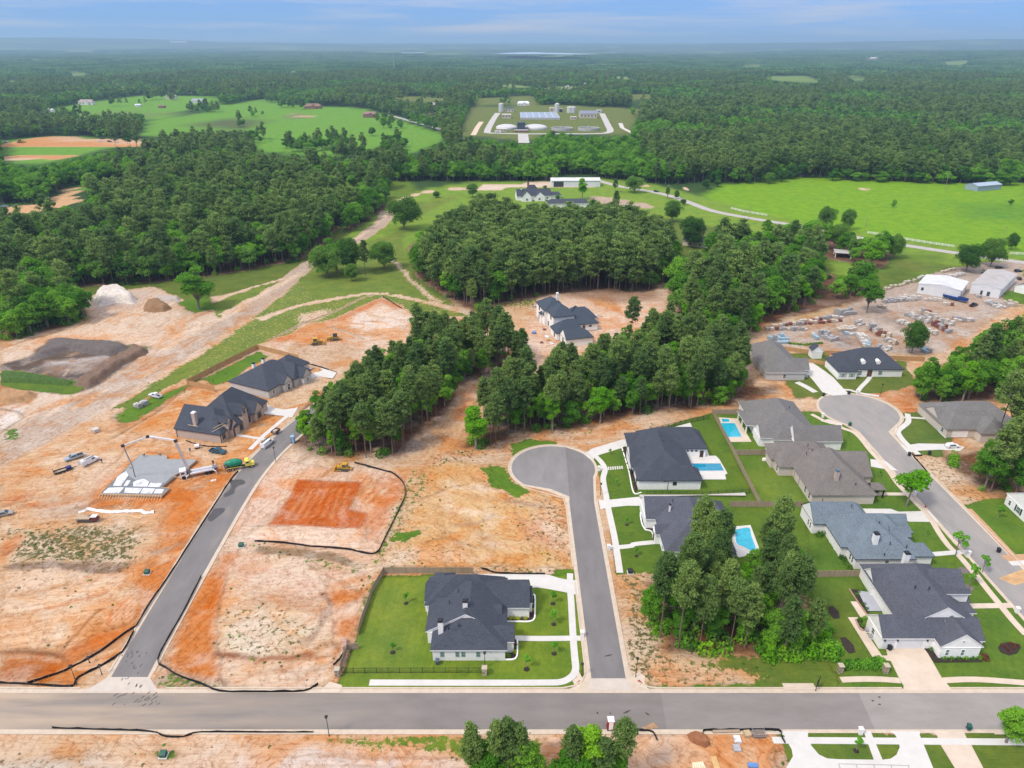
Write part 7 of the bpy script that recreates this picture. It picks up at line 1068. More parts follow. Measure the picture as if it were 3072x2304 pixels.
b = MB(); b.box(-.54, .54, -.04, .04, 1.1, 2.4); b.build('board', DARK, o)
gx, gy = at('L4', 1358, 1068); o = thing('fire_hydrant', 'red fire hydrant on the verge of the right street', 'hydrant', (gx, gy, 0)); b = MB(); b.tube([(0, 0, 0), (0, 0, .55), (0, 0, .62), (0, 0, .78)], [.13, .13, .17, .05], 10); b.build('barrel', mat('hydrant_red', (.45, .03, .02), .5), o); b = MB(); b.tube([(-.22, 0, .42), (.22, 0, .42)], .07, 8); b.build('outlet', MATS['hydrant_red'], o)
for k, (r, x, y, h_, lb) in enumerate((('R7', 830, 345, 9, 'wooden utility pole beside the white pasture fence'), ('R6', 2045, 235, 9, 'wooden utility pole beside the country road above the cottage'), ('T3', 1700, 1225, 11, 'lone lamp pole standing in the pasture'), ('R7', 2025, 430, 9, 'wooden utility pole by the pasture oaks'), ('T2', 460, 925, 12, 'utility pole in the far green field'), ('D7', 1865, 340, 10, 'utility pole at the road junction'))):
    gx, gy = at(r, x, y); o = thing('utility_pole', lb, 'pole', (gx, gy, 0)); b = MB(); b.tube([(0, 0, 0), (0, 0, h_)], [.17, .11], 7); b.build('pole', WOODO, o); b = MB(); b.box(-1.1, 1.1, -.07, .07, h_ - .9, h_ - .75); b.build('crossarm', WOODO, o)
# ---------------------------------------------------------------- vehicles
def wheels(o, xs_, w, r=.36, tw=.24):
    for x in xs_:
        for s in (-1, 1): b = MB(); b.tube([(x, s * (w / 2 - tw), r), (x, s * w / 2, r)], r, 12); q = b.build('wheel', RUBBER, o); c = MB(); c.tube([(x, s * (w / 2 - .02), r), (x, s * (w / 2 + .02), r)], r * .58, 10); c.build('rim', CHROME, q)
def vehicle(kind, label, loc, rz, paint, cat, s=.84, group=None, bed_m=None):
    o = thing({'pickup': 'pickup_truck', 'van': 'cargo_van', 'suv': 'parked_car', 'car': 'parked_car'}[kind], label, cat, (*loc, gz(*loc) + .02), rz, group); o.scale = (s, s, s); b = MB(); g = MB(); w = 1.95
    def cabin(prof, wt, zz):                             # tapered glasshouse: (x,z) profile, width at the top
        n = len(prof); lo = [(x, -(w / 2 - .06) if z < zz else -wt / 2, z) for x, z in prof]; b.hull(lo, [(x, -y, z) for x, y, z in lo])
    if kind == 'pickup':
        b.extrude_y([(-2.9, .45), (2.7, .45), (2.85, .7), (2.8, .98), (1.35, 1.08), (-1.0, 1.08), (-1.0, .75), (-2.75, .75)][:8], -w / 2, w / 2); b.box(-2.9, -1.0, -w / 2, -w / 2 + .12, .72, 1.12); b.box(-2.9, -1.0, w / 2 - .12, w / 2, .72, 1.12); b.box(-2.95, -2.82, -w / 2, w / 2, .5, 1.12)
        cabin([(-.98, 1.08), (1.35, 1.08), (.62, 1.82), (-.82, 1.84)], 1.55, 1.2); xw = (-1.85, 1.85); r = .40
        g.face([(1.31, -.8, 1.14), (1.31, .8, 1.14), (.66, .68, 1.79), (.66, -.68, 1.79)]); gl = [(-.7, 1.18), (1.02, 1.18), (.52, 1.70), (-.62, 1.70)]; roofz = 1.84
        bl = MB(); bl.box(-2.8, -1.02, -w / 2 + .13, w / 2 - .13, .76, .8 if bed_m is None else 1.1); bl.build('bed_liner', bed_m or DARK, o)
    elif kind == 'van':
        b.extrude_y([(-2.8, .4), (2.75, .4), (2.85, .75), (2.55, 1.15), (1.75, 1.3), (-2.8, 1.3)], -w / 2, w / 2); cabin([(-2.8, 1.3), (1.75, 1.3), (1.05, 2.15), (-2.75, 2.15)], 1.75, 1.4); xw = (-1.7, 1.85); r = .36
        g.face([(1.74, -.84, 1.34), (1.74, .84, 1.34), (1.11, .8, 2.1), (1.11, -.8, 2.1)]); gl = [(.2, 1.4), (1.35, 1.4), (.95, 1.95), (.2, 1.95)]; roofz = 2.15
    else:
        hz = 1.62 if kind == 'suv' else 1.42; b.extrude_y([(-2.25, .35), (2.25, .35), (2.35, .6), (2.25, .82), (1.1, .95), (-2.2, .98), (-2.32, .7)], -w / 2 + .04, w / 2 - .04); cabin([(-2.1 if kind == 'suv' else -1.7, .96), (1.1, .95), (.35, hz), (-1.75 if kind == 'suv' else -1.0, hz)], 1.42, 1.05); xw = (-1.4, 1.42); r = .33
        g.face([(1.05, -.78, 1.0), (1.05, .78, 1.0), (.4, .63, hz - .04), (.4, -.63, hz - .04)]); gl = [(-1.6, 1.03), (.8, 1.03), (.27, hz - .1), (-1.45, hz - .1)] if kind == 'suv' else [(-1.2, 1.03), (.8, 1.03), (.27, hz - .1), (-.85, hz - .1)]; roofz = hz
        g.face([(-2.08, .7, 1.02), (-2.08, -.7, 1.02), (-1.78, -.6, hz - .05), (-1.78, .6, hz - .05)])
    bo = b.build('body', paint, o); g.v = [(x + .03, y, z + .02) for x, y, z in g.v]; g.build('windscreen', GLASS, o)
    for s_ in (-1, 1):
        q = MB(); wt = {'pickup': 1.55, 'van': 1.75}.get(kind, 1.42); z0, z1 = gl[0][1], roofz
        f = [(x, s_ * ((w / 2 - .06) + (wt / 2 - w / 2 + .06) * max(0, (z - z0 + .1)) / (z1 - z0 + .1) + .025), z) for x, z in gl]; q.face(f if s_ > 0 else f[::-1]); q.build('side_window', GLASS, o)
        h_ = MB(); xf = {'pickup': 2.8, 'van': 2.7}.get(kind, 2.28); h_.box(xf - .05, xf + .06, s_ * .72 - .18, s_ * .72 + .18, .66, .86); h_.build('headlight', CHROME, o); t_ = MB(); xr_ = {'pickup': -2.98, 'van': -2.83}.get(kind, -2.35); t_.box(xr_, xr_ + .06, s_ * .8 - .12, s_ * .8 + .12, .65, .95); t_.build('tail_light', mat('red_lens', (.30, .01, .01), .3), o)
    wheels(o, xw, w + .02, r); return o
PWHITE = mat('white_car_paint', (.72, .72, .72), .3, .03, 1, spec=.5); PSILV = mat('silver_car_paint', (.36, .41, .45), .3, .05, 1, metal=.3); PTEAL = mat('teal_car_paint', (.01, .075, .115), .25, .05, 1, spec=.6); PBLK = mat('black_car_paint', (.012, .014, .018), .25, .05, 1, spec=.6); PGOLD = mat('champagne_car_paint', (.36, .33, .28), .3, .05, 1, metal=.3)
def ang(r, a, b): p, q = at(r, *a), at(r, *b); return math.atan2(q[1] - p[1], q[0] - p[0])
vehicle('pickup', 'silver-white pickup with dark bed cover parked on the sandy lot', at('E4', 590, 360), ang('E4', (740, 300), (440, 400)), PSILV, 'pickup truck', bed_m=DARK); vn = vehicle('van', 'white work van with open rear doors hitched to a trailer', at('E4', 900, 430), ang('E4', (740, 520), (1040, 370)), PWHITE, 'van')
b = MB(); b.box(-1.6, 1.0, -.7, -.62, 2.17, 2.25); b.box(-1.6, 1.0, .62, .7, 2.17, 2.25); b.bar((-2.2, -.3, 2.3), (1.2, -.3, 2.3), .12); b.build('roof_rack', DARK, vn)
for s_ in (-1, 1): b = MB(); b.bar((-2.82, s_ * .95, 1.25), (-3.5, s_ * 1.3, 1.25), .06, 1.6); b.build('rear_door', PWHITE, vn)
vehicle('pickup', 'dark teal pickup parked before the brick house under construction', at('E1', 1520, 430), ang('E1', (1390, 410), (1630, 445)), PTEAL, 'pickup truck'); vehicle('pickup', 'white pickup parked above the stacked pallets on the grass edge', at('L1', 1345, 112), ang('L1', (1400, 122), (1300, 95)), PWHITE, 'pickup truck'); vehicle('suv', 'white car parked in the driveway of the brick house', at('D1', 1100, 840), ang('D1', (1040, 800), (1160, 850)), PWHITE, 'car')
vv = vehicle('van', 'white van with ladder rack stopped on the left street', at('D1', 1255, 1310), ang('D1', (1190, 1345), (1320, 1240)), PWHITE, 'van'); b = MB(); b.bar((-2.6, .3, 2.35), (2.6, .3, 2.35), .35, .1); b.build('ladder', DARK, vv); vehicle('suv', 'champagne car at the edge of the sandy lot', at('L1', 40, 1130), ang('L1', (0, 1130), (100, 1110)), PGOLD, 'car'); vehicle('pickup', 'black pickup parked before the blue trailer in the stone yard', at('R7', 1775, 985), ang('R7', (1740, 990), (1810, 965)), PBLK, 'pickup truck'); vehicle('suv', 'black car parked at the back corner of the grey-roofed warehouse', at('R7', 1860, 700), .9, PBLK, 'car'); vehicle('suv', 'dark car beside the retaining stones behind the warehouses', at('R7', 1995, 660), .2, PBLK, 'car'); vehicle('suv', 'dark car at the far side of the warehouse yard', at('R7', 2160, 690), .1, PBLK, 'car'); vehicle('suv', 'dark car parked along the warehouse side wall', at('R7', 2168, 755), 1.2, PBLK, 'car'); vehicle('suv', 'white car under the trees in front of the sprawling house garage', at('L4', 1590, 545), .1, PWHITE, 'car'); vehicle('suv', 'dark car on the country road near the junction', at('D7', 1745, 272), -.6, PBLK, 'car', .9); vehicle('pickup', 'parked truck on the orange dirt road in the left wood', at('R4', 40, 132), .1, PSILV, 'pickup truck', .9)
# trailer behind the van
o = thing('utility_trailer', 'flat trailer with blue bundle behind the white van', 'trailer', (*at('E4', 400, 600), 0), ang('E4', (200, 680), (640, 540))); b = MB(); b.box(-2.4, 2.0, -.85, .85, .45, .55); b.build('deck', WOODO, o); b = MB()
for s in (-1, 1): b.box(-2.4, 2.0, s * .85 - .04, s * .85 + .04, .5, .85)
b.bar((2.0, 0, .5), (3.2, 0, .5), .12); b.build('frame', DARK, o); b = MB(); b.box(-2.45, -2.38, -.85, -.1, .5, 1.7); b.box(-2.45, -2.38, .1, .85, .5, 1.7); b.build('ramp', DARK, o); b = MB(); b.box(.6, 1.8, -.6, .6, .55, 1.15); b.build('crate', mat('navy_tarp', (.02, .03, .16), .6), o); wheels(o, (-.5, .35), 1.95, .3, .2)
# concrete mixer
o = thing('concrete_mixer_truck', 'concrete mixer truck with green drum and yellow cab', 'mixer truck', (*at('E1', 1870, 690), 0), ang('E1', (1680, 715), (2060, 645))); o.scale = (.86,) * 3; YEL = mat('yellow_cab_paint', (.72, .62, .10), .4); GRN = mat('green_drum_paint', (.01, .20, .11), .45, .1, 1, wear=((.10, .24, .17), 1.2, .55, .5))
b = MB(); b.box(-4.2, 3.9, -.45, .45, .75, 1.0); b.build('chassis', DARK, o); b = MB(); b.tube([(-4.0, 0, 2.7), (-3.4, 0, 2.6), (-2.4, 0, 2.45), (-.6, 0, 2.35), (.6, 0, 2.2), (1.2, 0, 2.1)], [.55, .85, 1.25, 1.35, 1.0, .55], 18); b.build('drum', GRN, o, True)
b = MB(); b.box(1.9, 3.3, -1.15, 1.15, .9, 2.7); b.extrude_y([(3.3, .7), (4.7, .7), (4.75, 1.5), (4.5, 1.75), (3.3, 1.85)], -.85, .85); b.hull([(1.9, -1.1, 2.7), (3.25, -1.1, 2.7), (3.25, 1.1, 2.7), (1.9, 1.1, 2.7)], [(2.1, -.9, 2.95), (3.0, -.9, 2.95), (3.0, .9, 2.95), (2.1, .9, 2.95)]); b.build('cab', YEL, o)
b = MB(); b.box(3.28, 3.34, -1.0, 1.0, 1.95, 2.6); b.box(2.2, 3.1, -1.17, 1.17, 1.9, 2.5); b.build('cab_window', GLASS, o); b = MB(); b.bar((-4.0, 0, 2.4), (-5.3, 0, 1.7), .5, .15); b.box(-4.3, -3.7, -.5, .5, 1.0, 2.6); b.build('chute', mat('grimy_steel', (.18, .17, .16), .7), o); b = MB()
for s in (-1, 1): b.box(3.3, 4.5, s * .95 - .2, s * .95 + .2, .85, 1.15); b.box(-3.6, .8, s * 1.05 - .1, s * 1.05 + .1, 1.1, 1.2)
b.build('mudguard', YEL, o); wheels(o, (-3.2, -1.9, 3.9), 2.45, .52, .35)
# concrete pump truck with folding boom
pb = at('E1', 1200, 790); pa = ang('E1', (960, 840), (1450, 740)); o = thing('concrete_pump_truck', 'white concrete pump truck with long folding boom over the new slab', 'pump truck', (*pb, 0), 0); cs, sn = math.cos(pa), math.sin(pa)
def tl(x, y, z): return (cs * x - sn * y, sn * x + cs * y, z)
def rot(mb): mb.v = [tl(*p) for p in mb.v]; return mb
b = MB(); b.box(-4.2, 4.2, -.4, .4, .6, .85); rot(b).build('chassis', DARK, o); b = MB(); b.box(-4.5, -2.9, -1.05, 1.05, .55, 2.45); rot(b).build('cab', PWHITE, o); b = MB(); b.box(-4.53, -4.48, -.9, .9, 1.4, 2.2); b.box(-4.2, -3.3, -1.07, 1.07, 1.45, 2.1); rot(b).build('cab_window', GLASS, o); b = MB(); b.box(-2.0, 4.0, -1.05, -.7, 1.0, 1.35); b.box(-2.0, 4.0, .7, 1.05, 1.0, 1.35); b.box(-1.6, 3.6, -.5, .5, .85, 1.15); b.bar((-1.5, -.2, 1.6), (3.8, -.2, 1.5), .25); rot(b).build('deck', PWHITE, o)
b = MB(); b.hull([(3.7, -.5, .7), (4.7, -.5, .7), (4.7, .5, .7), (3.7, .5, .7)], [(3.5, -.8, 1.5), (5.0, -.8, 1.5), (5.0, .8, 1.5), (3.5, .8, 1.5)]); rot(b).build('hopper', MATS['grimy_steel'], o); b = MB(); b.tube([(-2.3, 0, .8), (-2.3, 0, 2.4)], [.55, .45], 10); rot(b).build('turret', MATS['grimy_steel'], o)
for x_ in (-2.4, 3.6):
    for s in (-1, 1): b = MB(); b.bar((x_, s * .9, 1.1), (x_ + (.8 if x_ > 0 else -.6), s * 1.9, 1.0), .18); b.bar((x_ + (.8 if x_ > 0 else -.6), s * 1.9, 1.1), (x_ + (.8 if x_ > 0 else -.6), s * 1.9, .05), .14); rot(b).build('outrigger', PWHITE, o)
wh_ = MB()
for x_ in (-3.7, 2.0, 3.1):
    for s in (-1, 1): b = MB(); b.tube([(x_, s * .75, .5), (x_, s * 1.1, .5)], .5, 12); rot(b).build('wheel', RUBBER, o)
# boom: turret -> knee -> crest -> elbow -> hose end, as surveyed against the slab
T0 = Vector(tl(-2.3, 0, 2.4)); rel = lambda r, x, y, z: Vector((at(r, x, y, z)[0] - pb[0], at(r, x, y, z)[1] - pb[1], z))
K1, K2, K3, K4 = rel('E1', 810, 235, 13.0), rel('E1', 345, 165, 13.5), rel('E4', 1505, 110, 12.0), rel('E4', 1695, 530, 3.4)
for n_, (p, q, w_) in enumerate(((T0, K1, .42), (K1 + Vector((0, .2, 0)), K2 + Vector((0, .2, 0)), .34), (K2, K3, .28), (K3, K4, .20))):
    b = MB(); b.bar(p, q, w_, w_ * 1.2); bo = b.build('boom_section', mat('boom_white', (.62, .63, .64), .5, .08, 1), o); c = MB(); d_v = (q - p); s_v = d_v.cross(Vector((0, 0, 1))).normalized() * (w_ * .75); c.tube([p + s_v, q + s_v], .09, 6); c.build('pipe', MATS['grimy_steel'], bo)
for p in (K1, K2, K3): b = MB(); b.tube([p - Vector((.3, .25, 0)), p + Vector((.3, .25, 0))], .38, 10); b.build('boom_joint', DARK, o)
b = MB(); b.tube([K4 + Vector((-.9, .1, 0)), K4, K4 - Vector((-.1, .1, 2.9))], .10, 8); b.build('hose', RUBBER, o)
# ---------------------------------------------------------------- new foundation slab with form boards
fo_ = thing('foundation_slab', 'house foundation half poured with wet grey concrete inside timber forms', 'foundation', (0, 0, 0)); WETC = mat('wet_concrete', (.275, .285, .285), .6, .08, .6); SLABP = [at('L1', *p, .75) for p in ((865, 945), (1395, 960), (1465, 895), (1395, 890), (1505, 800), (1525, 795), (1475, 790), (1590, 745), (1700, 650), (1440, 645), (1435, 613), (1205, 610))]
b = MB(); b.prism(SLABP, .0, .62); b.build('slab', mat('slab_vapour_grey', (.17, .175, .18), .7, .15, .8), fo_); WETP = [at('L1', *p, .78) for p in ((1080, 740), (1205, 612), (1435, 615), (1440, 647), (1700, 652), (1590, 745), (1480, 800), (1430, 850), (1320, 855), (1240, 815), (1180, 830), (1120, 800))]
b = MB(); b.prism(WETP, .6, .70); b.build('wet_concrete', WETC, fo_); WP = mat('white_sheeting', (.66, .67, .68), .5, .1, 1.5, wear=((.30, .30, .31), .9, .5, .8))
for pts in ([(935, 895), (1075, 892), (1030, 942), (890, 940)], [(1085, 895), (1230, 898), (1195, 945), (1075, 940)], [(1240, 900), (1340, 902), (1310, 945), (1210, 945)], [(1350, 905), (1420, 908), (1395, 945), (1325, 945)], [(1010, 800), (1110, 740), (1130, 750), (1050, 880), (975, 878)], [(1090, 835), (1130, 830), (1100, 880), (1065, 880)], [(1155, 845), (1230, 810), (1290, 845), (1270, 888), (1150, 886)], [(1300, 852), (1400, 855), (1375, 892), (1275, 890)]):
    b = MB(); p_ = [at('L1', *p, .66) for p in pts]; b.prism([(x + (vnoise(x * 3, y * 3, 1, 2) - .5) * .3, y + (vnoise(x * 3, y * 3, 1, 5) - .5) * .3) for x, y in p_], .6, .675); b.build('sheet', WP, fo_)
for p, q in zip(SLABP, SLABP[1:] + SLABP[:1]): b = MB(); b.bar((*p, .5), (*q, .5), .06, .5); b.build('form_board', LUMBER if p is not SLABP[3] else WOODO, fo_)
p0, p1 = SLABP[0], SLABP[1]
for k in range(23):
    t = k / 22; x_, y_ = p0[0] + (p1[0] - p0[0]) * t, p0[1] + (p1[1] - p0[1]) * t; b = MB(); b.bar((x_, y_ - .05, .62), (x_ - .1, y_ - 1.3, -.1), .09, .05); b.build('brace', LUMBER, fo_); c = MB(); c.box(x_ - .03, x_ + .03, y_ - .11, y_ - .06, 0, .7); c.build('stake', LUMBER, fo_)
# white sheeting roll, boards beside the slab
def ribbon(name, r, pts, w, m, z, label, cat):
    P = smooth_line(ats(r, pts), 4); b = MB(); x0, y0 = P[0]; rr = random.Random(3); L_ = strip_poly(P, [w * rr.uniform(.6, 1.2) for _ in P]); n = len(P); hz_ = [rr.uniform(.05, .32) for _ in P]
    for k in range(n - 1):
        a_, b2, c2, d2 = L_[k], L_[k + 1], L_[2 * n - 2 - k], L_[2 * n - 1 - k]; m0 = ((a_[0] + d2[0]) / 2 - x0, (a_[1] + d2[1]) / 2 - y0, z + hz_[k]); m1 = ((b2[0] + c2[0]) / 2 - x0, (b2[1] + c2[1]) / 2 - y0, z + hz_[k + 1]); g_z = -.15
        b.face([(a_[0] - x0, a_[1] - y0, g_z), (b2[0] - x0, b2[1] - y0, g_z), m1, m0]); b.face([m0, m1, (c2[0] - x0, c2[1] - y0, g_z), (d2[0] - x0, d2[1] - y0, g_z)])
    return tag(b.build(name, m, None, loc=(x0, y0, gz(x0, y0))), label, cat)
ribbon('plastic_sheeting', 'E4', [(660, 1385), (780, 1340), (850, 1305), (960, 1325), (1100, 1345), (1300, 1360), (1500, 1350), (1700, 1345), (1850, 1335), (1950, 1380), (2100, 1360)], 1.0, mat('white_plastic', (.74, .74, .75), .5, .05, 2), .12, 'crumpled strip of white plastic sheeting below the new foundation', 'plastic sheet'); ribbon('plastic_sheet_scrap', 'E1', [(1390, 905), (1440, 890), (1485, 880)], .8, MATS['white_plastic'], .05, 'scrap of white sheeting on the clay before the pump truck', 'plastic sheet'); ribbon('black_pipe', 'E1', [(985, 230), (1100, 270), (1250, 310), (1450, 335), (1660, 330)], .5, BLACK, .1, 'black drain pipe lying before the brick house under construction', 'pipe')
for k, (x, y, l, a) in enumerate(((1430, 1420, 5, -.05), (1470, 1440, 4.6, -.02), (1700, 1440, 4, -.3), (1760, 1450, 3.4, -.35), (1540, 1425, 3, .1), (1460, 1275, 1.6, -.8), (1595, 1225, 1.4, 1.3))):
    gx, gy = at('E4', x, y); b = MB(); b.box(-l / 2, l / 2, -.08, .08, 0, .06); tag(b.build('lumber_board', LUMBER, None, loc=(gx, gy, gz(gx, gy) + .05), rz=a), 'loose pale board on the dirt below the new foundation', 'board', 'boards below the foundation')
# ---------------------------------------------------------------- earth-moving machines
CATY = mat('machine_yellow', (.58, .33, .03), .5, .15, 1.5, wear=((.22, .15, .08), 1.5, .52, .7))
def dozer(label, loc, rz, s=.85, blade=True, rops=True, m=None):
    o = thing('bulldozer', label, 'bulldozer', (*loc, gz(*loc)), rz); o.scale = (s,) * 3; m = m or CATY
    for y in (-1.0, 1.0):
        b = MB(); prof = [(-1.7, .1), (1.5, .1), (1.95, .45), (1.6, .9), (-1.6, .95), (-2.0, .5)]; b.extrude_y(prof, y - .25, y + .25); q = b.build('track', mat('steel_track', (.08, .07, .06), .7), o)
        for k in range(12): c = MB(); c.box(-1.65 + k * .28, -1.5 + k * .28, y - .27, y + .27, .93, 1.0) if k else c.box(-1.65, -1.5, y - .27, y + .27, .93, 1.0); c.build('track_shoe', MATS['steel_track'], q)
    b = MB(); b.extrude_y([(.1, .7), (2.0, .7), (2.05, 1.55), (.1, 1.75)], -.55, .55); b.box(-1.9, .1, -.75, .75, .6, 1.35); b.build('body', m, o); b = MB(); b.box(-1.3, .1, -.7, .7, 1.35, 2.5); b.build('cab', GLASS, o); b = MB(); b.box(-1.45, .2, -.8, .8, 2.5, 2.65)
    for x_ in (-1.4, .1):
        for s_ in (-.74, .74): b.box(x_ - .06, x_ + .06, s_ - .06, s_ + .06, 1.3, 2.5)
    b.build('roof', m if rops else DARK, o); b = MB(); b.tube([(1.0, .2, 1.6), (1.0, .2, 2.4)], .07, 7); b.build('exhaust', DARK, o)
    if blade: b = MB(); b.extrude_y([(2.55, .05), (2.85, .05), (2.7, .5), (2.8, 1.05), (2.6, 1.05), (2.5, .5)], -1.6, 1.6); b.build('blade', m, o); b = MB(); [b.bar((.3, s_ * 1.35, .5), (2.6, s_ * 1.35, .4), .16) for s_ in (-1, 1)]; b.build('push_arm', m, o)
    b = MB(); b.bar((-1.9, .5, .9), (-2.6, .5, 1.1), .15); b.bar((-1.9, -.5, .9), (-2.6, -.5, 1.1), .15); b.box(-2.9, -2.5, -.7, .7, .5, .8); b.build('ripper', m, o)
x, y = at('R5', 530, 1318); dozer('yellow bulldozer on the graded lot above the black-roofed house', (x, y), .25, 1.0); x, y = at('R5', 605, 1300); dozer('second yellow bulldozer nose to nose with the first on the graded lot', (x + 2.6, y + 2.2), 3.3, .95, True, False); x, y = at('L2', 755, 738); dozer('yellow bulldozer at the top edge of the red clay pad', (x, y), 3.05, .82)
o = thing('tracked_dumper', 'tracked dumper with tan skip and white cab below the foundation', 'dumper', (*at('E4', 860, 1530), 0), .03); o.scale = (.8,) * 3
for y in (-.8, .8): b = MB(); b.extrude_y([(-2.8, .1), (1.8, .1), (2.2, .4), (1.9, .75), (-2.7, .75), (-3.1, .4)], y - .25, y + .25); b.build('track', MATS['steel_track'], o)
b = MB(); b.hull([(-3.0, -.85, .8), (.7, -.85, .8), (.7, .85, .8), (-3.0, .85, .8)], [(-3.3, -1.1, 1.35), (.9, -1.1, 1.35), (.9, 1.1, 1.35), (-3.3, 1.1, 1.35)]); b.build('skip', mat('tan_skip', (.40, .30, .20), .8), o); b = MB(); b.box(1.5, 3.0, -1.0, .4, .7, 1.9); b.box(1.3, 3.1, -1.05, 1.0, .6, 1.0); b.build('cab', mat('maroon_paint', (.16, .04, .04), .5), o); b = MB(); b.box(1.4, 3.1, -1.1, .5, 1.9, 2.05); b.build('cab_roof', PWHITE, o); b = MB(); b.bar((.9, .6, 1.0), (1.6, .7, 2.0), .15); b.bar((-.2, .4, 1.4), (1.4, .6, 1.9), .12); b.build('conveyor_arm', DARK, o)
o = thing('spoil_tank', 'small white tank on the clay beside the black pipe', 'tank', (*at('E1', 1175, 355), 0), .3); b = MB(); b.tube([(-.6, 0, .75), (.6, 0, .75)], .6, 14); b.build('barrel', PWHITE, o, True); b = MB(); b.box(-.7, .7, -.4, .4, 0, .2); b.build('skid', DARK, o)
x, y = at('D1', 1360, 1160); o = thing('site_trailer', 'small brown trailer loaded with scrap behind the ladder van', 'trailer', (x, y, 0), ang('D1', (1190, 1345), (1320, 1240))); b = MB(); b.box(-1.2, 1.2, -.8, .8, .5, .6); b.box(-1.2, 1.2, -.8, -.74, .6, 1.2); b.box(-1.2, 1.2, .74, .8, .6, 1.2); b.box(1.14, 1.2, -.74, .74, .6, 1.2); b.build('bed', mat('rusty_steel', (.16, .09, .06), .8), o); b = MB(); b.bar((-1.2, 0, .5), (-2.2, 0, .45), .1); b.build('tow_bar', DARK, o); b = MB(); b.box(-.8, .6, -.5, .5, .6, 1.1); b.build('load', mat('scrap_load', (.40, .34, .28), .9, .4, 3), o); wheels(o, (0,), 1.8, .28, .18)
x, y = at('R7', 1615, 935); o = thing('flatbed_trailer', 'long blue trailer parked beside the white warehouse', 'trailer', (x, y, 0), ang('R7', (1540, 915), (1690, 950))); BLU = mat('trailer_blue', (.015, .05, .20), .5); b = MB(); b.box(-5, 5, -1.1, 1.1, .8, 1.0); b.build('deck', BLU, o); b = MB(); b.box(-5, 5, -1.15, -1.05, 1.0, 1.9); b.box(-5, 5, 1.05, 1.15, 1.0, 1.9); b.box(-5.05, -4.95, -1.05, 1.05, 1.0, 1.9); b.build('side_board', BLU, o); wheels(o, (-3.6, -2.6), 2.2, .45, .3)
# ---------------------------------------------------------------- people on the building site
def person(label, loc, rz, cloth, trouser, pose='stand', hat=None):
    s = .92; J = {'pel': (0, 0, .93), 'sp': (.02, 0, 1.18), 'ch': (.03, 0, 1.38), 'nk': (.04, 0, 1.50), 'hd': (.06, 0, 1.62), 'top': (.06, 0, 1.74), 'ls': (.02, .19, 1.42), 'le': (.06, .27, 1.14), 'lh': (.20, .24, .92), 'rs': (.02, -.19, 1.42), 're': (.04, -.28, 1.14), 'rh': (.18, -.26, .92), 'lp': (0, .10, .88), 'lk': (.05, .13, .48), 'la': (-.02, .14, .08), 'lf': (.16, .15, .04), 'rp': (0, -.10, .88), 'rk': (.02, -.14, .48), 'ra': (-.10, -.15, .08), 'rf': (.08, -.16, .04)}
    if pose == 'bend':
        for k in ('sp', 'ch', 'nk', 'hd', 'top', 'ls', 'le', 'lh', 'rs', 're', 'rh'):
            x_, y_, z_ = J[k]; r_ = z_ - .93; J[k] = (x_ * .6 + r_ * .82, y_, .93 + r_ * .55 - x_ * .4)
        J['lh'] = (.62, .2, .55); J['rh'] = (.66, -.15, .6); J['le'] = (.45, .28, .85); J['re'] = (.48, -.28, .88)
    elif pose == 'reach': J['lh'] = (.5, .1, 1.1); J['le'] = (.3, .28, 1.15); J['rh'] = (.5, -.1, 1.05); J['re'] = (.28, -.28, 1.15)
    def skin(name, vs_, es, rad, m, parent):
        ks = list(vs_); me = bpy.data.meshes.new(name); me.from_pydata([J[k] for k in ks], [(ks.index(a), ks.index(b2)) for a, b2 in es], []); o_ = link(name, me, parent); o_.modifiers.new('skin', 'SKIN'); me.materials.append(m)
        for k, v in zip(ks, me.skin_vertices[0].data): v.radius = (rad[k], rad[k]); v.use_root = k in ('pel', 'hd')
        o_.modifiers.new('sub', 'SUBSURF').levels = 1; o_.modifiers['sub'].render_levels = 2; return o_
    o = thing('person', label, 'person', (*loc, loc_z(loc)), rz); o.scale = (s,) * 3
    E_ = [('pel', 'sp'), ('sp', 'ch'), ('ch', 'nk'), ('nk', 'hd'), ('hd', 'top'), ('ch', 'ls'), ('ls', 'le'), ('le', 'lh'), ('ch', 'rs'), ('rs', 're'), ('re', 'rh'), ('pel', 'lp'), ('lp', 'lk'), ('lk', 'la'), ('la', 'lf'), ('pel', 'rp'), ('rp', 'rk'), ('rk', 'ra'), ('ra', 'rf')]
    R_ = dict(pel=.14, sp=.13, ch=.145, nk=.06, hd=.095, top=.075, ls=.07, le=.05, lh=.045, rs=.07, re=.05, rh=.045, lp=.095, lk=.065, la=.045, lf=.04, rp=.095, rk=.065, ra=.045, rf=.04)
    body = skin('body', J, E_, R_, mat('skin_tone', (.32, .19, .13), .7), o)
    sub = lambda ks: [e for e in E_ if e[0] in ks and e[1] in ks]; g_ = lambda ks, d: {k: R_[k] + d for k in ks}
    kt = ('pel', 'sp', 'ch', 'ls', 'rs', 'le', 're'); skin('shirt', kt, sub(kt), g_(kt, .02), cloth, o); kl = ('pel', 'lp', 'lk', 'la', 'rp', 'rk', 'ra'); skin('trousers', kl, sub(kl), g_(kl, .018), trouser, o)
    t_ = J['top']; b = MB(); b.tube([(t_[0], t_[1], t_[2] - .07), (t_[0], t_[1], t_[2] + .0), (t_[0], t_[1], t_[2] + .07)], [.13, .12, .05], 10); b.build('hard_hat', hat or PWHITE, o, True)
_onslab = []
def loc_z(p): return .70 if inpoly(np.array([p[0]]), np.array([p[1]]), SLABP)[0] else gz(*p)
NAVY, JEAN, HIVIS, MAROON = mat('navy_cloth', (.03, .04, .08), .9), mat('denim_cloth', (.06, .08, .13), .9), mat('teal_cloth', (.05, .22, .20), .9), mat('maroon_cloth', (.14, .03, .03), .9)
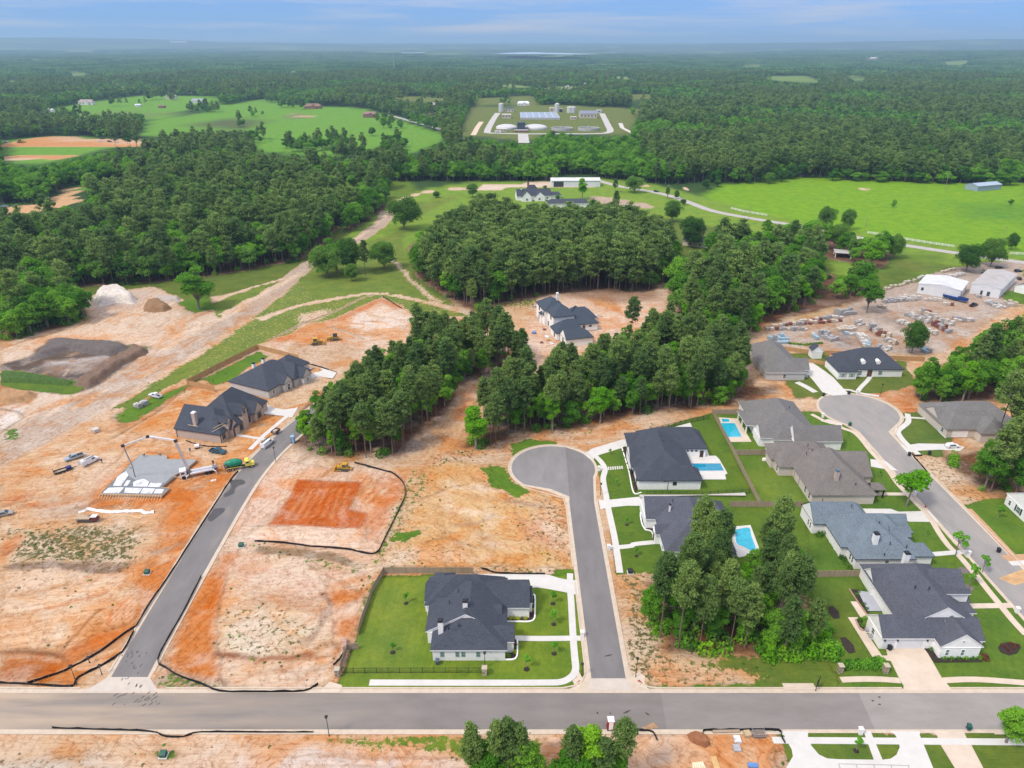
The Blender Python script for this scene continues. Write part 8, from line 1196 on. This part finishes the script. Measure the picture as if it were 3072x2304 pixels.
person('worker in navy bending at the top corner of the wet slab', at('E4', 1920, 310, .7), -1.2, NAVY, JEAN, 'bend'); person('worker in teal shirt reaching with a screed on the wet slab', at('E1', 560, 470, .7), -1.6, HIVIS, JEAN, 'reach'); person('person in dark clothes standing by the back of the mixer truck', at('E1', 1440, 625), 2.6, mat('black_cloth', (.02, .02, .02), .9), mat('dark_cloth', (.03, .03, .03), .9)); person('person in maroon shirt walking beside the white work van', at('E4', 1115, 440), -.4, MAROON, JEAN); person('person in grey standing near the small white tank', at('E1', 1055, 410), -1., mat('grey_cloth', (.20, .22, .25), .9), JEAN)
# ---------------------------------------------------------------- heaps of soil
def heap(label, r, pts, h, m, seed, flat=.45, name='soil_heap', n=34):
    P = ats(r, pts); A = np.array(P); x0, y0 = A.min(0); x1, y1 = A.max(0); gx = np.linspace(x0 - .5, x1 + .5, n); gy = np.linspace(y0 - .5, y1 + .5, n); GX, GY = np.meshgrid(gx, gy); GX = GX.ravel(); GY = GY.ravel()
    wx_ = GX + (fbm(GX, GY, 3, seed) - .5) * 1.6; wy_ = GY + (fbm(GX, GY, 3, seed + 3) - .5) * 1.6; d = pdist(wx_, wy_, P) * np.where(inpoly(wx_, wy_, P), 1, -1); mxd = max(d.max(), .5)
    ZZ = h * smooth(d / (mxd * flat)) * (.72 + .55 * fbm(GX, GY, 2.2, seed + 7)) - np.where(d < 0, .35, .05); b = MB(); cx, cy = (x0 + x1) / 2, (y0 + y1) / 2; b.v = [(a - cx, c - cy, e) for a, c, e in zip(GX, GY, ZZ)]
    for j in range(n - 1):
        for i in range(n - 1):
            q = (j * n + i, j * n + i + 1, (j + 1) * n + i + 1, (j + 1) * n + i)
            if max(d[k] for k in q) > -.3: b.f.append(q); b.m.append(0)
    return tag(b.build(name, m, None, True, (cx, cy, 0)), label, 'soil heap')
soil = lambda n, c, c2=None: mat(n, c, .95, .25, .9, .8, col2=c2, detail=7)
heap('flat-topped pale sand heap with grey sides by the left wood', 'R4', [(800, 930), (860, 860), (1000, 830), (1110, 860), (1190, 940), (1150, 970), (1000, 960), (850, 990)], 3.6, soil('pale_sand_heap', (.42, .36, .31), (.72, .66, .58)), 3, .35); heap('brown soil heap beside the lone green tree', 'R4', [(1230, 1030), (1250, 960), (1380, 940), (1440, 960), (1490, 1010), (1440, 1035), (1330, 1040)], 2.2, soil('brown_heap', (.24, .14, .07)), 4); heap('low grey spoil bank behind the brown heap', 'R4', [(1310, 930), (1350, 900), (1560, 915), (1560, 950), (1450, 955)], 1.3, soil('grey_bank', (.40, .34, .29)), 5); heap('long dark brown windrow of topsoil along the haul road', 'R4', [(1160, 1330), (1280, 1370), (1270, 1400), (1050, 1510), (900, 1620), (790, 1690), (630, 1680), (700, 1620), (850, 1530), (1000, 1440)], 2.2, soil('brown_windrow', (.17, .11, .075)), 6); heap('grey topsoil bank above the ash-coloured hollow', 'R4', [(240, 1450), (330, 1370), (430, 1290), (520, 1275), (980, 1300), (1150, 1335), (1000, 1400), (960, 1430), (600, 1370), (420, 1430)], 2.0, soil('grey_topsoil', (.12, .10, .09)), 7); heap('grassy bank at the edge of the topsoil hollow', 'R4', [(0, 1560), (250, 1570), (500, 1610), (640, 1640), (600, 1680), (300, 1660), (0, 1650)], 1.3, mat('grassy_bank', (.05, .10, .016), .95, .35, 1, .6), 8); heap('orange-brown earth heap at the left edge of the sand flat', 'L1', [(-60, 170), (-20, 60), (150, 50), (320, 80), (310, 120), (180, 160), (60, 180)], 1.6, soil('orange_heap', (.36, .21, .10)), 9); heap('reddish-brown soil heap behind the silt fence of the lumber lot', 'B3', [(1490, 1370), (1560, 1345), (1640, 1360), (1720, 1400), (1745, 1450), (1680, 1500), (1590, 1480), (1520, 1430)], 1.1, soil('red_brown_heap', (.26, .11, .05)), 10); heap('small clay mound near the clump below the main street', 'B3', [(280, 1440), (330, 1395), (410, 1390), (450, 1440), (400, 1490), (330, 1490)], .7, soil('clay_mound', (.55, .35, .22)), 11); heap('brick rubble heaped against the jogged fence', 'B2', [(730, 560), (770, 530), (810, 560), (800, 600), (760, 640), (735, 620)], .6, mat('brick_rubble', (.55, .42, .34), .9, .4, 4, .8, col2=(.25, .10, .06)), 12)
# ---------------------------------------------------------------- pallets of stone and brick
def pallet_mesh(name, w, d, h, m, lay, seed):
    b = MB(); rr = random.Random(seed)
    for s in (-.42, 0, .36): b.box(s * w, s * w + .08, -d / 2, d / 2, 0, .12, 1)
    lh = (h - .12) / lay
    for k in range(lay):
        e = rr.uniform(-.03, .03); b.box(-w / 2 + e, w / 2 + e, -d / 2, d / 2, .12 + k * lh, .12 + (k + 1) * lh - .025)
    return b.mesh(name, [m, WOODO])
PM = {'grey': [pallet_mesh('load', 1.2, 1.1, h, mat('grey_block', (.33, .32, .32), .9, .2, 3), n, k) for k, (h, n) in enumerate(((1.1, 4), (.8, 3), (1.4, 5)))], 'white': [pallet_mesh('load', 1.2, 1.1, h, mat('pale_stone', (.50, .47, .43), .9, .15, 3), n, k) for k, (h, n) in enumerate(((1.0, 3), (.7, 2), (1.3, 4)))], 'red': [pallet_mesh('load', 1.1, 1.1, h, mat('dark_red_brick', (.20, .08, .06), .9, .3, 3), n, k) for k, (h, n) in enumerate(((1.0, 5), (.8, 4), (1.2, 6)))], 'tan': [pallet_mesh('load', 1.2, 1.1, h, mat('buff_stone', (.50, .42, .33), .9, .25, 3), n, k) for k, (h, n) in enumerate(((1.0, 3), (.8, 2), (1.2, 3)))], 'blue': [pallet_mesh('load', 1.2, 1.1, h, mat('blue_wrap', (.30, .42, .50), .5, .3, 2), n, k) for k, (h, n) in enumerate(((1.0, 2), (.8, 2), (1.1, 2)))]}
LBL = {'grey': 'pallet of grey blocks', 'white': 'pallet of pale cut stone', 'red': 'pallet of dark red brick', 'tan': 'pallet of buff stone', 'blue': 'pallet wrapped in blue-white film'}
def row(r, a, b2, rows, cols, where, jit=.25, stack=.0, gap=1.5):
    p, q = at(r, *a), at(r, *b2); L_ = math.dist(p, q); gap *= 1.06; n = max(1, int(L_ / gap)); an = math.atan2(q[1] - p[1], q[0] - p[0]); nx_, ny_ = -math.sin(an), math.cos(an)
    for k in range(n):
        for j in range(rows):
            c = rnd.choice(cols); x_ = p[0] + (q[0] - p[0]) * (k + .5) / n + nx_ * j * 1.35 + rnd.uniform(-jit, jit); y_ = p[1] + (q[1] - p[1]) * (k + .5) / n + ny_ * j * 1.35 + rnd.uniform(-jit, jit); o_ = tag(link('stone_pallet', rnd.choice(PM[c]), None, (x_, y_, gz(x_, y_)), an + rnd.uniform(-.15, .15) * (jit > .2)), LBL[c] + ' ' + where, 'pallet', LBL[c] + ' ' + where); o_.scale = (1.22, 1.22, 1.15)
            if rnd.random() < stack:
                o_.scale.z = 2.0
row('E2', (60, 335), (520, 330), 1, ['tan', 'red', 'grey', 'white'], 'in the ragged row at the wood edge', .5); row('E2', (120, 300), (900, 235), 1, ['red', 'red', 'tan', 'grey'], 'in the ragged row at the wood edge', .5); row('E2', (450, 240), (900, 190), 1, ['white', 'grey', 'red'], 'in the ragged row at the wood edge', .5); row('E2', (870, 175), (1060, 150), 3, ['grey'], 'in the big grey stack by the full green tree', .06, .5, 1.3); row('E2', (95, 440), (310, 440), 2, ['grey', 'grey', 'blue'], 'in the racked rows above the cedar fence', .06, .3, 1.3); row('E2', (190, 475), (310, 475), 1, ['blue'], 'in the racked rows above the cedar fence', .06, 0, 1.3); row('E2', (570, 390), (640, 440), 1, ['blue', 'white'], 'beside the long grey stack', .2); row('E2', (650, 390), (800, 460), 3, ['grey'], 'in the long grey stack above the shed', .05, .5, 1.3); row('E2', (860, 340), (1060, 330), 2, ['white', 'tan'], 'in the square block on the yard gravel', .06, 0, 1.3); row('E2', (930, 380), (1080, 390), 1, ['white', 'grey', 'blue'], 'in the square block on the yard gravel', .4); row('E2', (1070, 390), (1130, 490), 2, ['white'], 'in the white wall of pallets', .05, .4, 1.3); row('E2', (1130, 440), (1160, 520), 2, ['white', 'blue'], 'strewn behind the black-roofed house', .4); row('E2', (1080, 290), (1150, 270), 2, ['grey', 'white'], 'at the head of the centre stack', .05, .5, 1.3); row('E2', (1190, 310), (1310, 400), 2, ['grey', 'red', 'tan'], 'along the centre stack', .2, .5, 1.4); row('E2', (1290, 390), (1440, 430), 2, ['red', 'tan'], 'along the centre stack', .15, .5, 1.4); row('E2', (1370, 450), (1500, 500), 2, ['grey', 'tan'], 'at the lower end of the centre stack', .15, .3, 1.4); row('E2', (1280, 520), (1420, 570), 2, ['white', 'grey'], 'strewn behind the black-roofed house', .4)
row('E2', (1510, 245), (1640, 290), 2, ['white'], 'in the white corner stack below the trailer', .05, .6, 1.3); row('E2', (1600, 170), (1860, 260), 2, ['grey', 'white'], 'in the long double stack below the trailer', .05, .8, 1.3); row('E2', (1750, 140), (1880, 190), 2, ['grey', 'red', 'tan'], 'in the long double stack below the trailer', .1, .5, 1.3); row('E2', (1880, 210), (2120, 290), 2, ['white', 'grey', 'tan'], 'in the far stack near the warehouses', .1, .5, 1.35); row('E2', (1900, 280), (2080, 370), 2, ['grey', 'red'], 'in the far stack near the warehouses', .15, .5, 1.35); row('E2', (1840, 340), (1960, 390), 1, ['white'], 'in the far stack near the warehouses', .2, .4); row('E2', (1760, 560), (1880, 600), 2, ['grey', 'white', 'blue'], 'strewn under the dark yard tree', .5)
row('R7', (1000, 960), (1310, 930), 2, ['white', 'grey'], 'in the rows before the white warehouse', .3, .2); row('R7', (1130, 920), (1260, 940), 2, ['white'], 'in the rows before the white warehouse', .1, .5, 1.3); row('R7', (1340, 930), (1500, 945), 1, ['white', 'tan'], 'in the rows before the white warehouse', .3); row('R7', (990, 850), (1270, 770), 1, ['tan', 'white'], 'along the lawn edge of the yard', .5, 0, 2.6); row('R7', (1290, 755), (1340, 740), 1, ['white'], 'along the lawn edge of the yard', .4); row('R7', (1570, 740), (1700, 720), 2, ['white'], 'between the two warehouses', .4); row('R7', (1500, 700), (1620, 670), 1, ['tan'], 'along the lawn edge of the yard', .3); row('R7', (1500, 970), (1620, 985), 1, ['tan', 'white', 'red'], 'beside the blue trailer', .5); row('R7', (1780, 890), (1850, 920), 1, ['tan', 'grey'], 'behind the second warehouse', .5); row('R7', (1860, 950), (2000, 1010), 3, ['white', 'grey'], 'in the pale rows at the right of the yard', .3); row('R7', (2020, 985), (2150, 985), 2, ['white', 'tan'], 'in the capped cream stack at the right of the yard', .05, .6, 1.3); row('R7', (1600, 1110), (1780, 1120), 2, ['white', 'grey'], 'in the flat stacks at the far yard edge', .1); row('R7', (950, 990), (1020, 1010), 1, ['tan'], 'beside the full green tree', .3)
row('L1', (790, 425), (880, 395), 2, ['white', 'grey'], 'wrapped on the sand beside the haul road', .1, 0, 1.4); row('L1', (1180, 215), (1290, 170), 2, ['white', 'grey'], 'on the grass strip below the white pickup', .15, 0, 1.5)
# lumber lot below the main street
for k in range(6): x, y = at('B3', 1560 + k * 20, 1650 - k * 2); b = MB(); b.box(-.13, .13, -1.6, 1.6, 0, .12); tag(b.build('lumber_board', mat('pale_board', (.70, .62, .42), .9), None, loc=(x, y - 1, gz(x, y) + .03), rz=.05 * k - .1), 'pale plank laid out on the clay lot', 'board', 'planks on the clay lot')
for r, x, y, w, d, h, m, lb in (('B3', 1945, 1420, 1.1, 1.3, .45, WP, 'white wrapped bundle on the lumber lot'), ('B3', 1942, 1495, 1.2, 1.2, .35, mat('grey_bundle', (.38, .38, .39), .8), 'grey banded bundle on the lumber lot'), ('B3', 2030, 1375, 1.1, 1.1, .6, mat('tan_bundle', (.45, .34, .2), .9), 'tan pallet stack at the lumber lot kerb'), ('B3', 1850, 1350, 4.6, .5, .35, WOODO, 'long bundle of boards along the lumber lot kerb'), ('B3', 1755, 1625, 1.0, 2.2, .15, mat('plywood', (.55, .35, .15), .9), 'orange plywood sheet on the clay lot'), ('B3', 2080, 1645, 1.6, .8, .2, mat('blue_tarp', (.10, .22, .45), .6), 'blue tarp at the lower edge of the clay lot')):
    gx, gy = at(r, x, y); b = MB(); n = 3
    for k in range(n): b.box(-w / 2 + .01 * k, w / 2 - .01 * k, -d / 2, d / 2, h * k / n + .01, h * (k + 1) / n)
    for s in (-.3, .3): b.box(s * w - .03, s * w + .03, -d / 2 - .01, d / 2 + .01, 0, h + .012, 0)
    tag(b.build('material_bundle', m, None, loc=(gx, gy, gz(gx, gy) + .02), rz=rnd.uniform(-.1, .1)), lb, 'bundle')
gx, gy = at('B3', 2130, 1375); o = thing('wire_cage_bin', 'wire cage bin full of rubble at the lumber lot kerb', 'cage bin', (gx, gy, 0)); b = MB(); b.box(-.95, .95, -.6, .6, .05, .5); b.build('rubble', mat('rubble', (.20, .15, .12), .95, .4, 3), o); b = MB()
for s in (-1, 1):
    for z in (.1, .5, .95): b.bar((-1, s * .65, z), (1, s * .65, z), .04); b.bar((s * 1, -.65, z), (s * 1, .65, z), .04)
    for k in range(8): b.bar((-1 + k * .286, s * .65, 0), (-1 + k * .286, s * .65, .95), .03)
b.build('cage', CHROME, o)
# stacked materials round the two-storey house
for k, (x, y, w, d, h, m) in enumerate(((350, 450, 2.2, 1.2, .8, 'grey_bundle'), (420, 480, 1.8, 1.4, .6, 'tan_bundle'), (620, 1180, 1.4, 1.1, .9, 'plywood'), (590, 1110, 2.4, 1.2, .5, 'white_sheeting'), (310, 1030, 1.5, 1.5, .7, 'blue_tarp'), (1640, 650, 2.2, 1.3, .5, 'white_sheeting'), (1700, 700, 1.6, 1.0, .4, 'grey_bundle'), (1780, 640, 3.0, .8, .4, 'tan_bundle'), (700, 1260, 2.0, 1.0, .3, 'white_sheeting'), (480, 1240, 1.2, 1.2, .5, 'dark_red_brick'), (880, 1290, 1.4, 1.2, .4, 'pale_stone'), (540, 960, 1.2, 1.2, .5, 'dark_red_brick'), (420, 700, 1.6, 1.2, .6, 'pale_stone'))):
    gx, gy = at('D5', x, y); b = MB(); [b.box(-w / 2 + .02 * q, w / 2 - .03 * q, -d / 2, d / 2, h * q / 3 + .01, h * (q + 1) / 3) for q in range(3)]; tag(b.build('material_bundle', MATS[m], None, loc=(gx, gy, gz(gx, gy)), rz=k * .7), 'stack of building materials on the dirt round the two-storey house', 'bundle', 'materials round the two-storey house')
# ---------------------------------------------------------------- treatment works and far buildings
WG = mat('works_concrete', (.42, .41, .39), .9, .1, .3); WB = mat('works_beige', (.52, .47, .40), .9, .08, .3); WT = mat('dome_white', (.54, .54, .53), .5, .06, .3); WK = mat('works_dark', (.05, .07, .10), .6, .2, .5); WW = mat('tank_water', (.16, .22, .20), .1, .2, .1)
def W6(x, y): return at('D6', x, y)
sheet('road', strip_poly(smooth_line([W6(600, 135), W6(570, 175), W6(530, 240), W6(490, 325), W6(520, 342), W6(700, 348), W6(900, 352), W6(1200, 350), W6(1600, 350), W6(1760, 330), W6(1740, 260), W6(1700, 180), W6(1680, 140)]), 9), mat('works_road', (.46, .44, .41), .9), .1); sheet('road', strip_poly([W6(860, 350), W6(865, 400), W6(870, 445)], 13), MATS['works_road'], .11); sheet('road', strip_poly([W6(430, 226), W6(390, 280), W6(345, 365)], 7), mat('sand_track', (.60, .48, .36), .9), .1); sheet('road', strip_poly([W6(1870, 240), W6(1890, 290), W6(2000, 345), W6(2180, 415)], 6), mat('gravel_track', (.55, .52, .46), .9), .1)
for k, (x, rr_) in enumerate(((690, 105), (992, 112))):
    gx, gy = W6(x, 300); R_ = rr_ / 3.456 / F * math.hypot(gy, H); o = thing('storage_dome', ('white domed tank beside the long beige works building', 'white domed tank beside the dark blue works tower')[k], 'tank', (gx, gy, 0)); b = MB(); b.tube([(0, 0, -1), (0, 0, 2)], [R_, R_], 32); b.build('tank_wall', WT, o); b = MB(); b.tube([(0, 0, 2)] + [(0, 0, 2 + 4.2 * math.sin(t * 1.57)) for t in (.2, .45, .7, .9, 1)], [R_, R_ * .95, R_ * .76, R_ * .45, R_ * .16, .6], 32); b.build('dome', WT, o)
for k, x in enumerate((1265, 1540)):
    gx, gy = W6(x, 312); R_ = 105 / 3.456 / F * math.hypot(gy, H); o = thing('settling_tank', ('open round settling tank next to the domes', 'open round settling tank by the works gate')[k], 'tank', (gx, gy, 0)); b = MB(); n = 36; ring = lambda r, z: [(r * math.cos(q * 6.283 / n), r * math.sin(q * 6.283 / n), z) for q in range(n)]; b.hull(ring(R_, 0), ring(R_, 3.4), 0, False); b.hull(ring(R_, 3.4), ring(R_ - 1.2, 3.4), 0, False); b.hull(ring(R_ - 1.2, 3.4), ring(R_ - 1.2, 1), 0, False); b.build('rim', WG, o); b = MB(); b.face(ring(R_ - 1.2, 1.6)); b.build('water', WW, o); b = MB(); b.box(-R_, 0, -.8, .8, 3.6, 4.1); b.tube([(0, 0, 0), (0, 0, 5)], 1.6, 10); b.build('bridge', WG, o)
def wbuild(label, x, y, wpx, dpt, h, wm, rm, rise=0., name='works_building', wins=3):
    h *= .62; rise *= .6
    gx, gy = W6(x, y); w = wpx / 3.456 / F * math.hypot(gy, H); s = House(name, label, 'building', (gx, gy + dpt / 2), 1e-9, wm, rm, wm); s.wing(-w / 2, w / 2, -dpt / 2, dpt / 2, h + max(rise, .3), 'x', 0, 0, h); s.done()
    for k in range(wins): s.win(-w / 2 + w * (k + .5) / wins, -dpt / 2 + .4, h * .35, w / wins * .4, h * .35, 'S', fr=wm)
wbuild('dark blue works tower with stepped base between the domes', 842, 318, 80, 14, 16, WK, WK, 1); wbuild('brick plinth building under the dark works tower', 842, 335, 140, 10, 4, mat('works_brick', (.30, .17, .12), .9), WG); wbuild('low beige works building before the left dome', 640, 328, 100, 10, 5, WB, WB); wbuild('beige works building by the bend of the works road', 690, 192, 90, 18, 9, WB, WB); wbuild('grey-roofed works hall with lean-to', 1540, 190, 165, 26, 11, WB, mat('works_grey_roof', (.20, .22, .27), .6), 6, wins=5); wbuild('tan works block behind the aeration basin', 1160, 125, 45, 16, 10, WB, WB, wins=1); wbuild('dark-topped works block beside the white silo', 720, 125, 85, 14, 9, WB, WK, 2); wbuild('dark-topped control block behind the basin', 1248, 125, 40, 14, 8, WK, WB, wins=2); wbuild('pale pump house at the right of the basin', 1385, 203, 60, 12, 6, WB, WB, wins=2); wbuild('small white works hut by the works road', 600, 345, 65, 8, 4, WT, WT, wins=1); wbuild('pale metal works building at the right end', 1650, 135, 50, 12, 7, WT, WT, wins=1)
for k, x in enumerate((633, 1212)): gx, gy = W6(x, 125); o = thing('silo', ('tall white silo at the left of the works', 'tall white silo behind the aeration basin')[k], 'silo', (gx, gy, 0)); b = MB(); b.tube([(0, 0, 0), (0, 0, 13)], 4.2, 16); b.build('shell', WT, o); b = MB(); b.tube([(0, 0, 13), (0, 0, 14.2)], [4.2, 1], 16); b.build('roof', WT, o)
gx, gy = W6(1040, 205); o = thing('aeration_basin', 'long grey aeration basin with glassy cells in the middle of the works', 'basin', (gx, gy, 0)); w = 385 / 3.456 / F * math.hypot(gy, H); dp = W6(1040, 145)[1] - gy; b = MB(); b.box(-w / 2, w / 2, 0, dp, 0, 3); b.build('basin_wall', WG, o)
for k in range(6):
    for j in range(2): b = MB(); b.box(-w / 2 + w * k / 6 + 1, -w / 2 + w * (k + 1) / 6 - 1, dp * j / 2 + 2, dp * (j + 1) / 2 - 2, 2.9, 3.1 + .02 * j); b.build('cell', mat('basin_cell', (.34, .40, .46), .2, .1, .2), o)
for k, x in enumerate((1345, 1378)): gx, gy = W6(x, 132); o = thing('storage_tank', 'small white storage tank behind the works hall', 'tank', (gx, gy, 0), 0, 'pair of white tanks behind the works hall'); b = MB(); b.tube([(0, 0, 0), (0, 0, 9)], 5, 14); b.build('shell', WT, o); b = MB(); b.tube([(0, 0, 9), (0, 0, 10)], [5, 1], 14); b.build('roof', WT, o)
FARW = mat('far_white_wall', (.68, .66, .64), .8); FARR = mat('far_white_roof', (.70, .72, .74), .6); FARB = mat('far_brown_roof', (.24, .15, .11), .9); FART = mat('far_tan_roof', (.36, .30, .26), .9)
FARB_ = [('T1', 555, 680, 90, 5, FARW, FART, 'large cream house on the far left meadow'), ('T1', 1108, 645, 65, 6, BBRICK, FART, 'brick house with pale drive on the far meadow ridge'), ('T1', 1280, 668, 80, 4, FARW, mat('far_grey_roof', (.30, .32, .35), .8), 'grey-roofed house beside the far tree belt'), ('T1', 2025, 705, 100, 4, mat('far_red_wall', (.26, .13, .10), .9), FARB, 'long red-brown barn at the top of the green field'), ('T1', 310, 730, 60, 4, FARW, FARW, 'white house half hidden behind the left trees'), ('T1', 890, 692, 35, 3, FARW, FARR, 'white shed beyond the left tree belt'), ('T1', 1045, 700, 40, 3, FARB, FARB, 'brown shed on the far meadow'), ('T1', 25, 795, 70, 4, FARW, FART, 'grey gabled house at the left edge behind trees'), ('T1', 20, 690, 50, 4, FARW, FARR, 'white building by the small dirt clearing'), ('T2', 95, 690, 70, 4, FARB, FARB, 'brown barn beside the field hedge'), ('T2', 185, 762, 85, 5, mat('rust_wall', (.25, .13, .11), .9), mat('rust_roof', (.28, .17, .15), .8), 'rusty red barn with lone trees in the green field'), ('T2', 810, 640, 70, 4, mat('blue_wall', (.35, .45, .55), .7), FARR, 'pale blue metal shed beyond the works'), ('T2', 620, 690, 80, 3, FARB, FART, 'tan long house behind the hedge'), ('T2', 1180, 685, 75, 4, FARW, FARR, 'white long building behind the works'), ('T2', 1840, 568, 80, 6, FARW, FARR, 'big white warehouse in the far settlement'), ('T2', 1600, 562, 60, 5, FARW, FARR, 'white warehouse in the middle of the far settlement'), ('T2', 1290, 590, 60, 4, FARW, FARR, 'white shed at the near side of the far settlement'), ('T2', 1245, 556, 30, 5, FARW, FARR, 'small white building at the left of the far settlement'), ('T2', 1460, 572, 25, 5, FARW, FARR, 'white gabled building in the far settlement'), ('T2', 1080, 532, 16, 14, BBRICK, BBRICK, 'tan block tower in the far woods'), ('T2', 1725, 540, 10, 22, FARB, FARB, 'orange chimney tower in the far settlement'), ('T2', 1530, 552, 40, 4, FARB, FARW, 'brown shed in the far settlement'), ('T1', 145, 395, 60, 6, FARW, FARR, 'white far building on the left horizon slope'), ('T1', 890, 450, 40, 6, FARW, FARR, 'white far building by the distant highway'), ('T1', 1010, 440, 50, 6, FARW, FARR, 'white far building at the end of the distant highway'), ('T1', 1160, 325, 90, 20, FARW, FARR, 'very distant white building on the left ridge'), ('T2', 150, 430, 40, 6, FARW, FARR, 'white far building in the left woods'), ('T3', 90, 497, 40, 6, FARW, FARR, 'white far building left of the bright clearing'), ('T3', 920, 530, 20, 4, FARW, FARR, 'white shed in the bright far clearing'), ('T3', 1240, 388, 40, 9, BBRICK, FARW, 'pale far building in the right woods'), ('T3', 1700, 376, 70, 8, BBRICK, BBRICK, 'far tan building by the right clearing'), ('T3', 75, 657, 40, 4, FARW, FARR, 'white roof showing in the mid woods'), ('T1', 215, 408, 30, 5, FARW, FARR, 'small white far building left of the highway'), ('T1', 1440, 352, 12, 12, FARW, FARW, 'white far silo on the left ridge')]
for r, x, y, wpx, h, wm, rm, lb in FARB_:
    gx, gy = at(r, x, y); w = wpx / 2.16 / F * math.hypot(gy, H); dp = max(8, w * .4); z0 = gz(gx, gy); s = House('far_house', lb, 'building', (gx, gy + dp / 2), 1e-9, wm, rm, wm); s.root.location.z = z0; s.wing(-w / 2, w / 2, -dp / 2, dp / 2, h + min(w * .16, 4.5), 'x', w * .12, w * .12, h); s.wing(-w * .1, w * .25, -dp * .75, 0, h + min(w * .12, 3.5), 'y', 0, 2, h); s.done()
    if gy < 1500:
        for k in range(3): s.win(-w * .35 + w * .27 * k, -dp / 2 + .4 if k != 1 else -dp * .75 + .12, h * .3, w * .07, h * .35, 'S', fr=FARW)
for r, x, y, h_, lb in (('T2', 1383, 330, 260, 'very tall thin radio mast near the far lake'), ('T2', 344, 470, 75, 'thin radio mast rising from the far woods')):
    gx, gy = at(r, x, y); h_ = min(h_, 235); o = thing('radio_mast', lb, 'mast', (gx, gy, gz(gx, gy))); b = MB(); b.tube([(0, 0, 0), (0, 0, h_)], [2.0, 1.2], 5); b.build('lattice', CHROME, o); b = MB(); b.tube([(0, 0, h_), (0, 0, h_ + 5)], .5, 5); b.build('antenna', CHROME, o)
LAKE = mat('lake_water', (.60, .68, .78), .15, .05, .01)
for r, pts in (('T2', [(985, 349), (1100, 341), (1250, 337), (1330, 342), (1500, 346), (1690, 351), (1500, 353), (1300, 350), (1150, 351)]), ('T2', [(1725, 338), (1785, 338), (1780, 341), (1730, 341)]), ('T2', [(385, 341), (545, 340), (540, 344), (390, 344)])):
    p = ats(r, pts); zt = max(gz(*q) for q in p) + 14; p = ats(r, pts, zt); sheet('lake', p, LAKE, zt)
for k, (r, x, y, s_) in enumerate((('E5', 1190, 735, 1.), ('E5', 1300, 735, 1.), ('E5', 1380, 740, 1.), ('E5', 1480, 715, 1.2), ('E5', 70, 740, 1.1), ('E5', 1215, 700, 1.1))): gx, gy = at(r, x, y); vehicle('suv', 'parked vehicle in the line on the far orange earthworks', (gx, gy), rnd.uniform(-.2, .2), PWHITE if k % 2 == 0 else PBLK, 'car', 1.1 * s_, 'vehicles on the far earthworks')
x, y = at('E5', 250, 745); dozer('bulldozer on the far orange earthworks', (x, y), .1, 1.6)
# ---------------------------------------------------------------- hazy air
hb = MB(); hb.box(-28500, 28500, -300, 28500, float(Z.min()) - 1.0, 262)
hm = bpy.data.materials.new('hazy_air'); hm.use_nodes = True; ht_ = hm.node_tree; ht_.nodes.clear(); ho = ht_.nodes.new('ShaderNodeOutputMaterial'); hv = ht_.nodes.new('ShaderNodeVolumePrincipled')
hv.inputs['Color'].default_value = (.54, .80, 1.0, 1); hv.inputs['Density'].default_value = HAZE; hv.inputs['Anisotropy'].default_value = .25; ht_.links.new(hv.outputs[0], ho.inputs['Volume'])
stuff(hb.build('haze', hm))
